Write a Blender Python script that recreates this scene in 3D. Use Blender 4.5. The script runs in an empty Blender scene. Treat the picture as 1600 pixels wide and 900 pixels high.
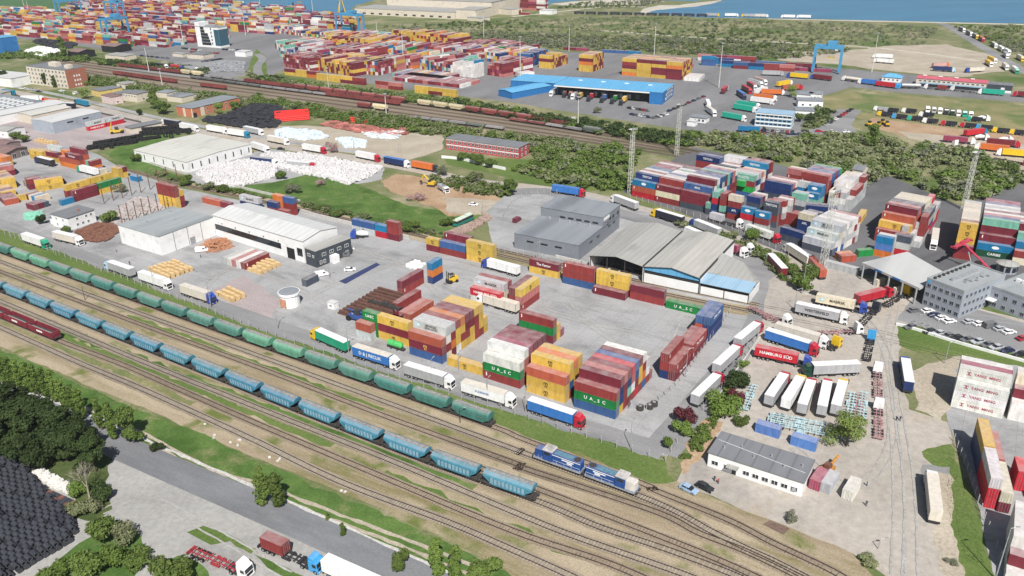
import bpy, math, random
import numpy as np
from mathutils import Matrix, Vector
random.seed(7); RNG = np.random.default_rng(11)
C = bpy.context.scene.collection
SC = bpy.context.scene
R = math.radians
# ---------------------------------------------------------------- survey of the site: picture point -> point on the ground
F, PITCH, ROLL, HC = 1274.43457, 0.433288437, -0.0130878745, 121.912
CP, SP, CR, SR = math.cos(PITCH), math.sin(PITCH), math.cos(ROLL), math.sin(ROLL)
def G(px, py, z=0.0):
    x, y = px - 800.0, py - 450.0
    a = CR * x + SR * y; b = -SR * x + CR * y
    u = -b / F; Y = CP + u * SP; Z = -SP + u * CP
    t = (z - HC) / Z
    return (a / F * t, Y * t)
def PX(X, Y, Z=0.0):
    Zc = Z - HC; d = Y * CP - Zc * SP; u = Y * SP + Zc * CP
    a = F * X / d; b = -F * u / d
    return (800 + CR * a - SR * b, 450 + SR * a + CR * b)
def yaw_of(a, b): return math.atan2(b[1] - a[1], b[0] - a[0])
YU = R(-31.8)                                            # the port's main axis
# ---------------------------------------------------------------- materials
MATS = {}
def nodes(m):
    m.use_nodes = True; nt = m.node_tree; nt.nodes.clear()
    o = nt.nodes.new('ShaderNodeOutputMaterial'); b = nt.nodes.new('ShaderNodeBsdfPrincipled')
    nt.links.new(b.outputs[0], o.inputs[0])
    return nt, b, o
def N(nt, t, **k):
    n = nt.nodes.new('ShaderNode' + t)
    for a, v in k.items():
        if a.startswith('i_'):
            n.inputs[a[2:].replace('_', ' ')].default_value = v
        else: setattr(n, a, v)
    return n
def mixc(nt, fac, a, b, mode='MIX'):
    n = nt.nodes.new('ShaderNodeMix'); n.data_type = 'RGBA'; n.blend_type = mode
    for s, v in ((n.inputs[0], fac), (n.inputs[6], a), (n.inputs[7], b)):
        if hasattr(v, 'links'): nt.links.new(v, s)
        elif isinstance(v, (int, float)): s.default_value = v
        else: s.default_value = (v[0], v[1], v[2], 1)
    return n.outputs[2]
def ramp(nt, src, lo, hi):
    n = N(nt, 'MapRange'); n.inputs[1].default_value = lo; n.inputs[2].default_value = hi
    nt.links.new(src, n.inputs[0]); return n.outputs[0]
def noise(nt, scale, vec=None, detail=4, rough=0.55, dist=0):
    n = N(nt, 'TexNoise'); n.inputs['Scale'].default_value = scale; n.inputs['Detail'].default_value = detail
    n.inputs['Roughness'].default_value = rough; n.inputs['Distortion'].default_value = dist
    if vec is not None: nt.links.new(vec, n.inputs['Vector'])
    return n.outputs['Fac']
def wpos(nt, rot=0.0, sc=(1, 1, 1)):
    g = N(nt, 'NewGeometry'); m = N(nt, 'Mapping'); m.inputs['Rotation'].default_value = (0, 0, -rot); m.inputs['Scale'].default_value = sc
    m.vector_type = 'POINT'
    if rot:
        m0 = N(nt, 'Mapping'); m0.inputs['Rotation'].default_value = (0, 0, -rot); nt.links.new(g.outputs['Position'], m0.inputs[0])
        m.inputs['Rotation'].default_value = (0, 0, 0); nt.links.new(m0.outputs[0], m.inputs[0])
    else: nt.links.new(g.outputs['Position'], m.inputs[0])
    return m.outputs[0]
def bump(nt, b, h, strength, dist):
    n = N(nt, 'Bump'); n.inputs['Strength'].default_value = strength; n.inputs['Distance'].default_value = dist
    nt.links.new(h, n.inputs['Height']); nt.links.new(n.outputs[0], b.inputs['Normal'])
def mat(name, col, rough=0.6, var=0.25, scale=1.5, metal=0.0, dirt=None, dscale=0.25, bmp=0.0, streak=False):
    """a surface of one base colour with uneven wear"""
    if name in MATS: return MATS[name]
    m = bpy.data.materials.new(name); nt, b, o = nodes(m); MATS[name] = m
    v = wpos(nt, 0, (1, 1, 0.25) if streak else (1, 1, 1))
    n1 = noise(nt, scale, v, 5)
    c = mixc(nt, ramp(nt, n1, 0.3, 0.7), [x * (1 - var) for x in col], [min(1, x * (1 + var)) for x in col])
    d = dirt if dirt is not None else [x * 0.45 for x in col]
    c = mixc(nt, ramp(nt, noise(nt, dscale, v, 6, 0.65), 0.55, 0.8), c, d)
    nt.links.new(c, b.inputs['Base Color']); b.inputs['Roughness'].default_value = rough; b.inputs['Metallic'].default_value = metal
    b.inputs['Specular IOR Level'].default_value = 0.3
    if bmp: bump(nt, b, noise(nt, scale * 6, v, 3), 0.5, bmp)
    return m
def paint(name, rough=0.5, dust=0.35, attr=False, wear=1.0, dustcol=(0.42, 0.38, 0.36), rust=0.35):
    """coat whose colour belongs to each object (object colour, or a face colour for merged stuff)"""
    if name in MATS: return MATS[name]
    m = bpy.data.materials.new(name); nt, b, o = nodes(m); MATS[name] = m
    if attr:
        a = N(nt, 'Attribute'); a.attribute_name = 'paint'; col = a.outputs['Color']
    else:
        oi = N(nt, 'ObjectInfo'); col = oi.outputs['Color']
    v = wpos(nt, 0, (1, 1, 0.3))
    n1 = noise(nt, 0.9, v, 6, 0.65)
    c = mixc(nt, ramp(nt, n1, 0.35, 0.75), mixc(nt, 1.0, col, (1.12, 1.1, 1.1), 'MULTIPLY'), mixc(nt, 1.0, col, (1 - 0.34 * wear,) * 3, 'MULTIPLY'))
    g = N(nt, 'NewGeometry'); sx = N(nt, 'SeparateXYZ'); nt.links.new(g.outputs['Normal'], sx.inputs[0])
    up = ramp(nt, sx.outputs[2], 0.6, 0.9)
    mu = N(nt, 'Math', operation='MULTIPLY'); nt.links.new(up, mu.inputs[0])
    nt.links.new(ramp(nt, noise(nt, 0.35, wpos(nt), 5, 0.6), 0.2, 0.8), mu.inputs[1])
    mu2 = N(nt, 'Math', operation='MULTIPLY'); nt.links.new(mu.outputs[0], mu2.inputs[0]); mu2.inputs[1].default_value = dust * 1.7
    c = mixc(nt, mu2.outputs[0], c, dustcol)
    rs = ramp(nt, noise(nt, 1.7, v, 8, 0.7), 0.66, 0.78)
    mr = N(nt, 'Math', operation='MULTIPLY'); nt.links.new(rs, mr.inputs[0]); mr.inputs[1].default_value = rust
    c = mixc(nt, mr.outputs[0], c, (0.13, 0.07, 0.05))
    nt.links.new(c, b.inputs['Base Color']); b.inputs['Roughness'].default_value = rough; b.inputs['Specular IOR Level'].default_value = 0.35
    return m
def flat(name, col, rough=0.6, metal=0.0, spec=0.3):
    if name in MATS: return MATS[name]
    m = bpy.data.materials.new(name); nt, b, o = nodes(m); MATS[name] = m
    v = wpos(nt); c = mixc(nt, noise(nt, 2.0, v, 3), [x * 0.85 for x in col], [min(1, x * 1.12) for x in col])
    nt.links.new(c, b.inputs['Base Color']); b.inputs['Roughness'].default_value = rough; b.inputs['Metallic'].default_value = metal
    b.inputs['Specular IOR Level'].default_value = spec
    return m
PAINT = paint('weathered_paint'); PAINTC = paint('container_paint', 0.5, 0.36, rust=0.5, dustcol=(.46, .41, .39)); PAINTA = paint('container_paint_mass', 0.55, 0.52, attr=True, rust=0.5, dustcol=(.48, .42, .41))
CARP = paint('car_paint', 0.22, 0.08, rust=0.0, wear=0.3); TRKP = paint('truck_paint', 0.3, 0.15, rust=0.03, wear=0.5)
ROOFP = paint('sheet_roof_paint', 0.6, 0.1, rust=0.06, wear=0.9)
WAGP = paint('wagon_paint', 0.65, 0.42, rust=0.6, dustcol=(0.34, 0.3, 0.28))
GLASS = flat('dark_glass', (0.02, 0.025, 0.03), 0.08, 0, 0.6)
BLACK = flat('black_rubber', (0.018, 0.018, 0.018), 0.8); DARK = mat('dark_steel', (0.05, 0.045, 0.042), 0.7)
STEEL = mat('galvanised_steel', (0.36, 0.37, 0.38), 0.5, metal=0.3); RUST = mat('rusty_steel', (0.16, 0.075, 0.05), 0.85, 0.4)
WHITE = flat('white_paint', (0.74, 0.74, 0.72), 0.5); YELLOW = flat('yellow_paint', (0.62, 0.4, 0.03), 0.5)
# ---------------------------------------------------------------- mesh building
class MB:
    def __init__(s): s.v = []; s.f = []; s.m = []; s.c = []
    def face(s, pts, m=0, c=None):
        i = len(s.v); s.v += [tuple(p) for p in pts]; s.f.append(tuple(range(i, i + len(pts)))); s.m.append(m); s.c.append(c)
    def box(s, x0, x1, y0, y1, z0, z1, m=0, c=None, top=None, ends=None):
        i = len(s.v)
        s.v += [(x0, y0, z0), (x1, y0, z0), (x1, y1, z0), (x0, y1, z0), (x0, y0, z1), (x1, y0, z1), (x1, y1, z1), (x0, y1, z1)]
        t = m if top is None else top; e = m if ends is None else ends
        for q, mm in (((0, 3, 2, 1), m), ((4, 5, 6, 7), t), ((0, 1, 5, 4), m), ((2, 3, 7, 6), m), ((1, 2, 6, 5), e), ((3, 0, 4, 7), e)):
            s.f.append(tuple(i + k for k in q)); s.m.append(mm); s.c.append(c)
        return s
    def xbox(s, o, yaw, x0, x1, y0, y1, z0, z1, m=0, c=None):
        k = len(s.v); s.box(x0, x1, y0, y1, z0, z1, m, c); s.rot(k, o, yaw); return s
    def rot(s, k, o, yaw):
        cy, sy = math.cos(yaw), math.sin(yaw); oz = o[2] if len(o) > 2 else 0
        s.v[k:] = [(o[0] + cy * x - sy * y, o[1] + sy * x + cy * y, z + oz) for x, y, z in s.v[k:]]
    def cyl(s, p0, p1, r, n=8, r2=None, m=0, caps=True, c=None):
        p0 = Vector(p0); p1 = Vector(p1); d = (p1 - p0).normalized(); a = d.orthogonal().normalized(); b = d.cross(a); r2 = r if r2 is None else r2
        i = len(s.v)
        for k in range(n):
            t = 2 * math.pi * k / n; q = a * math.cos(t) + b * math.sin(t)
            s.v.append(tuple(p0 + q * r)); s.v.append(tuple(p1 + q * r2))
        for k in range(n):
            j = (k + 1) % n
            s.f.append((i + 2 * k, i + 2 * j, i + 2 * j + 1, i + 2 * k + 1)); s.m.append(m); s.c.append(c)
        if caps:
            s.f.append(tuple(i + 2 * k for k in range(n))[::-1]); s.m.append(m); s.c.append(c)
            s.f.append(tuple(i + 2 * k + 1 for k in range(n))); s.m.append(m); s.c.append(c)
        return s
    def prism(s, poly, z0, z1, m=0, top=None):
        """vertical walls over a ground polygon (counter-clockwise)"""
        n = len(poly); i = len(s.v); s.v += [(p[0], p[1], z0) for p in poly] + [(p[0], p[1], z1) for p in poly]
        for k in range(n):
            j = (k + 1) % n; s.f.append((i + k, i + j, i + n + j, i + n + k)); s.m.append(m); s.c.append(None)
        s.f.append(tuple(i + n + k for k in range(n))); s.m.append(m if top is None else top); s.c.append(None)
        s.f.append(tuple(i + k for k in range(n))[::-1]); s.m.append(m); s.c.append(None)
        return s
    def extr(s, prof, y0, y1, m=0, cap=None):
        """profile in (x, z), counter-clockwise seen from -y, extruded along y"""
        n = len(prof); i = len(s.v); s.v += [(p[0], y0, p[1]) for p in prof] + [(p[0], y1, p[1]) for p in prof]
        for k in range(n):
            j = (k + 1) % n; s.f.append((i + k, i + n + k, i + n + j, i + j)); s.m.append(m if not isinstance(m, (list, tuple)) else m[k]); s.c.append(None)
        cm = cap if cap is not None else (m if not isinstance(m, (list, tuple)) else 0)
        s.f.append(tuple(i + k for k in range(n))); s.m.append(cm); s.c.append(None)
        s.f.append(tuple(i + n + k for k in range(n))[::-1]); s.m.append(cm); s.c.append(None)
        return s
    def mesh(s, name, mats, smooth=False):
        me = bpy.data.meshes.new(name); me.from_pydata(s.v, [], s.f)
        for m in mats: me.materials.append(m)
        if len(mats) > 1: me.polygons.foreach_set('material_index', s.m)
        if any(c is not None for c in s.c):
            at = me.color_attributes.new('paint', 'FLOAT_COLOR', 'CORNER'); buf = []
            for f, c in zip(s.f, s.c): buf += list((c or (0.5, 0.5, 0.5)) + (1.0,)) * len(f)
            at.data.foreach_set('color', buf)
        if smooth: me.polygons.foreach_set('use_smooth', [True] * len(s.f))
        me.update(); return me
    def obj(s, name, mats, parent=None, color=None, smooth=False):
        return put(name, s.mesh(name, mats if isinstance(mats, (list, tuple)) else [mats], smooth), parent, color=color)
def put(name, me, parent=None, loc=(0, 0, 0), yaw=0.0, color=None, scale=None):
    o = bpy.data.objects.new(name, me); C.objects.link(o); o.location = (loc[0], loc[1], loc[2] if len(loc) > 2 else 0); o.rotation_euler = (0, 0, yaw)
    if parent is not None: o.parent = parent
    if color is not None: o.color = (color[0], color[1], color[2], 1)
    if scale is not None: o.scale = scale if hasattr(scale, '__len__') else (scale,) * 3
    return o
LABELS = {}
def tag(o, label, cat, group=None):
    o['label'] = label; o['category'] = cat
    if group: o['group'] = group
    LABELS.setdefault(label, []).append(o.name); return o
def thing(name, loc, yaw, label, cat, group=None):
    o = bpy.data.objects.new(name, None); C.objects.link(o); o.empty_display_size = 0.5
    o.location = (loc[0], loc[1], loc[2] if len(loc) > 2 else 0); o.rotation_euler = (0, 0, yaw)
    return tag(o, label, cat, group)
def struct(o, kind='structure'): o['kind'] = kind; return o
def np_mesh(name, V, k, mats, attr=None):
    """V: (n, k, 3) array of separate k-gons"""
    n = len(V); me = bpy.data.meshes.new(name); me.vertices.add(n * k); me.vertices.foreach_set('co', np.asarray(V, np.float32).ravel())
    me.loops.add(n * k); me.loops.foreach_set('vertex_index', np.arange(n * k, dtype=np.int32))
    me.polygons.add(n); me.polygons.foreach_set('loop_start', np.arange(0, n * k, k, dtype=np.int32))
    for m in mats: me.materials.append(m)
    me.update(calc_edges=True); me.validate(); return me
ORD = ['first', 'second', 'third', 'fourth', 'fifth', 'sixth', 'seventh', 'eighth', 'ninth', 'tenth', 'eleventh', 'twelfth', 'thirteenth', 'fourteenth', 'fifteenth', 'sixteenth', 'seventeenth', 'eighteenth', 'nineteenth', 'twentieth', 'twenty-first', 'twenty-second', 'twenty-third', 'twenty-fourth', 'twenty-fifth', 'twenty-sixth', 'twenty-seventh', 'twenty-eighth', 'twenty-ninth', 'thirtieth']
_TXT = {}
FONT = None
def text_mesh(s, size, mats, depth=0.0, narrow=1.0):
    key = (s, size, mats[0].name, narrow)
    if key in _TXT: return _TXT[key]
    cu = bpy.data.curves.new('lettering', 'FONT'); cu.body = s; cu.size = size; cu.align_x = 'CENTER'; cu.align_y = 'CENTER'; cu.extrude = 0.006; cu.offset = 0.018 * size; cu.space_line = 0.8; cu.resolution_u = 2
    ob = bpy.data.objects.new('lettering_source', cu); C.objects.link(ob)
    dg = bpy.context.evaluated_depsgraph_get(); dg.update()
    me = bpy.data.meshes.new_from_object(ob.evaluated_get(dg)); me.materials.clear()
    for m in mats: me.materials.append(m)
    bpy.data.objects.remove(ob); bpy.data.curves.remove(cu)
    me.transform(Matrix.Rotation(math.pi / 2, 4, 'X') @ Matrix.Diagonal((narrow, 1, 1, 1)))      # stands in the xz plane, read from -y
    _TXT[key] = me; return me
def lettering(parent, s, size, m, x, y, z, yaw=0.0, narrow=1.0):
    return put('lettering', text_mesh(s, size, [m], narrow=narrow), parent, (x, y, z), yaw)
# ================================================================ SETTING: ground sheets, roads, water, tracks
def ground(name, a, b, patch=None, amt=0.5, sc=0.12, fine=1.6, rot=None, stretch=1.0, slabs=None, stains=0.0, bm=0.05, rough=0.9, fa=0.75, patch2=None, amt2=0.5, sc2=0.03):
    if name in MATS: return MATS[name]
    m = bpy.data.materials.new(name); nt, bs, o = nodes(m); MATS[name] = m
    v = wpos(nt); vd = wpos(nt, rot if rot is not None else 0.0, (1.0 / stretch, 1, 1)) if stretch != 1 else v
    c = mixc(nt, ramp(nt, noise(nt, sc, vd, 6, 0.62), 0.32, 0.68), a, b)
    if patch is not None:
        c = mixc(nt, ramp(nt, noise(nt, sc * 0.55, vd, 7, 0.68, 0.6), 1 - amt - 0.06, 1 - amt + 0.1), c, patch)
    if patch2 is not None:
        c = mixc(nt, ramp(nt, noise(nt, sc2, v, 6, 0.6, 0.4), 1 - amt2 - 0.05, 1 - amt2 + 0.08), c, patch2)
    f = noise(nt, fine, v, 6, 0.75)
    c = mixc(nt, fa, c, mixc(nt, ramp(nt, f, 0.25, 0.75), (0.48, 0.48, 0.48), (1.5, 1.5, 1.5)), 'MULTIPLY')
    if stains:
        s = ramp(nt, noise(nt, 0.07, wpos(nt, rot or 0, (0.35, 1, 1)), 8, 0.7, 1.2), 0.52, 0.75)
        ml = N(nt, 'Math', operation='MULTIPLY'); nt.links.new(s, ml.inputs[0]); ml.inputs[1].default_value = stains
        c = mixc(nt, ml.outputs[0], c, [x * 0.42 for x in a])
        s2 = ramp(nt, noise(nt, 0.5, wpos(nt, rot or 0, (0.04, 1, 1)), 5, 0.7, 0.3), 0.6, 0.72)      # wheel tracks
        m2 = N(nt, 'Math', operation='MULTIPLY'); nt.links.new(s2, m2.inputs[0]); m2.inputs[1].default_value = stains * 0.6
        c = mixc(nt, m2.outputs[0], c, [x * 0.5 for x in a])
    if slabs:
        br = N(nt, 'TexBrick'); br.inputs['Scale'].default_value = 1.0; br.inputs['Mortar Size'].default_value = 0.05; br.inputs['Brick Width'].default_value = slabs; br.inputs['Row Height'].default_value = slabs
        br.inputs['Color1'].default_value = (0, 0, 0, 1); br.inputs['Color2'].default_value = (0.22, 0.22, 0.22, 1); br.inputs['Mortar'].default_value = (1, 1, 1, 1); br.offset = 0
        nt.links.new(wpos(nt, rot or 0), br.inputs['Vector'])
        ml = N(nt, 'Math', operation='MULTIPLY'); nt.links.new(br.outputs['Color'], ml.inputs[0]); ml.inputs[1].default_value = 0.55
        c = mixc(nt, ml.outputs[0], c, [x * 0.45 for x in a])
    nt.links.new(c, bs.inputs['Base Color']); bs.inputs['Roughness'].default_value = rough; bs.inputs['Specular IOR Level'].default_value = 0.15
    if bm: bump(nt, bs, f, 0.6, bm)
    return m
M_SCRUB = ground('scrub_ground', (0.125, 0.145, 0.06), (0.19, 0.19, 0.095), (0.31, 0.265, 0.175), 0.44, 0.05, 0.9, patch2=(0.085, 0.125, 0.035), amt2=0.45, sc2=0.02)
M_LUSH = ground('lush_grass', (0.06, 0.118, 0.026), (0.11, 0.175, 0.045), (0.215, 0.20, 0.10), 0.40, 0.16, 1.6, bm=0.15, patch2=(0.05, 0.10, 0.02), amt2=0.45, sc2=0.05)
M_MEADOW = ground('rough_meadow', (0.08, 0.13, 0.03), (0.13, 0.17, 0.05), (0.26, 0.24, 0.12), 0.36, 0.07, 1.2, bm=0.15, rot=YU, stretch=2.5)
M_DRY = ground('dry_grass', (0.16, 0.16, 0.07), (0.25, 0.22, 0.11), (0.34, 0.28, 0.17), 0.4, 0.05, 1.0, patch2=(0.11, 0.15, 0.05), amt2=0.45)
M_SOIL = ground('bare_soil', (0.30, 0.19, 0.115), (0.40, 0.29, 0.19), (0.20, 0.19, 0.09), 0.25, 0.08, 1.0)
M_TAN = ground('dusty_lot', (0.32, 0.272, 0.21), (0.42, 0.37, 0.295), (0.25, 0.215, 0.165), 0.35, 0.07, 1.2)
M_GRAVEL = ground('rail_gravel', (0.26, 0.205, 0.135), (0.385, 0.32, 0.225), (0.165, 0.145, 0.06), 0.43, 0.16, 2.5, rot=YU, stretch=7.0, bm=0.1, patch2=(0.125, 0.145, 0.04), amt2=0.42, sc2=0.07)
M_BALLAST = ground('track_ballast', (0.225, 0.18, 0.13), (0.31, 0.256, 0.19), (0.135, 0.108, 0.08), 0.42, 0.09, 3.0, rot=YU, stretch=8.0, bm=0.08)
M_OLDBAL = ground('old_ballast', (0.17, 0.135, 0.10), (0.25, 0.20, 0.15), (0.13, 0.14, 0.06), 0.40, 0.08, 2.0, rot=R(-17), stretch=6.0)
M_CONC = ground('yard_concrete', (0.285, 0.283, 0.282), (0.375, 0.372, 0.37), (0.215, 0.213, 0.212), 0.42, 0.05, 1.3, rot=YU, slabs=6.0, stains=0.7, bm=0.02, fa=0.38)
M_PAVE = ground('pinkish_paving', (0.30, 0.25, 0.245), (0.38, 0.33, 0.325), (0.25, 0.21, 0.21), 0.4, 0.12, 2.0, rot=YU, stretch=4.0, stains=0.4, bm=0.02)
M_ASPH = ground('old_asphalt', (0.20, 0.198, 0.2), (0.27, 0.267, 0.265), (0.155, 0.155, 0.16), 0.42, 0.06, 1.8, rot=YU, stretch=4.0, stains=0.35, bm=0.02, fa=0.4)
M_DASPH = ground('dark_asphalt', (0.10, 0.10, 0.105), (0.15, 0.15, 0.153), (0.08, 0.08, 0.085), 0.42, 0.05, 1.5, rot=R(45), stretch=3.0, stains=0.3, bm=0.02, fa=0.4)
M_TASPH = ground('terminal_asphalt', (0.155, 0.155, 0.16), (0.215, 0.21, 0.21), (0.12, 0.12, 0.125), 0.4, 0.03, 0.6, rot=R(60), stretch=3.0, stains=0.3, bm=0.0, fa=0.4)
M_DUST = ground('dusty_roadway', (0.345, 0.31, 0.272), (0.40, 0.363, 0.32), (0.285, 0.265, 0.24), 0.38, 0.035, 0.5, rot=R(75), stretch=2.0, stains=0.35, patch2=(.36, .31, .25), amt2=.42, sc2=.025, bm=0, fa=0.45)
M_LOT = ground('pale_lot', (0.29, 0.282, 0.265), (0.35, 0.34, 0.32), (0.225, 0.222, 0.215), 0.38, 0.05, 0.8, stains=0.3, bm=0.02, fa=0.38)
M_SAND = ground('pale_sand', (0.40, 0.37, 0.31), (0.52, 0.48, 0.41), (0.22, 0.21, 0.14), 0.35, 0.04, 0.8)
M_KERB = ground('kerb_stone', (0.42, 0.41, 0.38), (0.52, 0.50, 0.47), None, sc=0.5)
def area(me_pts):
    return sum(a[0] * b[1] - b[0] * a[1] for a, b in zip(me_pts, me_pts[1:] + me_pts[:1]))
LV = [0]
def zone(name, px, m, jit=0.6, step=3.0, lvl=None, world=False):
    """one flat sheet with a slightly ragged edge"""
    LV[0] += 1; z = 0.0016 * LV[0] if lvl is None else lvl
    P = [tuple(p) if world else G(*p) for p in px]; out = []
    rr = random.Random(len(px) * 7 + LV[0])
    for a, b in zip(P, P[1:] + P[:1]):
        L = math.hypot(b[0] - a[0], b[1] - a[1]); n = max(1, min(80, int(L / step))) if jit else 1
        nx, ny = -(b[1] - a[1]) / (L + 1e-6), (b[0] - a[0]) / (L + 1e-6); j = 0
        for k in range(n):
            t = k / n; j = 0.55 * j + rr.uniform(-jit, jit) if (k and jit) else 0
            out.append((a[0] + (b[0] - a[0]) * t + nx * j, a[1] + (b[1] - a[1]) * t + ny * j))
    if area(out) < 0: out.reverse()
    mb = MB(); mb.face([(x, y, z) for x, y in out]); return struct(mb.obj(name, m))
def smooth_line(pts, n=6):
    out = []; P = [pts[0]] + list(pts) + [pts[-1]]
    for i in range(1, len(P) - 2):
        a, b, c, d = P[i - 1], P[i], P[i + 1], P[i + 2]
        for k in range(n):
            t = k / n
            out.append(tuple(0.5 * (2 * b[q] + (c[q] - a[q]) * t + (2 * a[q] - 5 * b[q] + 4 * c[q] - d[q]) * t * t + (3 * b[q] - a[q] - 3 * c[q] + d[q]) * t ** 3) for q in (0, 1)))
    out.append(tuple(P[-2])); return out
def offs(line, d):
    out = []
    for i, p in enumerate(line):
        a = line[max(0, i - 1)]; b = line[min(len(line) - 1, i + 1)]; L = math.hypot(b[0] - a[0], b[1] - a[1]) + 1e-9
        dd = d[i] if hasattr(d, '__len__') else d
        out.append((p[0] - (b[1] - a[1]) / L * dd, p[1] + (b[0] - a[0]) / L * dd))
    return out
def ribbon(name, px, w, m, jit=0.0, n=6, world=False, rag=None):
    LV[0] += 1; z = 0.0016 * LV[0]
    P = smooth_line([p if world else G(*p) for p in px], n)
    if jit: P = dense(P, 2.5)
    rr = random.Random(LV[0]); wl = [w / 2 + (rr.uniform(-jit, jit) if jit else 0) for _ in P]; wr = [-(w / 2 + (rr.uniform(-jit, jit) if jit else 0)) for _ in P]
    A, B = offs(P, wl), offs(P, wr); mb = MB()
    for i in range(len(P) - 1): mb.face([(*B[i], z), (*B[i + 1], z), (*A[i + 1], z), (*A[i], z)])
    return struct(mb.obj(name, m))
def dense(P, step):
    out = []
    for a, b in zip(P, P[1:]):
        L = math.hypot(b[0] - a[0], b[1] - a[1]); k = max(1, int(L / step))
        out += [(a[0] + (b[0] - a[0]) * i / k, a[1] + (b[1] - a[1]) * i / k) for i in range(k)]
    return out + [P[-1]]
def strip(name, px, w, h, m, n=6, z0=0.0):
    """a low kerb or wall of real height along a line"""
    P = smooth_line([G(*p) for p in px], n); A, B = offs(P, w / 2), offs(P, -w / 2); mb = MB()
    for i in range(len(P) - 1):
        a0, a1, b0, b1 = A[i], A[i + 1], B[i], B[i + 1]
        mb.face([(*b0, h), (*b1, h), (*a1, h), (*a0, h)]); mb.face([(*b0, z0), (*b1, z0), (*b1, h), (*b0, h)]); mb.face([(*a1, z0), (*a0, z0), (*a0, h), (*a1, h)])
    return mb.obj(name, m)
gb = MB(); gb.face([(-3500, -300, 0), (3500, -300, 0), (3500, 6000, 0), (-3500, 6000, 0)]); struct(gb.obj('ground', M_SCRUB))
# water
msea = bpy.data.materials.new('sea_water'); nt, bs, o_ = nodes(msea)
vv = wpos(nt, R(10), (0.25, 1, 1)); nz = noise(nt, 0.03, vv, 5, 0.6)
cc = mixc(nt, ramp(nt, nz, 0.3, 0.7), (0.045, 0.155, 0.26), (0.07, 0.20, 0.315)); nt.links.new(cc, bs.inputs['Base Color']); bs.inputs['Roughness'].default_value = 0.35; bs.inputs['Specular IOR Level'].default_value = 0.3
bump(nt, bs, noise(nt, 0.25, vv, 4), 0.4, 0.4)
zone('sea', [(1900, 52), (1600, 37), (1400, 32.5), (1200, 28.5), (1100, 27.5), (1010, 20.5), (1024, 16), (1055, 13), (1085, 10.5), (1110, 6), (1132, 0), (1150, -14), (1120, -70), (2300, -70)], msea, 2, 12)
zone('sea', [(338, 8), (400, 12), (470, 18), (540, 20), (556, 8), (600, -4), (740, -1), (790, 10), (850, 12), (862, 5), (900, 1), (930, -3), (1000, -3), (1050, 1), (1085, 2), (1108, -3), (1138, -13), (1100, -70), (-200, -70), (200, -22), (330, -2)], msea, 2, 12)
zone('field', [(-300, 12), (0, 16), (88, 20), (112, 0), (160, -12), (-400, -22)], ground('far_meadow', (0.05, 0.115, 0.045), (0.07, 0.145, 0.055), (0.09, 0.15, 0.07), 0.4, 0.02, 0.3, bm=0), 2, 12)
zone('beach', [(1000, 20), (1004, 14), (1030, 8), (1060, 8), (1100, 3), (1128, 0), (1112, 6), (1085, 10.5), (1055, 13), (1024, 16), (1010, 20.5)], M_SAND, 1.5, 6)
zone('beach', [(862, 6), (900, 2), (960, -1), (1040, 2), (1000, 7), (930, 8), (900, 10)], M_SAND, 3, 8)
zone('beach', [(1600, 37.5), (1400, 33), (1200, 29), (1200, 30), (1400, 34.4), (1600, 39)], M_SAND, 0.8, 8)
# far container terminal, customs yards
zone('terminal_pavement', [(-120, 14), (0, 17), (90, 20), (112, 3), (200, -8), (330, 4), (430, 16), (520, 22), (556, 30), (590, 58), (700, 68), (790, 76), (905, 82), (975, 82), (1090, 90), (1200, 97), (1330, 108), (1440, 118), (1600, 148), (1750, 168), (1750, 186), (1600, 160), (1400, 144), (1330, 136), (1285, 150), (1265, 172), (1250, 206), (1180, 213), (1100, 207), (1000, 192), (940, 183), (800, 160), (720, 150), (640, 140), (560, 128), (440, 110), (420, 122), (398, 124), (380, 114), (330, 110), (200, 84), (60, 62), (-120, 56)], M_TASPH, 0.5, 10)
zone('grass', [(400, 76), (415, 88), (417, 116), (398, 123), (384, 116)], M_MEADOW)
ribbon('road', [(408, 125), (402, 105), (410, 92), (402, 84)], 7, M_ASPH)
zone('dirt_lot', [(1222, 78), (1300, 84), (1380, 72), (1480, 69), (1560, 88), (1570, 112), (1500, 120), (1400, 112), (1300, 100), (1215, 94)], M_TAN, 2, 6)
zone('dirt_lot', [(1262, 160), (1330, 142), (1600, 165), (1700, 180), (1700, 235), (1560, 215), (1420, 200), (1330, 182)], M_DRY, 1, 6)
zone('dirt_lot', [(1352, 196), (1365, 184), (1440, 194), (1530, 206), (1620, 214), (1640, 240), (1520, 232), (1420, 214)], M_SOIL, 1, 5)
zone('yard', [(1400, 205), (1500, 214), (1620, 228), (1640, 290), (1560, 250), (1480, 232), (1420, 216)], M_TAN, 1, 5)
zone('car_park', [(1262, 205), (1308, 170), (1346, 172), (1330, 196), (1340, 206), (1250, 214), (1160, 214), (1170, 205)], M_ASPH, 0.5, 5)
ribbon('road', [(1466, 36), (1482, 41), (1530, 70), (1570, 94), (1640, 132)], 10, M_ASPH)
ribbon('path', [(930, 47), (1060, 56.5), (1200, 65), (1300, 70), (1400, 78), (1530, 95)], 5, M_SAND, 1.2)
ribbon('path', [(800, 26), (860, 20), (920, 13), (960, 10), (1010, 11)], 6, M_SAND, 1.5)
# railway corridor in the middle distance
zone('railway_bed', [(90, 90), (160, 100), (300, 117), (420, 132), (560, 150), (700, 168), (830, 186), (930, 205), (1060, 222), (1110, 236), (1000, 232), (900, 220), (780, 204), (640, 185), (500, 168), (400, 157), (280, 142), (180, 128), (100, 112)], M_OLDBAL, 1.0, 6)
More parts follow.
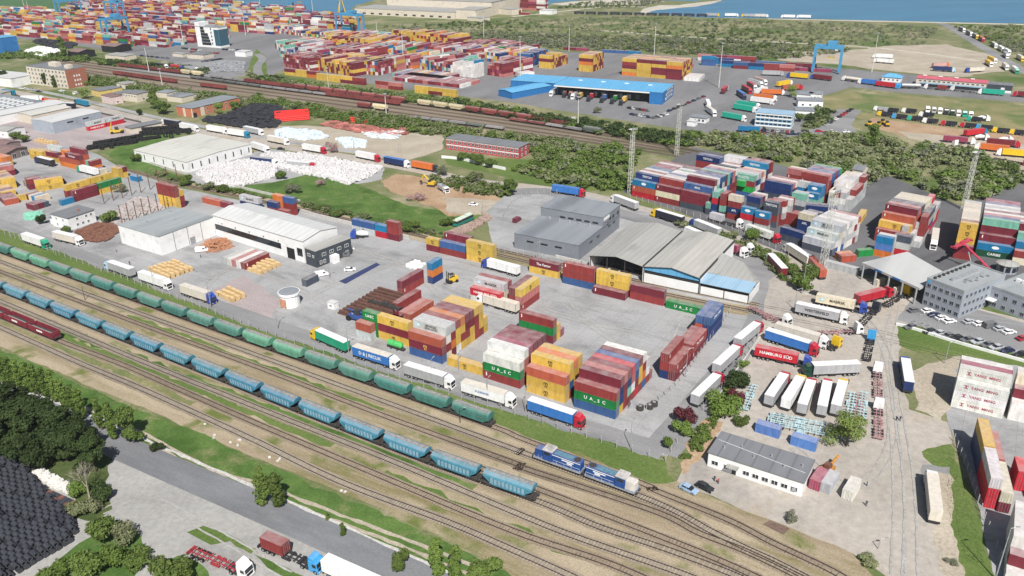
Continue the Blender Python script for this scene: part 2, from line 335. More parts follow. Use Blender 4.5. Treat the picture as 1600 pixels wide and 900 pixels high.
# lots between corridor and the central yard
zone('yard', [(180, 110), (250, 100), (375, 92), (385, 118), (330, 126), (240, 116)], M_ASPH, 0.5, 6)
zone('yard', [(330, 212), (350, 196), (470, 196), (600, 204), (695, 213), (690, 234), (640, 250), (520, 236), (430, 224)], M_TAN, 1, 5)
zone('yard', [(290, 285), (300, 262), (420, 232), (600, 262), (598, 280), (540, 292), (440, 282), (330, 298)], M_CONC, 0.8, 4)
zone('yard', [(-60, 250), (-60, 170), (60, 165), (170, 168), (230, 190), (250, 208), (200, 215), (150, 235), (110, 228), (0, 244)], M_PAVE, 0.8, 5)
zone('grass', [(200, 262), (160, 238), (210, 214), (250, 206), (285, 212), (215, 236), (260, 268), (330, 296), (430, 285), (480, 272), (560, 288), (640, 322), (762, 336), (700, 362), (600, 352), (480, 328), (380, 306), (290, 290)], M_LUSH, 0.8, 4)
zone('soil', [(594, 283), (618, 272), (700, 284), (792, 312), (762, 336), (700, 338), (660, 320), (610, 300)], M_SOIL, 1.5, 4)
zone('soil', [(690, 308), (740, 310), (788, 316), (752, 334), (700, 332)], M_TAN, 1.5, 4)
zone('grass', [(690, 244), (830, 250), (960, 260), (985, 300), (900, 296), (800, 280), (700, 258)], M_MEADOW, 1, 5)
ribbon('road', [(-60, 128), (0, 140), (120, 163), (230, 188), (330, 209), (440, 229), (540, 245), (650, 265), (740, 283), (830, 293), (920, 306), (1010, 330), (1100, 352), (1180, 377), (1240, 402)], 9, M_DUST)
ribbon('road', [(-60, 118), (0, 131), (100, 150), (220, 178), (330, 200), (440, 220), (560, 238), (680, 262)], 5, M_CONC)
# central yard
zone('yard', [(-60, 330), (0, 352), (120, 398), (250, 448), (400, 505), (560, 560), (700, 604), (840, 648), (960, 688), (1042, 714), (1075, 672), (1120, 612), (1180, 542), (1194, 500), (1200, 440), (1150, 390), (1080, 352), (960, 318), (880, 296), (800, 296), (760, 330), (770, 392), (700, 388), (640, 372), (560, 350), (470, 330), (360, 310), (280, 294), (200, 268), (150, 240), (110, 227), (-60, 246)], M_CONC, 0.3, 6)
zone('paving', [(330, 454), (380, 430), (440, 470), (420, 512), (400, 502)], M_PAVE, 0.8, 3)
zone('rail_strip', [(470, 330), (560, 351), (640, 373), (700, 389), (800, 411), (920, 441), (1040, 471), (1100, 484), (1186, 496), (1188, 482), (1100, 468), (1000, 446), (900, 424), (800, 398), (700, 372), (600, 352), (480, 322), (300, 286), (290, 292)], M_GRAVEL, 0.4, 4)
ribbon('road', [(800, 300), (860, 300), (930, 322), (1010, 345), (1090, 366), (1150, 392), (1190, 430), (1196, 480), (1170, 540), (1120, 600), (1070, 660), (1030, 706)], 9.5, M_ASPH)
ribbon('road', [(-60, 328), (60, 374), (200, 428), (330, 476), (420, 508), (560, 556), (700, 600), (840, 645), (960, 684), (1036, 706)], 8, M_ASPH)
# eastern yards
zone('yard', [(972, 300), (1082, 230), (1220, 258), (1345, 298), (1382, 272), (1500, 322), (1600, 284), (1760, 300), (1760, 480), (1560, 440), (1350, 430), (1240, 402), (1100, 345)], M_DASPH, 0.4, 5)
zone('lorry_park', [(1192, 500), (1200, 440), (1240, 402), (1300, 420), (1360, 436), (1480, 470), (1600, 500), (1760, 520), (1760, 600), (1600, 560), (1420, 505), (1404, 560), (1420, 640), (1480, 660), (1490, 720), (1510, 900), (1440, 990), (1390, 905), (1330, 864), (1200, 812), (1056, 756), (1068, 730), (1090, 690), (1130, 640), (1170, 560)], M_DUST, 0.5, 4)
zone('yard', [(1478, 646), (1498, 560), (1600, 545), (1780, 580), (1780, 1000), (1570, 1000), (1532, 800), (1496, 700)], M_CONC, 0.3, 4)
zone('car_park', [(1400, 500), (1440, 448), (1480, 470), (1600, 505), (1760, 530), (1760, 590), (1600, 550)], M_ASPH, 0.3, 4)
zone('soil', [(1420, 580), (1500, 556), (1490, 600), (1484, 640), (1470, 660), (1430, 640)], M_TAN, 0.8, 2)
zone('grass', [(1404, 506), (1600, 556), (1760, 590), (1760, 606), (1600, 574), (1500, 556), (1440, 552), (1405, 540)], M_MEADOW, 0.5, 2)
zone('grass', [(1440, 706), (1486, 694), (1500, 730), (1530, 810), (1560, 910), (1500, 910), (1478, 840), (1480, 780), (1476, 740)], M_MEADOW, 0.6, 2)
zone('gravel', [(1442, 726), (1484, 730), (1490, 754), (1440, 760)], M_ASPH, 0.6, 2)
zone('soil', [(1066, 742), (1072, 700), (1100, 655), (1130, 660), (1108, 700), (1090, 722)], M_SOIL, 0.8, 2)
ribbon('soil', [(1475, 740), (1472, 800), (1478, 850), (1490, 900), (1500, 950)], 4, M_TAN, 0.6)
# near railway yard and the road below it
zone('railway_bed', [(-80, 326), (0, 358), (120, 405), (400, 516), (640, 598), (1000, 722), (1056, 752), (1200, 811), (1330, 864), (1440, 985), (900, 990), (790, 890), (600, 796), (400, 716), (200, 628), (100, 586), (0, 542), (-80, 510)], M_GRAVEL, 0.4, 3)
zone('grass', [(-80, 326), (0, 357), (120, 404), (400, 513), (640, 596), (840, 658), (1040, 720), (1056, 752), (1020, 756), (940, 722), (820, 682), (760, 658), (600, 604), (400, 534), (200, 458), (0, 384), (-80, 352)], M_MEADOW, 0.7, 2)
ribbon('grass', [(60, 502), (200, 556), (400, 631), (600, 704), (740, 764)], 3.4, M_LUSH, 0.9)
ribbon('grass', [(60, 512), (200, 567), (400, 648), (520, 696)], 2.6, M_MEADOW, 0.9)
ribbon('grass', [(0, 503), (100, 545), (200, 586), (300, 632)], 2.6, M_DRY, 0.8)
ribbon('grass', [(200, 492), (330, 541), (460, 590), (600, 640)], 1.6, M_MEADOW, 0.8)
ribbon('grass', [(600, 738), (700, 782), (820, 835), (900, 870)], 2.2, M_MEADOW, 0.9)
zone('grass', [(-80, 512), (0, 545), (100, 590), (200, 634), (300, 672), (400, 720), (500, 764), (600, 806), (700, 848), (790, 892), (860, 990), (640, 990), (600, 870), (450, 790), (250, 700), (120, 645), (0, 602), (-80, 574)], M_LUSH, 0.7, 2)
ribbon('path', [(60, 610), (140, 640), (230, 680), (290, 712), (340, 738), (420, 760), (480, 785), (560, 815), (640, 845), (740, 885)], 1.0, M_TAN, 0.25)
ribbon('path', [(236, 692), (285, 722), (336, 747), (415, 770), (478, 796), (556, 826), (636, 857), (730, 896)], 0.9, M_TAN, 0.25)
zone('dirt_lot', [(-80, 990), (-80, 640), (60, 690), (130, 720), (170, 690), (250, 730), (400, 800), (520, 858), (640, 915), (700, 990)], M_LOT, 0.6, 3)
M_SHADE = ground('shaded_grove_floor', (0.05, 0.075, 0.022), (0.09, 0.11, 0.04), (0.16, 0.14, 0.08), 0.35, 0.15, 1.4, bm=0.1)  # green floor, its colour darkened for the shade of the trees
zone('shaded_grove_floor', [(-80, 616), (60, 662), (120, 690), (172, 712), (168, 760), (176, 795), (150, 815), (110, 808), (118, 772), (60, 735), (30, 722), (-80, 672)], M_SHADE, 0.7, 2)
zone('grass', [(40, 925), (110, 860), (182, 812), (215, 830), (228, 862), (222, 884), (196, 925)], M_LUSH, 0.6, 2)
zone('grass', [(238, 925), (244, 885), (280, 868), (318, 885), (330, 925)], M_LUSH, 0.6, 2)
M_ROAD = ground('smooth_asphalt', (0.165, 0.168, 0.176), (0.22, 0.223, 0.232), (0.135, 0.137, 0.144), 0.42, 0.06, 1.8, rot=YU, stretch=6.0, stains=0.35, bm=0.02, fa=0.35)
ribbon('road', [(-80, 578), (0, 612), (100, 650), (170, 690), (250, 726), (400, 790), (520, 842), (620, 887), (760, 950)], 8.2, M_ROAD)
ribbon('verge', [(-80, 562), (0, 599), (120, 640), (250, 697), (400, 762), (520, 815), (640, 868), (760, 922)], 0.8, M_KERB, 0.25)
zone('grass', [(292, 832), (318, 822), (352, 832), (400, 858), (392, 866), (360, 846), (330, 852)], M_MEADOW, 0.4, 2)
zone('grass', [(396, 866), (450, 888), (500, 915), (470, 920), (420, 890)], M_LUSH, 0.3, 2)
# ---------------------------------------------------------------- railway tracks
M_RAIL = flat('rail_steel_shadow', (0.07, 0.05, 0.042), 0.5, 0.3); M_SLEEP = mat('old_sleeper', (0.20, 0.157, 0.115), 0.9, 0.5, 0.8); M_CSLEEP = mat('concrete_sleeper', (0.30, 0.27, 0.23), 0.9, 0.35, 0.8)
TRK = {}
def track(key, px, sleepers=True, bed=True, world=False, m_sl=None):
    P = smooth_line([p if world else G(*p) for p in px], 8); P = dense(P, 3.0); TRK[key] = P
    LV[0] += 1; z = 0.0016 * LV[0] if bed else 0.3
    mb = MB()
    if bed:
        rr = random.Random(LV[0]); A = offs(P, [1.5 + rr.uniform(-.25, .25) for _ in P]); B = offs(P, [-1.5 + rr.uniform(-.25, .25) for _ in P])
        for i in range(len(P) - 1): mb.face([(*B[i], z), (*B[i + 1], z), (*A[i + 1], z), (*A[i], z)], 0)
    z += 0.06
    for s in (0.76, -0.76):
        A, B = offs(P, s + 0.055), offs(P, s - 0.055)  # band wider than a rail, dark for rail and its shadow together
        for i in range(len(P) - 1):
            a0, a1, b0, b1 = A[i], A[i + 1], B[i], B[i + 1]; h = z + 0.16
            mb.face([(*b0, h), (*b1, h), (*a1, h), (*a0, h)], 1); mb.face([(*b0, z - .06), (*b1, z - .06), (*b1, h), (*b0, h)], 1); mb.face([(*a1, z - .06), (*a0, z - .06), (*a0, h), (*a1, h)], 1)
    if sleepers:
        S = dense(P, 0.66)
        for i in range(0, len(S) - 1):
            a, b = S[i], S[i + 1]; y = math.atan2(b[1] - a[1], b[0] - a[0]); cx, sx = math.cos(y), math.sin(y)
            mb.face([(a[0] + cx * u - sx * w, a[1] + sx * u + cx * w, z) for u, w in ((-.13, -1.28), (.13, -1.28), (.13, 1.28), (-.13, 1.28))], 2)
    return struct(mb.obj('railway_track', [M_BALLAST if sleepers else M_OLDBAL, M_RAIL, m_sl or M_SLEEP]))
def sunk(key, px):
    P = dense(smooth_line([G(*p) for p in px], 8), 3.0); LV[0] += 1; z = 0.0016 * LV[0]; mb = MB()
    for s in (0.76, -0.76):
        A, B = offs(P, s + 0.07), offs(P, s - 0.07)
        for i in range(len(P) - 1): mb.face([(*B[i], z), (*B[i + 1], z), (*A[i + 1], z), (*A[i], z)])
    return struct(mb.obj('railway_track', [M_RAIL]))
track('T1', [(-70, 368), (0, 394), (222, 474), (386, 533.5), (588, 604), (772, 668), (820, 688), (1000, 755), (1028, 769), (1137, 813), (1207, 849), (1300, 893), (1350, 925)])
track('T2', [(-70, 381), (0, 409), (200, 483.5), (400, 555), (600, 628), (800, 701.5), (820, 709), (1020, 784), (1113, 832), (1164, 857), (1220, 883), (1330, 940)], m_sl=M_CSLEEP)
track('T3', [(-70, 396), (0, 424.5), (200, 500), (400, 573.5), (600, 650.5), (800, 723), (820, 733), (1020, 799), (1090, 833), (1164, 862), (1260, 908), (1330, 945)])
track('T4', [(-70, 420), (0, 450), (200, 527), (400, 602), (600, 682), (720, 722), (840, 765), (1020, 834.6), (1113, 872), (1180, 902), (1280, 950)])
track('T5', [(-70, 428), (46, 473), (164, 520.5), (302, 576.5), (467, 643.5), (669, 723), (840, 784), (933, 823), (1020, 852), (1082, 874), (1160, 905), (1260, 952)], m_sl=M_CSLEEP)
track('T6', [(-70, 445), (0, 471), (200, 556), (400, 637), (600, 716), (800, 800), (900, 840), (1067, 898), (1150, 935)], m_sl=M_CSLEEP)
track('T7', [(-70, 466), (0, 495), (92, 533), (190, 570), (275, 607), (400, 662), (600, 747), (800, 830), (953, 882), (1060, 930)])
track('T8', [(-70, 482), (0, 512), (125, 568), (200, 599), (292, 640), (400, 690), (533, 754), (700, 817), (800, 860), (883, 897), (960, 935)], m_sl=M_CSLEEP)
track('N1', [(200, 266), (300, 292), (480, 329), (560, 347), (700, 379), (800, 404), (920, 432), (1040, 460), (1120, 476), (1186, 489)])
sunk('N1', [(1186, 489), (1300, 512), (1400, 535), (1520, 566)])
track('N2', [(700, 373), (900, 419), (1000, 440), (1110, 462), (1186, 477)])
sunk('N2', [(1186, 477), (1320, 505), (1420, 530)])
FT = [('C1', [(60, 88), (160, 101), (300, 118), (420, 134), (560, 152), (700, 171), (830, 190), (960, 212), (1100, 238)]), ('C2', [(60, 91), (160, 105), (300, 123), (420, 139), (560, 157), (700, 176), (830, 194), (960, 215), (1090, 238)]),
      ('C3', [(60, 94), (160, 109), (300, 128), (420, 144), (560, 162), (700, 181), (830, 199), (950, 218), (1080, 240)]), ('C4', [(60, 97), (160, 114), (300, 134), (420, 149), (560, 168), (700, 187), (830, 205), (940, 221), (1070, 242)]), ('C5', [(60, 100), (160, 118), (280, 139), (420, 156), (560, 175), (700, 193), (830, 210), (930, 224), (1060, 245)])]
for k_, p_ in FT: track(k_, p_, sleepers=False)

# worn wheel lines on the hardstandings
M_MARK = ground('worn_wheel_line', (0.28, 0.268, 0.25), (0.35, 0.335, 0.31), (0.36, 0.35, 0.33), 0.5, 0.25, 2.0, bm=0)
for px_, gap in [([(560, 440), (640, 470), (720, 470), (800, 470), (900, 500), (1000, 520)], 2.0), ([(470, 470), (560, 430), (680, 400), (740, 400)], 2.0), ([(880, 470), (940, 520), (1020, 560), (1060, 500), (1080, 480)], 2.2), ([(560, 390), (640, 420), (700, 470), (800, 500)], 2.0), ([(300, 470), (360, 420), (440, 440), (520, 480)], 2.0), ([(1400, 900), (1404, 780), (1396, 660), (1384, 560), (1400, 480)], 2.2), ([(1424, 900), (1420, 760), (1402, 640), (1380, 540), (1330, 480), (1240, 450)], 2.2), ([(1240, 700), (1330, 760), (1390, 700), (1390, 600)], 2.0), ([(160, 800), (230, 780), (330, 830), (450, 900)], 2.0)]:
    P_ = smooth_line([G(*p) for p in px_], 8)
    for s_ in (-1, 1): ribbon('wheel_line', offs(P_, s_ * gap / 2), .45, M_MARK, .12, 2, world=True)
# ================================================================ SHIPPING CONTAINERS
COL = {'m': (0.165, 0.022, 0.035), 'r': (0.235, 0.038, 0.036), 'h': (0.46, 0.02, 0.035), 'o': (0.58, 0.17, 0.035), 'y': (0.56, 0.37, 0.07), 'b': (0.014, 0.035, 0.13), 'c': (0.04, 0.10, 0.25),
       't': (0.01, 0.16, 0.33), 'g': (0.012, 0.19, 0.045), 'a': (0.17, 0.40, 0.31), 'w': (0.66, 0.65, 0.62), 'e': (0.44, 0.46, 0.46), 'k': (0.06, 0.075, 0.10), 'p': (0.42, 0.15, 0.14), 's': (0.62, 0.57, 0.43), 'd': (0.38, 0.085, 0.05), 'l': (0.09, 0.20, 0.47), 'G': (0.02, 0.30, 0.06), 'K': (0.012, 0.07, 0.035), 'u': (0.28, 0.045, 0.09)}
CNAME = {'m': 'maroon', 'r': 'dark red', 'h': 'bright red', 'o': 'orange', 'y': 'yellow', 'b': 'navy', 'c': 'blue', 't': 'teal blue', 'g': 'green', 'a': 'mint green', 'w': 'white', 'e': 'light grey', 'k': 'charcoal', 'p': 'salmon', 's': 'cream', 'd': 'brick red', 'l': 'mid blue', 'G': 'bright green', 'K': 'dark green', 'u': 'wine red'}
CW, CH, CPIT = 2.44, 2.70, 2.50
L20, L40, L45 = 6.06, 12.19, 13.7
CONT = []
def add_cont(x, y, z, yaw, L, code, label=None, txt=None, show=(1, 1, 1, 1), near=None, big=None):
    """x, y, z: lower corner; the long axis runs along yaw; show = front, top, +x end, -x end open to view"""
    CONT.append(dict(x=x, y=y, z=z, yaw=yaw, L=L, code=code, label=label, txt=txt, show=show, near=near))
TIER = ['bottom tier', 'second tier', 'third tier', 'fourth tier', 'fifth tier', 'sixth tier']
def block(px, rows, where, yaw=YU, txt=None, z0=0.0, end=1, anchor=None, pit=CPIT, ref=0.0):
    """rows[0] faces the camera; a row is a colour string (one stack, bottom to top) or a list of (offset, length, colours)"""
    o = anchor or G(px[0], px[1], ref); cy, sy = math.cos(yaw), math.sin(yaw); txt = txt or {}
    RW = [[(0.0, L40, r)] if isinstance(r, str) else list(r) for r in rows]
    nmax = max(len(r) for r in RW)
    def height(j, x0, x1):
        if j < 0 or j >= len(RW): return 0
        return min([len(c) for (x, L, c) in RW[j] if x < x1 - 1 and x + L > x0 + 1] or [0]) if sum(min(x1, x + L) - max(x0, x) for (x, L, c) in RW[j] if x < x1 and x + L > x0) > (x1 - x0) * 0.8 else 0
    for j, row in enumerate(RW):
        for b, (x0, L, codes) in enumerate(row):
            for k, c in enumerate(codes):
                if c == '.': continue
                front = 0 if height(j - 1, x0, x0 + L) > k else 1
                top = 1 if k == len(codes) - 1 else 0
                re = 0 if any(abs(x - (x0 + L)) < 1.2 and len(cc) > k for (x, l2, cc) in row) else 1
                le = 0 if any(abs(x + l2 - x0) < 1.2 and len(cc) > k for (x, l2, cc) in row) else 1
                if not (front or top or re or le): continue
                V_ = yaw > 0.5; far_ = V_ or pit < 0
                rp = '' if len(RW) == 1 else (ORD[j] + ' from left' if pit < 0 else (('right row' if V_ else 'front row') if j == 0 else (('left row' if V_ else 'back row') if j == len(RW) - 1 else ORD[j] + (' row from right' if V_ else ' row'))))
                bp = '' if len(row) == 1 else ((('near', 'far') if V_ else ('left', 'right'))[b] + ' stack' if len(row) == 2 else (('left', 'middle', 'right')[b] + ' stack' if len(row) == 3 and not V_ else ORD[b] + (' from near' if V_ else ' stack from left')))
                tp = '' if len(codes) == 1 else ('top tier' if k == len(codes) - 1 else TIER[k])
                lab = ', '.join([(('' if 'shorts' in where or L > 8 else 'short ') + CNAME[c] + ' container')] + [q for q in (tp, rp, bp) if q] + [where])
                yy = j * pit; X = o[0] + cy * x0 - sy * yy; Y = o[1] + sy * x0 + cy * yy
                t = txt.get((j, b, k))
                add_cont(X, Y, z0 + k * (CH + 0.012), yaw, L, c, lab, t, (front, top, re, le))
YV = YU + math.pi / 2
A20 = lambda x, s: (x, L20, s)
A40 = lambda x, s: (x, L40, s)
# --- central yard
block((640.2, 553.4), ['cmd', 'srwe', 'more', 'wyyr', 'yryo', 'yrmm', 'yymm', 'rrry', 'ryyy', 'yy'], 'tall block behind green tank trailer', txt={(0, 0, 1): 'MSC*', (1, 0, 3): 'MAERSK\nSEALAND'})
block((591.6, 527.8), ['ymy'], 'stack under the black spreader', txt={(0, 0, 0): 'MSC', (0, 0, 2): 'MSC'})
block((557.2, 526), [[A20(0, 'ed')]], 'small stack before short green pile')
block(None, [[A20(0.3, 'ggg')]], 'pile left of the spreader', anchor=(lambda g: (g[0] + 2.6 * math.sin(-YU) + 0.4, g[1] + 2.6 * math.cos(YU)))(G(557.2, 526)), txt={(0, 0, 2): 'UASC'})
block((642, 492), ['rd', 'rp', 'mmr'], 'lengthwise rows behind the spreader', yaw=YV, ref=5.4)
block((630, 462), ['rm'], 'pair beside the rusty beams', yaw=YV)
block((677, 444.4), [[A20(0, 'bot')]], 'three high by the black forklift', yaw=YV)
block((734.7, 460), ['wh', 'sse', 'ssr'], 'rows behind the brick trailer', ref=CH, txt={(0, 0, 1): 'HAMBURG SÜD', (1, 0, 2): 'MAERSK'})
block((814.7, 488), ['rpy', 'rrm'], 'lengthwise pair right of the brick trailer', yaw=YV, txt={(0, 0, 2): 'MSC'})
block((666.5, 391), [[A20(0, 'my'), (6.5, L40, 'rc'), (19.3, L40, 'yyy')], [(7.2, L40, 'rrm')]], 'kerb line before grey shed', txt={(0, 0, 1): 'MSC', (0, 2, 1): 'MSC', (0, 2, 2): 'MSC'})
block((826.7, 425.3), ['ym'], 'pair on rail kerb, first from open trailer', txt={(0, 0, 0): 'MSC', (0, 0, 1): 'The Factor'})
block((879, 442.3), ['crr'], 'stack with blue base on rail kerb')
block((926, 458.3), ['m', 'myy'], 'rail kerb before the open shed', txt={(1, 0, 1): 'MSC', (1, 0, 2): 'MSC'})
block((984, 466.4), ['rm'], 'rail kerb beside green container')
block((1040, 481), ['g'], 'alone on the rail kerb', txt={(0, 0, 0): 'U  A _ S  C'})
block((1107.6, 534), ['bbc', 'ddc'], 'tower by the fence', yaw=YV, end=-1, txt={(0, 0, 2): 'CMA CGM', (1, 0, 2): 'CMA CGM'})
block((1055, 596.7), [[A40(0, 'mr'), A40(13.4, 'mr')], [A40(0, 'brr'), A40(13.4, 'rr')]], 'row along lane fence', yaw=YV, end=-1, txt={(0, 0, 0): 'The Factor', (0, 1, 1): 'The Factor'})
block((896.5, 635.5), ['cgr', 'ybbm', 'rrmp', 'rabm', 'rwph', 'hmcc', 'ryym', 'corw', 'rww', 'r'], 'right-hand front block', txt={(0, 0, 1): 'U  A _ S  C', (1, 0, 3): ' '})
block((822.7, 611.6), ['yyd', 'rcyy', 'cyyo', 'royy'], 'yellow front block by blue-sided lorry', txt={(0, 0, 0): 'MSC', (0, 0, 1): 'MSC', (1, 0, 3): 'MSC'})
block((755.6, 590.2), ['rgw', 'rppw', 'rrru', 'rrrm', 'rrrm', 'rrrm'], 'white-topped front block', txt={(0, 0, 1): 'U  A _ S  C'})
g0 = G(863.6, 537.8); block(None, ['mgr', 'yy', 'u'], 'rear block behind white tops', anchor=(g0[0] - L40 * math.cos(YU), g0[1] - L40 * math.sin(YU)))
block((699.5, 570.5), ['y'], 'alone on the ground beside lane', txt={(0, 0, 0): 'MSC'})
block((480, 448.8), [[A20(0, 'k')]], 'alone beside white van', yaw=YV)
# --- rail kerb north of the long white hall
block((550.8, 361), [[A40(0, 'ec'), A20(12.6, 'ht'), A20(19.0, 'mrr')]], 'kerb row by mixer lorry', txt={(0, 0, 0): 'MSC'})
block((376, 321.6), [[A40(0, 'be')]], 'pair behind the long hall roof', txt={(0, 0, 1): 'MAERSK', (0, 0, 0): 'TRITON'})
block((418.6, 332), [[A20(0, 'rb'), A20(6.4, 'r')], [A20(1.5, 'roo'), A20(7.8, 'rrc')]], 'cluster behind the long hall roof')
block((316.8, 317), [[A40(0, 'd'), A20(12.5, 'm')]], 'line behind the flat white shed')
block((250, 320.5), ['yyrr', 'mry'], 'stack behind the timber racks')
# --- western yard
block((118, 316), [[A40(0, 'mm'), A40(13, 'yg')], [A40(-1.5, 'rry'), A40(11, 'rry')]], 'long wall by timber racks', yaw=YV, txt={(1, 0, 2): 'MSC', (1, 1, 2): 'MSC'})
block((98, 322), [[A20(0, 't')]], 'alone behind the white house', yaw=YV)
block((42, 326), [[A20(0, 'm')], [A20(0, 'm')], [A20(0, 'm')]][:1] + [[A20(0, 'm')], [A20(0, 'k')]], 'trio before the white shorts', yaw=YU)
block((60, 317), [[A20(0, 's')], [A20(0, 't')], [A20(0, 's')], [A20(0, 'm')]], 'short mixed file by parked car', yaw=YV)
block((28, 315), ['y'], 'long one behind maroon trio', yaw=R(40))
block((58, 300), [[A40(0, 'yy')], [A40(0, 'mm')]], 'yellow pair amid the yard', yaw=R(35))
block((0, 314), [[A20(0, 'm')], [A20(0, 'm')], [A20(0, 'm')], [A20(0, 'm')], [A20(0, 'd')]], 'front file at the yard edge', yaw=R(42), pit=-2.5)
block((-6, 300), [[A20(0, 'y')], [A20(0, 'y')], [A20(0, 'y')], [A20(0, 'm')], [A20(0, 'm')], [A20(0, 'y')]], 'second file at the yard edge', yaw=R(42), pit=-2.5)
block((-6, 287), [[A20(0, 'my')], [A20(0, 'yr')], [A20(0, 'my')], [A20(0, 'ym')], [A20(0, 'ym')], [A20(0, 'my')], [A20(0, 'yy')]], 'third file at the yard edge', yaw=R(42), pit=-2.5)
block((40, 292), [[A20(0, 'm')], [A20(0, 'y')], [A20(0, 'bm')], [A20(0, 'mr')]], 'short file by white lorry', yaw=R(42), pit=-2.5)
block((80, 289), [[A20(0, 'c')], [A20(0, 'm')]], 'couple on the open yard', yaw=R(38), pit=-2.5)
block((0, 272), [[A20(0, 'rm')], [A20(0, 'yw')], [A20(0, 'mm')], [A20(0, 'mp')]], 'file behind the yard edge', yaw=R(40), pit=-2.5)
block((48, 248), [[A40(0, 'yy')], [A40(3, 'yy')]], 'yellow pair by brown shed', txt={(0, 0, 1): 'MSC'})
block((70, 250), ['ym', [A40(1, 'yme')]], 'wall behind open white trailer')
block((95, 259), [[A20(0, 'od'), A40(6.4, 'odm')], [A20(-1, 'odo'), A40(8, 'oddm')]], 'orange wall of the yard', txt={(0, 1, 2): 'The Factor', (0, 0, 0): 'Hapag-Lloyd'})
block((145, 268), [[A20(0, 'or')], [A20(0, 'ga')]], 'wall end beside grass', yaw=YV)
block((-12, 257), ['yo', 'yo'], 'orange-topped pair by white lorry')
block((176, 277), [[A20(0, 'yy')], [A20(0, 'ym')]], 'couple by grass bank', yaw=YU)
block((204, 282), [[A20(0, 't')]], 'alone by the rail siding', yaw=YU)
block((152, 275), [[A20(0, 's')], [A20(0, 'c')]], 'roofs beside open trailer', yaw=YV)
# --- north-western hall forecourt and the stone yard
block((139, 205), [[A40(0, 'he'), A40(13, 'he')]], 'pair before the grey hall', yaw=YV, txt={(0, 0, 1): 'MAERSK', (0, 1, 1): 'MAERSK', (0, 0, 0): 'HAMBURG SÜD', (0, 1, 0): 'HAMBURG SÜD'})
block((384, 422), ['r', 'w', 'p', 'w', 'e'], 'striped set by timber bundles', yaw=YV)
# --- eastern yard along the lane
YD = R(-40.5)
block((987, 306), [[A40(0, 'hdt'), (12.6, L40, 'rsm'), (25.2, L45, 'kmm')], [A40(0, 'hddb'), A40(12.6, 'rsmr'), (25.2, L45, 'kmmc')], [A40(0, 'rrrw'), A40(12.6, 'rrrw'), (25.2, L45, 'rrrwm')], [A40(0, 'rrrr'), A40(12.6, 'rrre'), (25.2, L45, 'rrsaw')], [A40(0, 'rrrw'), A40(12.6, 'rrrc'), (25.2, L45, 'rrcbc')], [A40(0, 'rrrt'), A40(12.6, 'rrrw'), (25.2, L45, 'rrsec')], [A40(0, 'rrrk'), A40(12.6, 'rrrw'), (25.2, L45, 'rrwmk')], [A40(0, 'rrru'), A40(12.6, 'rrra'), (25.2, L45, 'rrcaa')], [A40(0, 'rrrm'), A40(12.6, 'rrrw'), (25.2, L45, 'rrmbc')], [A40(0, 'rrrw'), A40(12.6, 'rrrk'), (25.2, L45, 'rrmpp')], [A40(0, 'rrrr'), A40(12.6, 'rrrr'), (25.2, L45, 'rrmkw')]], 'big block left of the yard', yaw=YD, txt={(1, 0, 3): 'TRITON', (0, 0, 2): '()', (1, 2, 3): 'MOL'})
block((1087.5, 250), [[A40(0, 'rrrrb')], [A40(0, 'rrrrc')]], 'navy pair at the block back', yaw=YD, ref=10.8, txt={(0, 0, 4): 'TRITON'})
block((1137, 303), [[A40(0, 'cGra')], [A40(0, 'swbe')], [A40(0, 'bwce')], [A40(0, 'kmep')], [A40(0, 'mrws')], [A40(0, 'mrmbt')], [A40(0, 'mrwmm')], [A40(0, 'mswrr')]], 'mint-fronted block of the yard', yaw=YD, txt={(0, 0, 3): 'TEX LOTTE', (5, 0, 4): 'TRITON'})
block((1142, 306), [[A20(0, '..G')]], 'perched before mint front', yaw=YD)
block((1135, 291), [[A40(0, 'rrrk'), ], [A40(0, 'rrrw')], [A40(0, 'rrrm')], [A40(0, 'rrrsw')], [A40(0, 'rrrwe')]], 'rows between block and mint front', yaw=YD, anchor=(lambda g: (g[0] + 3, g[1] + 9))(G(1113, 300)))
block((1109, 336), [[A20(0, 'ka'), ], ], 'end-on trio by lane', yaw=R(52))
block((1118, 338), [[A20(0, 'cbha')]], 'end-on trio by lane, middle', yaw=R(50))
block((1130, 341), [[A20(0, 'karr')]], 'end-on trio by lane, tall right', yaw=R(48))
block((1134.8, 341), [[A20(0, 'rbrs')]], 'cream-topped pile by lane', yaw=YD, txt={(0, 0, 1): 'APL'})
block((1155, 351), [[A20(0, 'eht')]], 'pile before navy shorts, left', yaw=YD, txt={(0, 0, 2): '()'})
block((1177, 358), [[A20(0, 'ert')]], 'pile before navy shorts, right', yaw=YD, txt={(0, 0, 2): '()'})
block((1163, 343), [[A20(0, 'rrkb')], [A20(0, 'rrkm')], [A20(0, 'rrew')]], 'navy shorts, left group', yaw=YD)
block((1190, 352), [[A20(0, 'krkk')], [A20(0, 'rrkr')], [A20(1, 'rewr')], [A20(2.4, 'rkew')], [A20(2, 'rrrr')]], 'navy shorts, right group', yaw=YD, txt={(0, 0, 3): 'TRITON'})
block((1191, 317), [[A40(0, 'rkbb')], [A40(0, 'rkbp')], [A40(0, 'rkmw')], [A40(0, 'rkmr')]], 'double navy block mid yard', yaw=YD)
block((1234, 328), [[A20(0, 'kea')], [A20(0, 'kee')]], 'grey shorts mid yard', yaw=YD)
block((1254, 327), [[A20(0, 'yat')], [A20(0, 'yatt')], [A20(-6.4, 'kate'), A20(0, 'katt')]], 'teal shorts mid yard', yaw=YD, txt={(0, 0, 2): '()', (1, 0, 3): '()'})
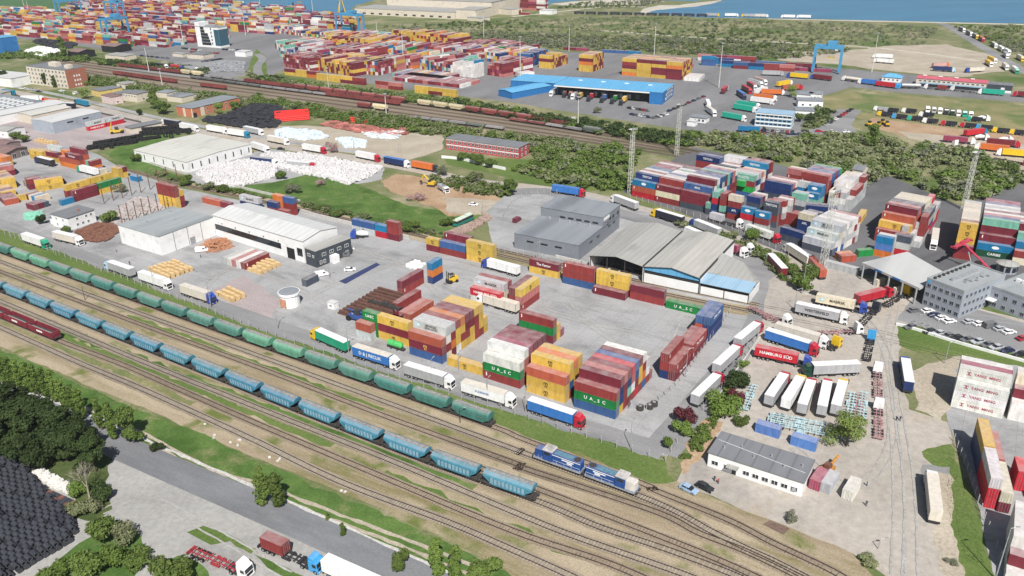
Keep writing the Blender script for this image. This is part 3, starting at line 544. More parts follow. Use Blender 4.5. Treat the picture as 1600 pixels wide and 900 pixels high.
block((1246, 313), [[A40(0, 'rrrrr')], [A40(0, 'kkrrp')], [A40(0, 'kkrcc')], [A40(0, 'kkrcc')], [A40(0, 'ggrmm')], [A40(0, 'rrgcc')], [A40(0, 'ggrkG')]], 'red-fronted block mid yard', yaw=YD)
block((1226, 297), [[A40(0, 'rrrp')], [A40(0, 'rrrs')]], 'low pair left of red front', yaw=YD)
block((1217, 374), ['kb'], 'long navy pair at lane edge', yaw=R(-50))
block((1225, 350), [[A20(0, 'rr')], [A20(2, 'ar')]], 'red shorts behind long navy', yaw=YD)
block((1244, 361), [[A20(0, 'bbs')], [A20(0, 'mre')], [A20(1, 'rbk')]], 'cream pile behind navy', yaw=R(-45), txt={(0, 0, 1): 'APL'})
block((1256, 349), [[A40(0, 'mrb')], [A40(0, 'rrk')]], 'navy long pair mid yard', yaw=R(-20))
block((1288, 356), [[A20(0, 'cb')], [A20(0, 'hr')], [A20(0, 'pr')]], 'low group by lattice tower', yaw=R(-5))
block((1327.6, 331), [[A20(0, 'ee'), A20(6.3, 'eer'), A20(12.6, 'eer'), A20(18.9, 'eeer')], [A20(0, 'ewe'), A20(6.3, 'eeew'), A20(12.6, 'eese'), A20(18.9, 'eeew')], [A20(0, 'ewrw'), A20(6.3, 'eeww'), A20(12.6, 'eece'), A20(18.9, 'eees')], [A20(0, 'ees'), A20(6.3, 'ewsw'), A20(12.6, 'eesw'), A20(18.9, 'eees')]], 'grey white shorts', yaw=R(54))
block((1252, 388), [['x']][:0] + [[A40(0, 'ke')], [A40(0, 'cwe')], [A40(0, 'wwse')], [A40(0, 'cewe')], [A40(0, 'weew')], [A40(0, 'wewe')], [A40(0, 'weww')], [A40(0, 'rerw')], [A40(0, 'ewwp')]], 'pale grey block by lattice tower', yaw=R(-46), txt={(0, 0, 1): ' ', (1, 0, 2): 'MAERSK', (2, 0, 3): 'MAERSK\nSEALAND'})
block((1287, 418), ['e'], 'alone at the lane corner', yaw=R(-42))
block((1314, 411), [[A20(0, 'd')], [A20(0, 'o')]], 'open flat racks beside pale block', yaw=R(10))
block((1341, 402), [[A20(0, 'g')]], 'lone one with brown roof by canopy', yaw=R(10))
block((1364, 399), [[A20(0, 'olt')], [A20(0, 'eew')], [A20(5, 'hek')]], 'teal-topped shorts by canopy', yaw=R(-38), pit=2.7)
block((1365, 376), [[A40(0, 'rr')], [A40(0, 'rry')], [A40(0, 'rrdd')], [A40(0, 'rrddm')], [A40(0, 'rrddp')], [A40(0, 'rrddk')], [A40(0, 'rrssk')], [A40(0, 'rrsss')], [A40(0, 'rrsss')], [A40(0, 'rrsss')], [A40(0, 'rrsss')]], 'stepped cream-roofed block', yaw=YD, txt={(2, 0, 2): ' ', (1, 0, 2): 'MSC'})
block((1345, 350), [[A40(0, 'y')]], 'alone behind pale block', yaw=YV)
VR = R(55)
block((1436, 388), [[A20(0, 'e'), A20(6.4, 'errr'), A20(12.8, 'ehek'), A20(19.2, 'hcek'), A20(26, 'hse'), A20(33, 'hhe')], [A20(0, 'ee'), A20(6.4, 'ewe'), A20(12.8, 'ekck'), A20(19.2, 'eck'), A20(33, 'hhhh')], [A20(0, 'ewe'), A20(6.4, 'ewer'), A20(12.8, 'eek')]], 'shorts by cream roofs', yaw=VR)
YE = R(-30)
block((1488, 403), [[A20(0, 'rm')], [A20(0, 'mmyyy')], [A20(0, 'mmmmm')]] + [[A20(0, 'mmmms')] for _ in range(9)] + [[A20(0, 'mmmme')]], 'yellow-fronted column', yaw=YE, txt={(1, 0, 2): 'MSC', (1, 0, 3): 'MSC', (1, 0, 4): 'MSC'})
block((1523, 399), [[A40(0, 'Kt')], [A40(0, 'Ktm')], [A40(0, 'Kttma')], [A40(0, 'mmmmc')], [A40(0, 'mmmmp')], [A40(0, 'mmmmw')], [A40(0, 'mmmmm')], [A40(0, 'mmmmw')], [A40(0, 'mmmme')], [A40(0, 'mmmmw')], [A40(0, 'mmmmc')], [A40(0, 'mmmmu')], [A40(0, 'mmmmu')]], 'mint-topped column', yaw=YE, txt={(0, 0, 1): '()', (0, 0, 0): 'CARIBE'})
block((1580, 412), [[A40(0, 'sr')], [A40(0, 'srt')], [A40(0, 'srta')], [A40(0, 'srtam')], [A40(0, 'mmmmw')], [A40(0, 'mmmmp')], [A40(0, 'mmmmw')], [A40(0, 'mmmmk')], [A40(0, 'mmmmu')]], 'column cut by the picture edge', yaw=YE)
# --- yard at the right edge
YR = R(-30.5)
block((1484.9, 635), ['www', 'wwww', 'wwwu', 'wwww'], 'white block with red lettering', yaw=YR, txt={(0, 0, 0): 'YANG MING', (0, 0, 1): 'YANG MING', (0, 0, 2): 'YANG MING', (1, 0, 3): 'YANG MING'})
block((1573.3, 655), ['ww', 'wwm', 'wwms', 'wwww'], 'cream-topped block at edge', yaw=YR, txt={(0, 0, 0): 'YANG MING', (0, 0, 1): 'YANG MING'})
K0 = R(68.5); gk = G(1536, 795)
def kpos(u, v): return (gk[0] + u * math.cos(K0) + v * math.sin(K0), gk[1] + u * math.sin(K0) - v * math.cos(K0))
block(None, [[A40(0, 'ms'), A40(13.0, 'mp')], [A40(0.6, 'hhw'), A40(13.2, 'bby')]], 'lengthwise wall by the wire fence', yaw=K0, anchor=kpos(0.0, 4.95), txt={})
block(None, [[A20(0, 'hh')]], 'bright couple at the edge', yaw=K0, anchor=kpos(9.5, 9.6))
block(None, [[A20(0, 'p')]], 'single behind bright couple', yaw=K0, anchor=kpos(6.0, 12.4))
block((1567, 910), ['w', 'wm', 'www', 'www', 'www', 'www', 'www'], 'white stepped block in near corner', yaw=R(-31), txt={(0, 0, 0): 'YANG MING', (1, 0, 1): 'MSC*'})
# --- containers standing about the lorry park
block((1179, 675), [[A20(0, 'l')], ], 'workshop box, left, behind white office', yaw=R(-33))
block((1234, 695), [[A20(0, 'l')]], 'workshop box, right, behind white office', yaw=R(-33))
block((1279, 769), [[A20(0, 'u')], ], 'storage box by white office, left', yaw=R(52))
gs = G(1296, 773); block((1297, 774), [[A20(0, 'e')]], 'storage box by white office, middle', yaw=R(52)); block((1331, 785), [[A20(0, 'w')]], 'storage box by white office, right', yaw=R(52))
# --- the great terminal in the distance
PAL = {'all': 'mmmrrruuyyyppppwwweeccbatgodss', 'msc': 'yyyyymmmro', 'red': 'mmmrrruppw', 'wht': 'wwwwe', 'blu': 'ccbbtm', 'mix': 'mmrppuwwweeccbaaty'}
rT = random.Random(5)
FAR = []
def far(px, nU, nV, tiers, pal, yaw=R(-31), L=L40, gap=0.35, jit=1, anchor=None):
    o = anchor or G(*px); cy, sy = math.cos(yaw), math.sin(yaw); P = PAL[pal]
    H = [[max(1, tiers - (rT.randint(0, jit) if jit else 0)) for j in range(nV)] for i in range(nU)]
    for i in range(nU):
        for j in range(nV):
            if jit > 1 and rT.random() < 0.06: continue
            for k in range(H[i][j]):
                if j and H[i][j - 1] > k and k < H[i][j] - 1 and 0 < i < nU - 1: continue
                x0, yy = i * (L + gap), j * CPIT
                FAR.append((o[0] + cy * x0 - sy * yy, o[1] + sy * x0 + cy * yy, k * CH, yaw, L, rT.choice(P), k == H[i][j] - 1))
def far2(px, nU, nV, tiers, pal, **k):        # the same with the long side along the other axis
    far(px, nU, nV, tiers, pal, yaw=R(59), **k)
def farw(pr, plft, nd, tiers, pal, jit=1):    # a wall of container ends between two points, nd containers deep
    a, b = G(*pr), G(*plft); d = math.dist(a, b); far(None, nd, max(1, int(d / CPIT)), tiers, pal, yaw=math.atan2(b[1] - a[1], b[0] - a[0]) - math.pi / 2, anchor=a, jit=jit)
for p_, a_, b_, t_, pl_, j_ in [((971.4, 117.2), 4, 10, 5, 'msc', 0), ((904, 111), 1, 9, 5, 'msc', 0), ((842, 106), 1, 12, 4, 'msc', 1), ((806, 104), 1, 14, 4, 'blu', 1), ((795, 113), 1, 2, 3, 'msc', 0), ((575, 116), 1, 8, 4, 'red', 0)]: far(p_, a_, b_, t_, pl_, jit=j_)
for px_, n_, t_, pl_ in [((445, 117), 3, 2, 'msc'), ((495, 125), 4, 2, 'msc'), ((587, 137), 2, 2, 'red'), ((648, 145), 3, 2, 'msc'), ((975, 97), 5, 1, 'red')]: far(px_, n_, 1, t_, pl_, jit=0)
for q_ in [((703, 117), (655, 107.5), 3, 4, 'mix'), ((743, 122), (703, 117.5), 1, 4, 'wht'), ((787, 121), (760, 117), 3, 4, 'red'), ((552, 120), (492, 109), 3, 4, 'msc'), ((487, 112), (443, 104), 2, 4, 'red'), ((590, 118), (554, 114), 3, 4, 'all'), ((645, 108), (612, 104), 3, 4, 'all'), ((500, 98), (436, 88), 3, 4, 'mix'), ((560, 100), (505, 92), 3, 4, 'red'), ((640, 94), (565, 88), 3, 4, 'all'), ((600, 82), (500, 72), 3, 4, 'msc'), ((712, 79), (612, 68), 2, 5, 'msc'), ((700, 90), (650, 84), 3, 3, 'red'), ((790, 100), (705, 88), 4, 3, 'all'), ((800, 90), (720, 78), 3, 3, 'red'), ((722, 138), (612, 125.5), 2, 1, 'red'), ((690, 128), (610, 119), 2, 1, 'mix'), ((540, 66), (470, 60), 2, 3, 'all'), ((600, 64), (545, 58), 2, 2, 'mix'), ((470, 56), (430, 51), 2, 3, 'all'), ((470, 84), (430, 76), 3, 3, 'mix')]: farw(*q_)
for px_, a_, b_, t_, pl_ in [((255, 52), 8, 3, 4, 'red'), ((330, 46), 8, 3, 4, 'all'), ((395, 50), 3, 3, 3, 'all'), ((210, 36), 12, 3, 4, 'mix'), ((300, 24), 14, 3, 4, 'all'), ((5, 50), 8, 3, 3, 'mix'), ((70, 38), 10, 3, 4, 'all'), ((120, 64), 6, 3, 4, 'mix'), ((215, 62), 4, 4, 4, 'all'), ((150, 26), 12, 3, 4, 'red')]: far(px_, a_, b_, t_, pl_, jit=1)
TP = [G(*p) for p in [(-60, 20), (90, 23), (120, 5), (200, -3), (330, 7), (470, 21), (556, 36), (545, 52), (470, 44), (405, 47), (395, 54), (345, 50), (300, 52), (300, 70), (255, 76), (150, 72), (60, 60), (-60, 55)]]
def inside(p, Q):
    c = False; j = len(Q) - 1
    for i in range(len(Q)):
        if (Q[i][1] > p[1]) != (Q[j][1] > p[1]) and p[0] < (Q[j][0] - Q[i][0]) * (p[1] - Q[i][1]) / (Q[j][1] - Q[i][1] + 1e-9) + Q[i][0]: c = not c
        j = i
    return c
ot, yt = G(-60, 58), R(-31); ct_, st_t = math.cos(yt), math.sin(yt)
for i in range(-40, 90):
    for j in range(0, 60):
        u, v = i * 12.6 + (i // 7) * 9, j * CPIT * 4 + j * 7.0; q0 = (ot[0] + ct_ * u - st_t * v, ot[1] + st_t * u + ct_ * v)
        if inside(q0, TP) and rT.random() < .93: far(None, 1, 4, rT.choice((2, 3, 3, 4, 4)), rT.choice(('all', 'all', 'red', 'mix', 'msc')), yaw=yt, anchor=q0, jit=1)
far((813, 15), 3, 4, 5, 'red'); far((800, 22), 2, 2, 2, 'red')
for px_, n_, t_, pl_ in [((1100, 99), 2, 2, 'blu'), ((1095, 102), 1, 3, 'blu'), ((1124, 104), 2, 2, 'blu'), ((1145, 107), 2, 2, 'blu'), ((1168, 108), 3, 2, 'red'), ((1090, 94), 4, 2, 'red'), ((940, 82), 3, 1, 'blu'), ((880, 78), 2, 1, 'red'), ((1200, 108), 4, 1, 'red'), ((1180, 100), 4, 1, 'blu')]: far(px_, n_, 1, t_, pl_, yaw=R(-24), jit=0)
far((1068, 126), 1, 8, 1, 'wht', yaw=R(-25), jit=0); far((815, 120), 1, 4, 1, 'wht', yaw=R(30), jit=0)
# ---------------------------------------------------------------- the container itself: ribbed walls, frame, roof, doors
def container_mesh(L, H=CH, W=CW):
    mb = MB(); e = 0.11
    def wall(y, s):
        n = int((L - 2 * e) / 0.36); d = (L - 2 * e) / n; x = e; P = []
        for k in range(n): P += [(x, 0), (x + d * .3, 0), (x + d * .5, 1), (x + d * .8, 1)]; x += d
        P.append((L - e, 0)); yo = lambda q: y + s * (0.012 + 0.036 * q)
        for (xa, qa), (xb, qb) in zip(P, P[1:]):
            f = [(xa, yo(qa), .16), (xb, yo(qb), .16), (xb, yo(qb), H - .12), (xa, yo(qa), H - .12)]
            mb.face(f if s > 0 else f[::-1])
    wall(0, 1); wall(W, -1)
    for y0, y1 in ((0, .13), (W - .13, W)):
        mb.box(0, L, y0, y1, 0.02, .16); mb.box(0, L, y0, y1, H - .12, H - .02)
        mb.box(0, e, y0, y1, .16, H - .12); mb.box(L - e, L, y0, y1, .16, H - .12)
        for x in (-.006, L - .172):
            for z in (0, H - .118): mb.box(x, x + .178, y0 - .006 if y0 == 0 else y0, y1 if y0 == 0 else y1 + .006, z, z + .118)
    n = int(L / 0.42)
    for k in range(n):                                    # roof bows
        a, b = e + (L - 2 * e) * k / n, e + (L - 2 * e) * (k + 1) / n; m_ = (a + b) / 2; z = H - .03
        mb.face([(a, .1, z), (m_, .1, z - .025), (m_, W - .1, z - .025), (a, W - .1, z)]); mb.face([(m_, .1, z - .025), (b, .1, z), (b, W - .1, z), (m_, W - .1, z - .025)])
    mb.face([(0.06, .1, .1), (0.06, W - .1, .1), (L - .06, W - .1, .1), (L - .06, .1, .1)][::-1])
    for x in (0.03, L - .03):
        f = [(x, .1, .1), (x, W - .1, .1), (x, W - .1, H - .06), (x, .1, H - .06)]; mb.face(f if x > 1 else f[::-1])
        mb.box(x - .05 if x > 1 else x - .028, x + .028 if x > 1 else x + .05, .1, W - .1, 0.02, .16); mb.box(x - .05 if x > 1 else x - .028, x + .028 if x > 1 else x + .05, .1, W - .1, H - .12, H - .025)
    return mb.mesh('container_body', [PAINTC])
def door_mesh(H=CH, W=CW):
    mb = MB()
    for y0, y1 in ((.14, W / 2 - .02), (W / 2 + .02, W - .14)):
        mb.box(0.0, .035, y0, y1, .17, H - .13, 0)
        for q in (.25, .75): mb.cyl((.07, y0 + (y1 - y0) * q, .1), (.07, y0 + (y1 - y0) * q, H - .08), .03, 5, m=1)
        for z in (.7, 1.35, 2.0): mb.box(.035, .05, y0 + .03, y1 - .03, z, z + .05, 0)
    return mb.mesh('container_door', [PAINTC, STEEL])
CM = {L: container_mesh(L) for L in (L20, L40, L45)}; DM = door_mesh()
TXW = flat('white_lettering', (0.78, 0.78, 0.76), 0.6); TXK = flat('black_lettering', (0.015, 0.015, 0.018), 0.6); TXR = flat('red_lettering', (0.36, 0.05, 0.09), 0.6); TXY = flat('yellow_lettering', (0.6, 0.42, 0.1), 0.6); TXB = flat('blue_lettering', (0.03, 0.12, 0.35), 0.6)
pl = MB(); pl.box(0, .34, -.02, .0, 0, 1.15); PLATE = pl.mesh('marking', [TXW])
el = MB(); el.extr([(1.25 * math.cos(t * math.pi / 10), 0.62 * math.sin(t * math.pi / 10)) for t in range(20)], -.02, 0); OVAL = el.mesh('emblem', [TXW])
sq = MB(); sq.box(-.62, .62, -.03, 0, -.62, .62); SQR = sq.mesh('emblem', [flat('light_blue_emblem', (0.35, 0.62, 0.72), 0.6)])
st_ = MB(); st_.face([(math.sin(math.pi * k / 7) * (0.52 if k % 2 == 0 else .2), -.035, math.cos(math.pi * k / 7) * (0.52 if k % 2 == 0 else .2)) for k in range(14)][::-1]); STAR = st_.mesh('star', [TXW])
def mark_side(o, c, t, L, front):
    """what is written on the long side"""
    if not front: return
    y = -.012
    if t == ' ' : return
    if t is None and c == 'y' and L > 5 and random.random() < 0.8: t = 'MSC'
    if t in ('MSC', 'MSC*'):
        m = TXY if t == 'MSC*' else TXK; lettering(o, 'm', 1.75, m, L * .5, y, 1.72, narrow=1.05); lettering(o, 'sc', 1.2, m, L * .5 + .05, y, .82, narrow=1.0)
    elif t == '()': put('emblem', OVAL, o, (L * .5, y, 1.45))
    elif t == 'YANG MING':
        lettering(o, 'YANG  MING', 1.05, TXR, L * .55, y, 1.4); e = MB(); e.box(-.5, .5, -.02, 0, .3, .46); e.box(-.5, .5, -.02, 0, -.46, -.3); e.box(-.13, .13, -.02, 0, -.3, .3); e.obj('emblem', TXR, o).location = (L * .2, y, 1.4)
    elif t in ('MAERSK', 'MAERSK\nSEALAND'):
        lettering(o, t, 1.35 if t == 'MAERSK' else 1.1, TXK, L * .56, y, 1.4); put('emblem', SQR, o, (L * .17, y, 1.45)); put('emblem', STAR, o, (L * .17, y, 1.45))
    elif t:
        n = len(t); lettering(o, t, min(1.35, L * .95 / n * 1.45), TXW, L * .5, y, 1.4)
    elif c in 'mrdu' and L > 7 and random.random() < 0.5: put('marking', PLATE, o, (0.9, y, 1.15))
def quad_area(P):
    q = [PX(*p) for p in P]; return abs(sum(a[0] * b[1] - b[0] * a[1] for a, b in zip(q, q[1:] + q[:1]))) / 2
def shown_area(c):
    cy, sy = math.cos(c['yaw']), math.sin(c['yaw']); L = c['L']
    w = lambda a, b, z: (c['x'] + cy * a - sy * b, c['y'] + sy * a + cy * b, c['z'] + z)
    m = w(L / 2, CW / 2, CH); p = PX(*m)
    if not (-8 < p[0] < 1608 and -4 < p[1] < 905): return 0.0
    s = 0; f, t, re, le = c['show']; vx, vy = -c['x'], -c['y']
    if f and (vx * sy - vy * cy) > 0: s += quad_area([w(0, 0, 0), w(L, 0, 0), w(L, 0, CH), w(0, 0, CH)])
    if t: s += quad_area([w(0, 0, CH), w(L, 0, CH), w(L, CW, CH), w(0, CW, CH)])
    if re and (vx * cy + vy * sy) > 0: s += quad_area([w(L, 0, 0), w(L, CW, 0), w(L, CW, CH), w(L, 0, CH)])
    if le and (vx * cy + vy * sy) < 0: s += quad_area([w(0, 0, 0), w(0, CW, 0), w(0, CW, CH), w(0, 0, CH)])
    return s
def mass_box(mb, x, y, z, yaw, L, c):
    rr = rT.uniform(0.85, 1.12); col = tuple(min(1, q * rr) for q in COL[c]); k = len(mb.v); mb.box(0, L, 0, CW, z, z + CH - .02, 0, col); mb.rot(k, (x, y, 0), yaw)
MASS_MARKS = MB()
def build_containers(limit=300):
    for c in CONT: c['area'] = shown_area(c)
    order = sorted(CONT, key=lambda c: -c['area']); keep = set(id(c) for c in order[:limit] if c['area'] > 18)
    mass = MB(); rr = random.Random(3)
    for c in CONT:
        if id(c) not in keep: mass_box(mass, c['x'], c['y'], c['z'], c['yaw'], c['L'], c['code']); continue
        v = rr.uniform(0.88, 1.12); col = tuple(min(1, q * v * rr.uniform(.96, 1.04)) for q in COL[c['code']])
        o = put('container', CM[c['L']], None, (c['x'], c['y'], c['z']), c['yaw'], col); tag(o, c['label'], 'container', 'containers stacked in the yards')
        cy, sy = math.cos(c['yaw']), math.sin(c['yaw']); vx = -(c['x'] * cy + c['y'] * sy); L = c['L']
        if c['show'][2] and vx > 0 and c['area'] > 60: put('door', DM, o, (L + .002, 0, 0), 0, col)
        elif c['show'][3] and vx < 0 and c['area'] > 60: put('door', DM, o, (-.002, CW, 0), math.pi, col)
        if (-c['x'] * sy * -1 - c['y'] * cy) or True:
            fr = c['show'][0] and (-(c['x']) * sy + c['y'] * cy) > 0
            mark_side(o, c['code'], c['txt'], L, fr)
    for (x, y, z, yaw, L, c, top) in FAR: mass_box(mass, x, y, z, yaw, L, c)
    o = mass.obj('stacked_containers', PAINTA); o['kind'] = 'stuff'; o['label'] = 'mass of far coloured containers stacked across the distant terminal'; o['category'] = 'containers'
    print('CONT', len(CONT), 'kept', len(keep), 'far', len(FAR), 'cut area', order[min(limit, len(order) - 1)]['area'])

# ================================================================ BUILDINGS
def hgt(base, top):
    """height of a vertical edge seen from its foot to its top"""
    g = G(*base); lo, hi = 0.0, 60.0
    for _ in range(40):
        m = (lo + hi) / 2
        if PX(g[0], g[1], m)[1] > top[1]: lo = m
        else: hi = m
    return lo
def P3(p): return G(p[0], p[1], p[2] if len(p) > 2 else 0.0)
_WIN = {}
def window_mesh(w, h, fm, gm):
    k = (round(w, 2), round(h, 2), fm.name, gm.name)
    if k not in _WIN:
        mb = MB(); t = .09
        mb.box(-w / 2, w / 2, -.05, .02, 0, h, 1)
        for x0, x1, z0, z1 in ((-w / 2 - t, -w / 2, -t, h + t), (w / 2, w / 2 + t, -t, h + t), (-w / 2, w / 2, -t, 0), (-w / 2, w / 2, h, h + t), (-.035, .035, 0, h)): mb.box(x0, x1, -.1, .02, z0, z1, 0)
        _WIN[k] = mb.mesh('window', [fm, gm])
    return _WIN[k]
def on_face(face, W, D, u):
    return {'f': ((u, 0), 0.0), 'r': ((W, u), math.pi / 2), 'l': ((0, D - u), -math.pi / 2), 'b': ((W - u, D), math.pi)}[face]
def building(name, label, cat, A, B, Cc, H, wm, rm, roof='flat', rise=1.2, over=.3, wins=(), extra=None, par=0.0, D=None, col=None, rcol=None, yaw=None, wface=None, group=None):
    a, b = P3(A), P3(B); W = math.hypot(b[0] - a[0], b[1] - a[1]); y = yaw_of(a, b) if yaw is None else yaw
    if D is None: c = P3(Cc); D = abs(-(c[0] - b[0]) * math.sin(y) + (c[1] - b[1]) * math.cos(y))
    t = thing(name, (a[0], a[1], 0), y, label, cat, group)
    mb = MB()
    if roof in ('flat', 'mono'):
        mb.box(0, W, 0, D, 0, H)
    elif roof == 'gy':      # ridge runs in depth, gable to the front
        mb.extr([(0, 0), (W, 0), (W, H), (W / 2, H + rise), (0, H)], 0, D)
    elif roof == 'gx':
        k = len(mb.v); mb.extr([(0, 0), (D, 0), (D, H), (D / 2, H + rise), (0, H)], 0, W); mb.v[k:] = [(W - yy, xx, zz) for xx, yy, zz in mb.v[k:]]
    elif roof == 'hip': mb.box(0, W, 0, D, 0, H)
    mb.obj('wall', wm, t, col)
    rb = MB(); o = over
    if roof == 'flat':
        if par:
            rb.box(.25, W - .25, .25, D - .25, H + .004, H + .02)
            for x0, x1, y0, y1 in ((-.05, W + .05, -.05, .22), (-.05, W + .05, D - .22, D + .05), (-.05, .22, .22, D - .22), (W - .22, W + .05, .22, D - .22)): rb.box(x0, x1, y0, y1, H - .25, H + par)
        else: rb.box(-o, W + o, -o, D + o, H + .003, H + .22)
    elif roof == 'gy':
        for s in (0, 1):
            x0, x1, z0, z1 = ((-o, W / 2, H - o * rise / (W / 2), H + rise) if s == 0 else (W / 2, W + o, H + rise, H - o * rise / (W / 2)))
            rb.extr([(x0, z0 + .02), (x1, z1 + .02), (x1, z1 + .16), (x0, z0 + .16)], -o, D + o)
    elif roof == 'gx':
        for s in (0, 1):
            x0, x1, z0, z1 = ((-o, D / 2, H - o * rise / (D / 2), H + rise) if s == 0 else (D / 2, D + o, H + rise, H - o * rise / (D / 2)))
            k = len(rb.v); rb.extr([(x0, z0 + .02), (x1, z1 + .02), (x1, z1 + .16), (x0, z0 + .16)], -o, W + o); rb.v[k:] = [(W - yy, xx, zz) for xx, yy, zz in rb.v[k:]]
    elif roof == 'hip':
        rr = min(W, D) / 2 * .95; p = [(-o, -o, H), (W + o, -o, H), (W + o, D + o, H), (-o, D + o, H)]
        q = [(rr, D / 2, H + rise), (W - rr, D / 2, H + rise)] if W > D else [(W / 2, rr, H + rise), (W / 2, D - rr, H + rise)]
        if W > D: fs = [(p[0], p[1], q[1], q[0]), (p[1], p[2], q[1]), (p[2], p[3], q[0], q[1]), (p[3], p[0], q[0])]
        else: fs = [(p[0], p[1], q[0]), (p[1], p[2], q[1], q[0]), (p[2], p[3], q[1]), (p[3], p[0], q[0], q[1])]
        for f in fs: rb.face(f)
        rb.face(p[::-1])
    elif roof == 'mono':
        rb.extr([(-o, H + .02), (W + o, H + .02 + rise), (W + o, H + .2 + rise), (-o, H + .2)], -o, D + o)
    rb.obj('roof', rm, t, rcol)
    for wdef in wins:
        face, n, u0, u1, z, ww, hh = wdef[:7]; fm = wdef[7] if len(wdef) > 7 else WHITE; LL = W if face in 'fb' else D
        for i in range(n):
            u = u0 + (u1 - u0) * (i / (n - 1) if n > 1 else .5)
            u = u * LL if abs(u0) <= 1 and abs(u1) <= 1 else u
            (x, yy), r = on_face(face, W, D, u); put('window', window_mesh(ww, hh, fm, GLASS), t, (x, yy, z), r)
    if extra: extra(t, W, D, H)
    return t, W, D
def panel(t, name, face, W, D, u0, u1, z0, z1, m, d=.06, color=None):
    mb = MB(); mb.box(0, u1 - u0, -d, .01, 0, z1 - z0); o = mb.obj(name, m, t, color); (x, y), r = on_face(face, W, D, u0); o.location = (x, y, z0); o.rotation_euler = (0, 0, r); return o
def roofbox(t, name, x, y, z, sx, sy, sz, m):
    mb = MB(); mb.box(-sx / 2, sx / 2, -sy / 2, sy / 2, 0, sz); o = mb.obj(name, m, t); o.location = (x, y, z); return o
def roofsheet(name, a, b, scale, rot=YU, period=1.0):
    """profiled sheet: a base colour with faint seams and weather stains"""
    if name in MATS: return MATS[name]
    m = bpy.data.materials.new(name); nt, bs, o = nodes(m); MATS[name] = m
    v = wpos(nt, rot, (1, .12, 1)); c = mixc(nt, ramp(nt, noise(nt, scale, v, 6, .65), .3, .7), a, b)
    w = N(nt, 'TexWave'); w.wave_type = 'BANDS'; w.bands_direction = 'X'; w.inputs['Scale'].default_value = 0.31 / period; nt.links.new(wpos(nt, rot), w.inputs[0])
    c = mixc(nt, ramp(nt, w.outputs['Fac'], .95, 1.0), c, [x * .84 for x in a])
    c = mixc(nt, ramp(nt, noise(nt, .12, wpos(nt, rot, (1, .3, 1)), 7, .7, .8), .56, .8), c, [x * .62 for x in a])
    nt.links.new(c, bs.inputs['Base Color']); bs.inputs['Roughness'].default_value = .55; bs.inputs['Specular IOR Level'].default_value = .3; return m
W_WHITE = mat('white_wall', (0.74, 0.74, 0.73), .7, .06, .3, dirt=(.5, .49, .46)); W_CREAM = mat('cream_render', (0.58, 0.52, 0.43), .8, .1); W_BRICK = mat('red_brick', (0.36, 0.14, 0.09), .85, .2, 2.0); W_ORANGE = mat('orange_brick', (0.46, 0.17, 0.09), .85, .15, 2.0)
W_GREY = mat('grey_panel', (0.20, 0.215, 0.24), .5, .07, .6, dirt=(.15, .16, .18)); W_DGREY = mat('slate_cladding', (0.052, 0.062, 0.075), .5, .12, .6); W_HQ = mat('blue_grey_cladding', (0.30, 0.325, 0.365), .45, .07, .5, dirt=(.24, .26, .29)); W_BLUE = mat('blue_cladding', (0.025, 0.15, 0.38), .5, .12, .5); W_PINK = mat('crimson_render', (0.40, 0.075, 0.085), .8, .12); W_HALL = mat('pale_blue_cladding', (0.34, 0.38, 0.43), .5, .08, .5); W_LB = mat('light_blue_glazing', (0.22, 0.38, 0.52), .4, .15)
R_WHITE = roofsheet('white_sheet_roof', (.50, .50, .49), (.58, .58, .565), .4, period=3); R_PALE = roofsheet('pale_grey_sheet_roof', (.30, .293, .272), (.375, .368, .345), .35, period=2); R_GREY = roofsheet('grey_membrane_roof', (.27, .29, .295), (.335, .35, .355), .25, period=60); R_MEM = roofsheet('slate_membrane_roof', (.20, .215, .235), (.255, .27, .29), .25, period=60); R_TAR = roofsheet('tar_roof', (.16, .165, .175), (.21, .215, .225), .3, period=4); R_BLUE = roofsheet('blue_sheet_roof', (.10, .33, .55), (.14, .39, .62), .3, rot=R(-20), period=3); R_BLUEP = roofsheet('faded_blue_roof', (.24, .38, .50), (.32, .45, .56), .5); R_RED = roofsheet('red_sheet_roof', (.52, .10, .14), (.58, .14, .18), .3); R_BROWN = roofsheet('brown_sheet_roof', (.19, .12, .11), (.25, .17, .155), .3); R_CREAM = roofsheet('cream_sheet_roof', (.49, .48, .43), (.56, .55, .50), .3, period=4)
R_CAN = roofsheet('canopy_sheet', (.43, .43, .42), (.50, .50, .485), .2, period=60)
def seams(n, face, m=STEEL):
    def f(t, W, D, H):
        L = W if face in 'fb' else D
        for i in range(1, n): panel(t, 'downpipe', face, W, D, L * i / n - .08, L * i / n + .08, 0, H - .1, DARK, .05)
    return f
def x1(t, W, D, H):
    seams(4, 'r')(t, W, D, H); panel(t, 'door', 'r', W, D, D * .52, D * .52 + 2.4, 0, 3.0, STEEL, .07)
    for x, y in ((.3, .3), (.6, .6), (.2, .8)): roofbox(t, 'roof_vent', W * x, D * y, H + .2, .8, .8, .5, STEEL)
building('flat_warehouse', 'flat grey roofed white shed at the yard, plain windowless walls', 'warehouse', (190.7, 380), (253.7, 399.5), (338, 367.5), hgt((253.7, 399.5), (249.3, 370.2)), W_WHITE, R_GREY, over=.15, extra=x1)
def x2(t, W, D, H):
    panel(t, 'window_band', 'f', W, D, .4, W * .76, 2.9, 5.3, GLASS, .07)
    panel(t, 'doorway', 'f', W, D, W * .82, W * .90, 0, 4.6, BLACK, .05); panel(t, 'door_panel', 'f', W, D, W * .765, W * .82, 0, 5.2, W_WHITE, .12); panel(t, 'window', 'f', W, D, W * .93, W * .985, 2.4, 5.6, GLASS, .07)
    for i in range(5): roofbox(t, 'wall_lamp', W * (.1 + .16 * i), -.2, 6.1, .3, .3, .3, BLACK)
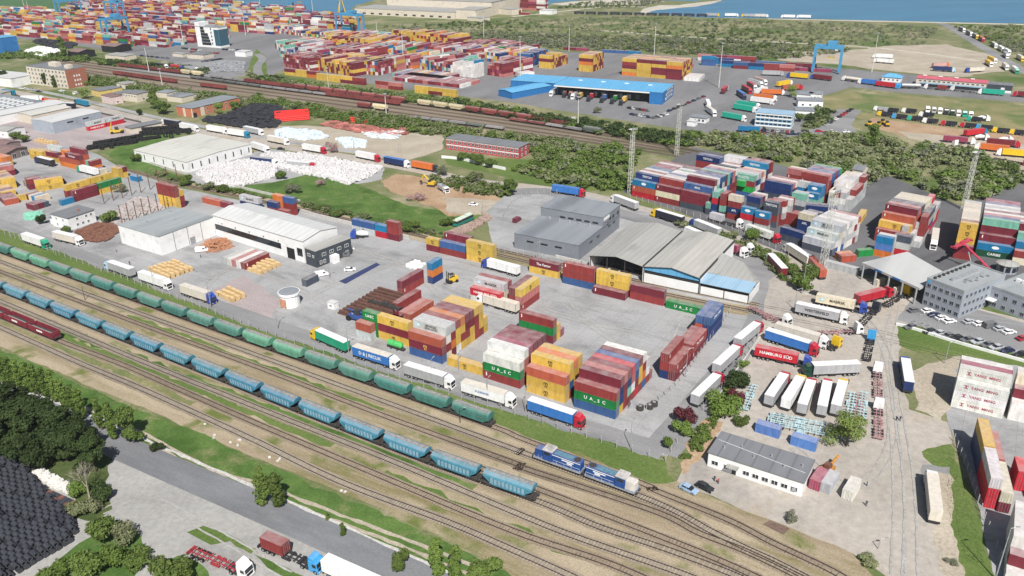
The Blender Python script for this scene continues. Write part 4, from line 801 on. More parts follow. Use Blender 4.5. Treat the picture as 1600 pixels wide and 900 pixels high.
building('long_hall', 'long white gabled hall with dark window band facing timber yard', 'warehouse', (338, 367.5), (477, 411), (518.4, 356.6, 8), hgt((477, 411), (473.7, 377)), W_WHITE, R_WHITE, 'gx', 1.5, .3, extra=x2)
def x3(t, W, D, H):
    pb = MB(); pb.box(0, 3.0, -2.2, 0, 0, 3.1); o = pb.obj('porch', W_WHITE, t); o.location = (W, D * .36, 0); o.rotation_euler = (0, 0, math.pi / 2)
building('office_annex', 'slate coloured two storey office on the end of long hall', 'office', (479, 412.6), (495.6, 418.8), (540.3, 393.4), hgt((495.6, 418.8), (493.9, 393.4)), W_DGREY, R_PALE, over=.15, wins=[('r', 4, .22, .86, 3.9, 1.7, 1.1), ('r', 2, .12, .22, 1.0, .9, 1.3), ('r', 1, .86, .86, 1.0, 1.4, 1.2), ('f', 1, .35, .35, 3.9, 1.5, 1), ('f', 1, .75, .75, 3.9, .8, .8)], extra=x3)
def x4(t, W, D, H):
    mb = MB(); mb.box(-3.5, 0, 1, D * .45, 0, 3.0); mb.obj('annex', W_WHITE, t); mb = MB(); mb.box(-3.8, -.02, .7, D * .45 + .2, 3.01, 3.2); mb.obj('annex_roof', R_TAR, t)
    roofbox(t, 'chimney', W * .7, D * .6, H + .2, .6, .6, 1.1, W_BRICK)
building('white_house', 'small white two storey house between timber racks and short trees', 'house', (84, 353), (110, 360), (157.5, 347.5), hgt((110, 360), (107.5, 341)), W_WHITE, R_TAR, over=.35, wins=[('r', 2, .66, .84, 3.6, .9, .9), ('r', 1, .32, .32, 3.6, .9, .9), ('r', 3, .3, .7, 1.0, .9, 1.0), ('f', 2, .3, .7, 3.6, .9, 1.0), ('f', 2, .3, .7, 1, .9, 1.0)], extra=x4)
building('flat_warehouse', 'broad cream roofed warehouse with narrow wall slits beside white bags', 'warehouse', (212, 250), (293.7, 270), (405, 243), hgt((293.7, 270), (291, 253.7)), W_WHITE, R_CREAM, 'gx', .8, .2, wins=[('f', 5, .2, .93, 1.6, .45, 2.6, DARK), ('r', 8, .08, .95, 1.6, .45, 2.6, DARK)])
gA, gB, gC = (803.8, 387.5), (903.8, 407.5), (976, 357.5)
def x6(t, W, D, H):
    for u in (.2, .42, .64): panel(t, 'slot_window', 'f', W, D, W * u, W * u + 3.0, 3.6, 4.3, GLASS, .06)
    for u in (.25, .42): panel(t, 'slot_window', 'r', W, D, D * u, D * u + 2.6, 3.4, 4.2, GLASS, .06)
    H2 = 10.2; y0 = D * .56; mb = MB(); mb.box(0, W, y0, D, H - .5, H2); mb.obj('upper_block', W_GREY, t)
    mb = MB(); mb.box(-.15, W + .15, y0 - .15, D + .15, H2 + .003, H2 + .22); mb.obj('upper_roof', R_MEM, t)
    for i in range(5):
        q = MB(); q.box(0, 2.4, -.06, .01, 0, .75); o = q.obj('slot_window', GLASS, t); o.location = (W * .32 + i * W * .13, y0, 7.1)
        q = MB(); q.cyl((0, 0, 0), (0, 0, .8), .55, 10); o = q.obj('roof_vent', STEEL, t); o.location = (W * .18 + i * W * .16, y0 - 1.6, H + .2)
    for u, z in ((.72, 6.8), (.80, 6.8), (.92, 6.8), (.66, 5.4)): panel(t, 'window', 'r', W, D, D * u, D * u + 1.9, z, z + 1.5, GLASS, .07)
    for u, z in ((.70, 4.1), (.82, 4.1)): panel(t, 'window', 'r', W, D, D * u, D * u + 2.4, z, z + .9, GLASS, .07)
    panel(t, 'sign_board', 'r', W, D, D * .58, D * .72, 8.4, 9.7, WHITE, .1)
    panel(t, 'downpipe', 'f', W, D, W * .4, W * .4 + .15, 0, H, STEEL, .08)
building('modern_shed', 'modern grey clad building with lower front hall and taller back', 'warehouse', gA, gB, gC, hgt(gB, (903.8, 383.8)), W_GREY, R_MEM, over=.12, extra=x6)
# the three sheds side by side
zE = 6.3
sA, sB, sC_ = G(921.4, 399, zE), G(1005.9, 416, zE), G(1094, 434.7, zE)
dep = math.hypot(*(np.array(G(1032.5, 350, 8.0)) - np.array(G(963.7, 402.2, 8.0)))) * .98
ysh = yaw_of(sA, sC_)
def shed(a, b, label, front, D, rm):
    W = math.hypot(b[0] - a[0], b[1] - a[1]); t = thing('gabled_shed', a, ysh, label, 'shed'); rise = 1.7
    mb = MB(); mb.box(0.02, .2, 0, D, 0, zE); mb.box(W - .2, W - .02, 0, D, 0, zE); mb.extr([(0.2, 0), (W - .2, 0), (W - .2, zE), (W / 2, zE + rise), (.2, zE)], D - .2, D); mb.obj('wall', W_WHITE, t)
    rb = MB()
    for x0, x1, z0, z1 in ((-.05, W / 2, zE, zE + rise), (W / 2, W + .05, zE + rise, zE)): rb.extr([(x0, z0 + .03), (x1, z1 + .03), (x1, z1 + .2), (x0, z0 + .2)], -.5, D + .3)
    rb.obj('roof', rm, t); p = MB(); p.box(W - .35, W + .35, -.4, D + .2, zE + .1, zE + .34); p.obj('valley_gutter', DARK, t)
    if front == 'open':
        for x in (.3, W * .33, W * .66, W - .3):
            p = MB(); p.box(-.15, .15, 0, .3, 0, zE + rise * (1 - abs(x - W / 2) / (W / 2)) - .1); p.obj('post', DARK, t).location = (x, 0, 0)
        p = MB(); p.box(0.3, W - .3, D * .45, D * .47, 0, zE - .5); p.obj('inner_screen', DARK, t)
        for i in range(4): p = MB(); p.box(-1.5, 1.5, -1.2, 1.2, 0, 1.6); p.obj('stored_crate', DARK, t).location = (W * (.2 + .2 * i), 4 + i % 2, 0)
    else:
        p = MB(); p.box(.2, W - .2, .3, .42, 0, 3.6); p.obj('front_wall', W_WHITE, t)
        p = MB(); p.box(.2, W - .2, .5, .6, 3.6, 4.9); p.obj('clerestory', GLASS, t)
        p = MB(); p.extr([(.1, 4.9), (W - .1, 4.9), (W - .1, zE), (W / 2, zE + rise), (.1, zE)], .2, .35); p.obj('gable_board', R_BLUE, t)
        for x in (.12, W - .12): p = MB(); p.box(-.12, .12, -.1, .2, 0, zE); p.obj('post', DARK, t).location = (x, 0, 0)
    return t, W
shed(sA, sB, 'open fronted dark shed with pale gabled roof by grey building', 'open', dep, R_PALE)
R_PALE2 = roofsheet('beige_sheet_roof', (.36, .345, .315), (.43, .415, .38), .35, period=2)
shed(sB, sC_, 'pale gabled shed with blue gable board over white wall', 'blue', dep, R_PALE2)
cu, su = math.cos(ysh), math.sin(ysh)
lt = thing('lean_to_shed', sC_, ysh, 'low shed with faded blue roof edge beside bend of lane', 'shed'); WL = 17.0
p = MB(); p.box(.1, WL, 1.0, 1.15, 0, 3.0); p.box(WL - .15, WL, 1.15, 14, 0, 3.2); p.obj('wall', W_WHITE, lt)
p = MB(); p.box(.1, WL - .2, 1.25, 1.35, 3.0, 4.4); p.obj('clerestory', GLASS, lt)
p = MB(); k_ = 0
p.face([(-.0, 0, 4.6), (WL + .3, 0, 4.6), (WL + .3, 8, 5.3), (0, 8, 5.3)]); p.face([(0, 0, 4.45), (0, 8, 5.15), (WL + .3, 8, 5.15), (WL + .3, 0, 4.45)]); p.face([(0, 0, 4.45), (WL + .3, 0, 4.45), (WL + .3, 0, 4.6), (0, 0, 4.6)]); p.face([(WL + .3, 0, 4.45), (WL + .3, 8, 5.15), (WL + .3, 8, 5.3), (WL + .3, 0, 4.6)]); p.obj('front_roof', R_BLUEP, lt)
p = MB(); p.face([(0, 8, 5.4), (WL, 8, 5.2), (WL * .55, 20, 6.6), (0, 24, 7.2)]); p.face([(WL, 8, 5.2), (WL, 14, 3.3), (WL * .55, 20, 6.6)]); p.obj('rear_roof', R_PALE, lt)
for x in (.1, WL * .5, WL - .1): p = MB(); p.box(-.1, .1, .8, 1.0, 0, 4.5); p.obj('post', DARK, lt).location = (x, 0, 0)
# truck gate canopy
zc = 6.4; ca, cb, cc_, cd = G(1347, 410, zc), G(1437, 450, zc), G(1480, 428, zc), G(1418, 393, zc)
ct = thing('gate_canopy', (ca[0], ca[1], 0), 0, 'wide flat white canopy over the lorry gate beside grey office', 'canopy')
rel = lambda q: (q[0] - ca[0], q[1] - ca[1])
p = MB(); p.prism([rel(q) for q in (ca, cb, cc_, cd)], zc - .8, zc); p.obj('roof', R_CAN, ct)
p = MB()
def seg(mb, a, b, z0, z1, w):
    L = math.hypot(b[0] - a[0], b[1] - a[1]); k = len(mb.v); mb.box(0, L, -w / 2, w / 2, z0, z1); mb.rot(k, (a[0], a[1], 0), yaw_of(a, b))
for i in range(5):
    for (qa, qb) in ((ca, cb), (cd, cc_)):
        r0 = rel(qa); r1 = rel(qb); f = .04 + .23 * i; x, y = r0[0] + (r1[0] - r0[0]) * f, r0[1] + (r1[1] - r0[1]) * f; q = MB(); q.box(-.25, .25, -.25, .25, 0, zc - .8); q.obj('post', STEEL, ct).location = (x, y, 0)
for f in (.3, .62):
    r0, r1 = rel(ca), rel(cb); q = MB(); q.box(-1.5, 1.5, -.12, 0, 0, .7); o = q.obj('lane_sign', W_BLUE, ct); o.location = (r0[0] + (r1[0] - r0[0]) * f, r0[1] + (r1[1] - r0[1]) * f, zc - .75); o.rotation_euler = (0, 0, yaw_of(ca, cb))
    q = MB(); q.box(-.6, .6, 0, 4, 0, 2.6); o = q.obj('gate_cabin', W_CREAM, ct); o.location = (r0[0] + (r1[0] - r0[0]) * f, r0[1] + (r1[1] - r0[1]) * f, 0); o.rotation_euler = (0, 0, yaw_of(ca, cb))
def x9(t, W, D, H):
    for i in range(9): q = MB(); q.cyl((0, 0, 0), (0, 0, .7), .5, 9); q.obj('roof_fan', DARK, t).location = (W * .12, D * (.08 + .1 * i), H + .05)
    q = MB(); q.box(0, .8, 0, D * .6, 0, .8); q.obj('duct', STEEL, t).location = (W * .4, D * .2, H + .1)
    q = MB(); q.box(0, .8, 0, D * .4, 0, .8); q.obj('duct', STEEL, t).location = (W * .62, D * .35, H + .1)
    for i in range(6): roofbox(t, 'air_unit', W * (.7 + .05 * (i % 3)), D * (.3 + .09 * i), H + .05, .9, .7, .6, STEEL)
    panel(t, 'light_blue_sign', 'f', W, D, .3, 1.5, H - 1.3, H - .2, R_BLUE, .08)
    q = MB(); q.box(-2.2, 2.2, -2.5, 0, 3.0, 3.35); o = q.obj('entrance_canopy', W_WHITE, t); o.location = (W, D * .7, 0); o.rotation_euler = (0, 0, math.pi / 2)
    panel(t, 'entrance_glass', 'r', W, D, D * .62, D * .78, 0, 2.9, GLASS, .06)
HQ = hgt((1495, 498.7), (1505, 448.7))
building('office_block', 'grey clad three storey office with roof fans beside the gate canopy', 'office', (1440, 476), (1495, 498.7), None, 9.6, W_HQ, R_GREY, D=24, par=.5, wins=[('f', 6, .09, .93, z, 1.15, 1.15, W_HQ) for z in (.9, 3.9, 6.9)] + [('r', 6, .1, .6, z, 1.15, 1.15, W_HQ) for z in (.9, 3.9, 6.9)], extra=x9, yaw=R(-58))
a9 = P3((1440, 476)); yv = R(-58); W9 = math.hypot(*(np.array(P3((1495, 498.7))) - np.array(a9)))
q9 = (a9[0] + W9 * math.cos(yv) - 17.0 * math.sin(yv) + .1 * math.cos(yv), a9[1] + W9 * math.sin(yv) + 17.0 * math.cos(yv))
def building_at(name, label, cat, o, yaw, W, D, H, wm, rm, **k):
    pa = PX(o[0], o[1]); b = (o[0] + W * math.cos(yaw), o[1] + W * math.sin(yaw)); pb = PX(*b); return building(name, label, cat, pa, pb, None, H, wm, rm, D=D, yaw=yaw, **k)
def x9b(t, W, D, H):
    for i in range(5): roofbox(t, 'air_unit', W * (.2 + .15 * i), D * .5, H + .05, 1.4, 1.0, 1.1, W_WHITE)
    for i in range(2): q = MB(); q.cyl((0, 0, 0), (0, 0, 2.6), .9, 12); q.obj('roof_tank', W_WHITE, t).location = (W * (.4 + .2 * i), D * .75, H)
building_at('office_wing', 'two storey grey wing on the right end of the office block', 'office', q9, yv, 13, 22, 7.0, W_HQ, R_GREY, par=.5, wins=[('f', 4, .15, .85, z, 1.15, 1.15, W_HQ) for z in (.9, 4.2)] + [('r', 5, .1, .8, z, 1.15, 1.15, W_HQ) for z in (.9, 4.2)], extra=x9b)
def x10(t, W, D, H):
    for i in range(6): q = MB(); q.cyl((0, 0, 0), (0, 0, .6), .22, 8); q.obj('roof_vent', STEEL, t).location = (W * (.12 + .16 * i), D * (.35 + .25 * (i % 2)), H + .2)
    p = MB(); p.box(-1.4, 1.4, -1.7, 0, 2.5, 2.62); p.obj('door_canopy', R_PALE, t).location = (W * .28, 0, 0)
    panel(t, 'door', 'f', W, D, W * .27, W * .27 + 1.0, 0, 2.1, GLASS, .07); panel(t, 'air_unit', 'f', W, D, W * .9, W * .9 + .9, 1.2, 1.9, STEEL, .4)
    p = MB(); p.cyl((.5, D * .6, H + .35), (W - .5, D * .35, H + .35), .05, 5); p.obj('roof_cable', WHITE, t)
building('low_office', 'long low white office with dark flat roof beside two parked cars', 'office', (1105, 728), (1251.7, 776.7), None, hgt((1105, 728), (1106.7, 706.7)), W_WHITE, R_TAR, D=9.6, over=.25, wins=[('f', 1, .08, .08, 1.0, 1.5, 1.1), ('f', 1, .2, .2, 1.0, .8, 1.1), ('f', 6, .42, .92, 1.0, 1.4, 1.1)], extra=x10)
building('striped_office', 'long two storey crimson and white building on the green verge', 'office', (697.5, 233), (811, 248.7), (828, 241), 6.2, W_PINK, R_TAR, over=.3, wins=[('f', 17, .03, .97, z, 1.35, 1.4) for z in (.9, 3.9)] + [('r', 2, .3, .7, z, 1.4, 1.4) for z in (.9, 3.9)], extra=lambda t, W, D, H: [panel(t, 'white_band', 'f', W, D, .1, W - .1, z, z + .5, WHITE, .04) for z in (2.6, 5.6)])
# blue freight hall by the customs yard
def x12(t, W, D, H):
    p = MB(); p.box(0, W - 9, -6, 0, H - 1.1, H - .1); p.obj('canopy', WHITE, t); p = MB(); p.box(-.1, W - 9, -6.1, -.02, H - .09, H + .14); p.obj('canopy_roof', R_BLUE, t)
    panel(t, 'dock_shade', 'f', W, D, 1, W - 10, 0, H - 1.2, BLACK, .05)  # black sheet paints the shade under the canopy
    for i in range(10): panel(t, 'loading_door', 'f', W, D, 3 + i * 6.2, 6 + i * 6.2, 1.2, 4.2, STEEL if i % 3 else W_DGREY, .12)
    for i, z in enumerate((1.2, 3.8, 6.2)): panel(t, 'window_band', 'r', W, D, D * (.12 + .05 * i), D * .86, z, z + 1.5, WHITE, .1)
    for z in (1.5, 4.1, 6.5):
        for i in range(7): panel(t, 'window', 'r', W, D, D * (.22 + .085 * i), D * (.22 + .085 * i) + 1.6, z, z + .9, GLASS, .16)
    for i in range(4): roofbox(t, 'roof_light', W * (.16 + .22 * i), D * .6, H + .2, 3, 1.2, .4, WHITE)
    p = MB(); p.box(W - 9, W, -6, -.05, 0, H - .05); p.obj('corner_block', W_BLUE, t); p = MB(); p.box(W - 9.1, W + .2, -6.2, -.02, H - .04, H + .15); p.obj('corner_roof', R_BLUE, t)
building('freight_hall', 'big blue roofed freight hall with lorries at its shaded dock', 'warehouse', (870, 148), (1037.5, 161), (1069, 151), 8.2, W_BLUE, R_BLUE, over=.2, extra=x12)
building('blue_shed', 'long low blue shed running toward the blue freight hall', 'shed', (779, 150), (800, 155), (853, 142), 4.6, W_BLUE, R_BLUE, roof='gy', rise=.8)
building('blue_shed', 'low blue shed behind the long blue shed, joined to freight hall', 'shed', (798, 137), (868, 142), (878, 131), 5.5, W_BLUE, R_BLUE)
# white and glass tower
def x13(t, W, D, H):
    for i in range(6): panel(t, 'stepped_glazing', 'f', W, D, W * .22, W * (.50 - .025 * i if i > 3 else .62 - .03 * i) + 0, 2 + 3 * i, 4.7 + 3 * i, GLASS, .1)
    panel(t, 'corner_glazing', 'f', W, D, W * .80, W, 2, H - 2, W_LBG, .12); panel(t, 'corner_glazing', 'r', W, D, 0.1, D - .2, 2, H - 2, W_LBG, .12)
    for i in range(5): panel(t, 'stair_window', 'f', W, D, W * .66, W * .70, 3 + 3.5 * i, 5 + 3.5 * i, GLASS, .12)
    p = MB(); p.box(0, W * .2, 0, D, H, H + 4); p.obj('stair_tower', W_WHITE, t); roofbox(t, 'roof_plant', W * .55, D * .5, H, W * .4, D * .5, 1.5, STEEL)
W_LBG = flat('teal_glass', (0.03, 0.10, 0.14), .15, 0, .6)
building('glass_tower', 'tall white tower with stepped dark glass standing before the terminal', 'tower', (309.4, 72.5), (345, 75.2), (353.7, 72), hgt((345, 75.2), (347, 43.5)), W_WHITE, R_GREY, extra=x13, par=.6)
building('brick_block', 'four storey block with brick end wall and pale front by trees', 'flats', (47, 131), (107.5, 138.7), (127.5, 131), 14, W_CREAM, R_TAR, par=.5, wins=[('f', 11, .06, .95, z, 1.7, 1.6) for z in (1.2, 4.6, 8, 11.2)], extra=lambda t, W, D, H: (panel(t, 'brick_end', 'r', W, D, .05, D - .05, 0, H - .1, W_BRICK, .25), [panel(t, 'window', 'r', W, D, D * u, D * u + 1.2, z, z + 1.5, WHITE, .32) for u in (.35, .48, .6) for z in (1.2, 4.6, 8)], roofbox(t, 'lift_house', W * .45, D * .6, H, 9, 5, 3, W_CREAM), roofbox(t, 'lift_house', W * .85, D * .5, H, 5, 4, 2.5, W_CREAM)))
building('grey_hall', 'pale blue grey clad hall left of red and grey containers', 'warehouse', (52.5, 204), (86, 209.5), (175, 193), 7.0, W_HALL, R_WHITE, roof='gy', rise=.6, over=.1, wins=[('r', 3, .3, .38, 4.8, 1.2, .6, DARK), ('r', 3, .62, .7, 4.8, 1.2, .6, DARK)])
building('low_hall', 'cream roofed low hall adjoining the pale blue grey hall', 'warehouse', (30, 190), (52, 194), (100, 178), 5.5, W_CREAM, R_CREAM, roof='gy', rise=.6)
building('white_hall', 'long white roofed hall at left edge behind small white house', 'warehouse', (-60, 196), (-4, 190), (75, 172), 5.5, W_WHITE, R_WHITE, roof='gy', rise=.8, D=60, yaw=R(-32))
building('skylit_hall', 'broad grey roofed hall with rows of skylights at left edge', 'warehouse', (-90, 178), (10, 186), (70, 165), 6, W_CREAM, R_MEM, D=42, yaw=R(-32), extra=lambda t, W, D, H: [roofbox(t, 'skylight', W * (.3 + .1 * i), D * (.15 + .16 * j), H + .2, 1.6, 4.5, .5, WHITE) for i in range(7) for j in range(5)])
building('white_house', 'little white house with pale roof at the left edge by bushes', 'house', (-12, 213), (14, 216), (33, 208), 4.2, W_WHITE, R_PALE, roof='gx', rise=1.0, wins=[('r', 2, .3, .7, 1.4, 1, 1), ('f', 2, .3, .7, 1.4, 1, 1)])
building('brown_shed', 'brown roofed shed with white doors beside orange containers', 'shed', (-25, 248), (18, 250), (44, 241), 4.5, mat('grey_brown_wall', (.22, .17, .16)), R_BROWN, roof='gx', rise=1.2, over=.6, wins=[('r', 2, .35, .75, .5, 2.4, 2.4)], yaw=R(-20), D=14)
building('brown_shed', 'smaller brown roof behind the brown shed at the left edge', 'shed', (-20, 236), (6, 239), (25, 232), 4, mat('grey_brown_wall', (.22, .17, .16)), R_BROWN, roof='gx', rise=1.0, yaw=R(-24), D=12)
building('pink_house', 'small pinkish house with terrace beside round willow', 'house', (160, 160), (176, 164), (190, 160), 5.2, mat('pale_pink_render', (.62, .50, .47)), R_BROWN, wins=[('f', 2, .3, .7, 1.0, 1.1, 1.1), ('f', 2, .3, .7, 3.6, 1, 1), ('r', 1, .5, .5, 1, 1.3, 1.1)], par=.4)
building('yellow_house', 'yellow walled low house behind the pinkish house', 'house', (144, 149), (158, 152), (178, 143), 4.5, mat('yellow_render', (.62, .46, .16)), R_TAR, wins=[('f', 2, .3, .7, 1.2, 1.0, 1.1)])
building('grey_shed', 'grey roofed annex between pinkish house and white brown workshop', 'shed', (177, 156), (189, 158), (197, 150), 5, W_HALL, R_TAR)
building('workshop', 'white workshop with brown door and dark ribbed roof', 'workshop', (193, 157), (215, 160), (232, 155), 5.8, W_CREAM, R_TAR, wins=[('f', 5, .1, .9, 3.8, 1.6, .8), ('r', 1, .5, .5, 1, 1.5, 1.2)])
building('garage', 'little pale garage beyond the workshop, below the bushes', 'garage', (183, 137), (196, 139), (204, 134), 3.5, W_CREAM, R_PALE)
building('rounded_pavilion', 'low grey roofed pavilion behind the leafy tree, left of brick house', 'pavilion', (245, 152), (262, 154), (272, 149), 4.0, W_CREAM, R_MEM, roof='hip', rise=.8)
building('rounded_pavilion', 'low grey roofed pavilion nearest the orange brick house', 'pavilion', (262, 158), (285, 161), (298, 154), 4.0, W_CREAM, R_MEM, roof='hip', rise=.8)
building('brick_house', 'long orange brick house with grey roof beside pile of black coils', 'house', (277, 180), (302.5, 184), (364, 164), 6.0, W_ORANGE, R_MEM, wins=[('r', 4, .3, .7, 1.0, 1.4, 1.2), ('r', 4, .3, .7, 3.6, 1.4, 1.1)], extra=lambda t, W, D, H: (panel(t, 'cream_pilaster', 'f', W, D, W * .42, W * .55, 0, H - .05, W_CREAM, .08), panel(t, 'cream_pilaster', 'f', W, D, W * .93, W * .99, 0, H - .05, W_CREAM, .08), panel(t, 'cream_pilaster', 'r', W, D, D * .16, D * .24, 0, H - .05, W_CREAM, .08), panel(t, 'glazed_porch', 'r', W, D, .3, 2.5, 0, 3, GLASS, .5)))
building('low_shed', 'low grey shed in front of stacked dark tyres', 'shed', (197, 206), (207, 209), (250, 198), 3.4, W_CREAM, R_TAR, over=.5)
# customs buildings to the right
def x19(t, W, D, H):
    panel(t, 'blue_band', 'f', W, D, 3, W - .2, 2.2, 3.1, R_BLUEP, .5); panel(t, 'open_front', 'f', W, D, 4, W - 1, 0, 2.1, GLASS, .06)
    for i in range(4): roofbox(t, 'roof_light', W * (.1 + .23 * i), D * .65, H + .9, 2.6, 1.2, .5, WHITE)
building('customs_hall', 'long red roofed customs hall with pale upper windows', 'hall', (1430, 134), (1539, 143), (1545, 138), 5.6, W_CREAM, R_RED, roof='mono', rise=0.0, over=.4, D=13, wins=[('f', 14, .06, .95, 3.7, 1.6, 1.0)], extra=x19)
building('kiosk', 'white kiosk with bright blue hipped roof beside red roofed hall', 'kiosk', (1377, 127), (1406, 129.5), None, 3.6, W_WHITE, R_BLUE, roof='hip', rise=2.2, over=.6, D=9, wins=[('f', 4, .15, .85, 1.2, 1.2, 1.1)])
building('black_shed', 'open black shed at right end of the red roofed hall', 'shed', (1541, 143), (1580, 146), None, 5.2, W_DGREY, R_TAR, D=11, over=.2, extra=lambda t, W, D, H: (panel(t, 'white_door', 'f', W, D, W * .55, W * .7, .5, 3.5, WHITE, .08), panel(t, 'white_base', 'f', W, D, W * .7, W - .2, 0, 1.6, WHITE, .08)))
building('glazed_office', 'three storey light blue glazed office beside green and white lorries', 'office', (1178.7, 196.5), (1235.6, 201.5), (1244, 195), 8.2, W_LB, R_BLUEP, over=.3, extra=lambda t, W, D, H: ([panel(t, 'white_band', f, W, D, .05, (W if f == 'f' else D) - .05, z, z + .8, WHITE, .12) for f in 'fr' for z in (0.2, 2.6, 5.2, 7.3)], [panel(t, 'window', 'f', W, D, W * (.04 + .12 * i), W * (.04 + .12 * i) + 2.0, z, z + 1.0, GLASS, .08) for i in range(8) for z in (1.3, 3.8, 6.2)]))
for (a_, b_, d_, lb_) in [((1244, 157), (1264, 159), 10, 'farthest curved white house of the three with grey roofs'), ((1263, 156.5), (1282, 158), 9, 'right-hand curved white house, of three with grey roofs'), ((1246, 168), (1285, 169), 10, 'widest curved white house with grey roof, of the three'), ((1242, 184), (1271, 185), 11, 'nearest curved white house with grey roof beside blue office')]:
    building('curved_house', lb_, 'house', a_, b_, None, 4.6, W_WHITE, R_MEM, D=d_, over=.4, wins=[('f', 3, .2, .8, 1.4, 1.3, 1.2)])
building('gate_cabin', 'square white cabin at the end of the customs street', 'cabin', (1073, 196.5), (1085, 198), None, 3.0, W_WHITE, R_WHITE, D=5)
building('gate_cabin', 'white and blue guard house behind the square white cabin', 'cabin', (1077, 190), (1102, 193), None, 3.2, W_WHITE, R_MEM, D=7, over=.5, wins=[('f', 3, .35, .85, .9, 1.4, 1.3)])
building('ruin', 'small cream ruin with dark roof behind grey and white shorts', 'house', (1329, 283), (1345, 286), (1354, 279), 6.0, W_CREAM, R_TAR, roof='gx', rise=1.4, wins=[('f', 3, .25, .8, 2.6, .9, 1.2, DARK)], yaw=R(-38))
p0 = G(1572, 424); gz = thing('glass_rotunda', p0, 0, 'small grey glazed rotunda behind the grey office', 'kiosk')
q = MB(); q.cyl((0, 0, 0), (0, 0, 3.2), 3.4, 10); q.obj('wall', W_HQ, gz); q = MB(); q.cyl((0, 0, 3.21), (0, 0, 4.2), 3.9, 10, r2=.4); q.obj('roof', R_PALE, gz)
for i in range(7):
    t_ = -2.6 + i * .62; q = MB(); q.box(-.7, .7, -.05, .05, .9, 2.6); o = q.obj('window', GLASS, gz); o.location = (3.42 * math.cos(t_), 3.42 * math.sin(t_), 0); o.rotation_euler = (0, 0, t_ + math.pi / 2)
# far warehouse on the quay and other distant buildings
def MBX(t, name, x0, x1, y0, y1, z0, z1, m): q = MB(); q.box(x0, x1, y0, y1, z0, z1); return q.obj(name, m, t)
def x24(t, W, D, H):
    for i in range(11): panel(t, 'loading_door', 'f', W, D, W * (.08 + .085 * i), W * (.08 + .085 * i) + 5, 1.2, 3.2, DARK, .1)
    MBX(t, 'upper_hall', 20, W + 28, D + .1, D + 90, 0, 16.5, W_CREAM); MBX(t, 'upper_roof', 19.5, W + 28.5, D - .3, D + 90.5, 16.51, 17.0, R_PALE); MBX(t, 'side_hall', W + .05, W + 28, 4, D, 0, 11, W_CREAM); MBX(t, 'side_roof', W + .1, W + 28.3, 3.7, D - .4, 11.01, 11.3, R_PALE)
building('quay_warehouse', 'great pale warehouse on the far quay with taller back part', 'warehouse', (555, 22.5), (710.6, 30), None, 8.0, W_CREAM, R_PALE, D=46, over=.3, extra=x24)
for a_, b_, c_, h_, wm_, rm_, lb_ in [((108, 90), (125, 92), (142, 87), 6, BLACK, R_BROWN, 'brown roofed black barn left of the low white depot'), ((160, 81), (182, 83), (197, 78), 6, BLACK, R_BROWN, 'brown roofed black barn behind the low white depot'), ((165, 92), (195, 95), (207, 91), 4, W_CREAM, R_PALE, 'low white depot between the barns and parked lorries'), ((293, 91), (318, 93), (328, 89), 4, W_CREAM, R_TAR, 'dark hip roofed store among parked cars by tower'), ((368, 88), (384, 89), (390, 86), 4.5, W_WHITE, R_WHITE, 'small white building by grassy bend beyond scrap yard'), ((270, 88), (286, 89.5), (290, 88), 3, W_CREAM, R_PALE, 'small cream wall building beside bushes before the tower'), ((-40, 130), (20, 137), (45, 128), 7, W_WHITE, R_WHITE, 'white roofed hall behind trees at the left edge'), ((-20, 152), (4, 154), (10, 150), 4, W_CREAM, R_PALE, 'tiny cream shed at the left edge beside the lane'), ((780, 22), (800, 24), (806, 21), 7, W_CREAM, R_PALE, 'cream store right of the quay warehouse'), ((843, 22), (862, 23), (868, 21), 5, W_WHITE, R_WHITE, 'white store beside the far red container pile'), ((730, 32), (752, 34), (756, 31), 4, W_CREAM, R_PALE, 'low cream tanks house before the quay warehouse'), ((-5, 84), (8, 86), (14, 80), 16, W_BLUE, R_BLUE, 'tall blue silo house at the left edge')]:
    building('far_store', lb_, 'store', a_, b_, c_, h_, wm_, rm_, roof='gx' if rm_ is R_BROWN else 'flat', rise=1.6, over=.3)
# round white tank in the timber yard
tk = G(454, 476); t = thing('round_tank', tk, 0, 'round white tank with grey lid in the paved yard', 'tank')
q = MB(); q.cyl((0, 0, 0), (0, 0, 4.3), 3.4, 20); q.obj('shell', W_WHITE, t); q = MB(); q.cyl((0, 0, 4.31), (0, 0, 5.1), 3.75, 20); q.obj('rim', W_WHITE, t); q = MB(); q.cyl((0, 0, 5.11), (0, 0, 5.3), 3.5, 20, r2=2.2); q.obj('lid', R_MEM, t)
q = MB(); q.box(-1.3, 1.3, -.06, .05, .3, 3.4); o = q.obj('patch', mat('rusty_patch', (.48, .24, .15)), t); o.location = (-1.6, -3.02, 0); o.rotation_euler = (0, 0, -.48)
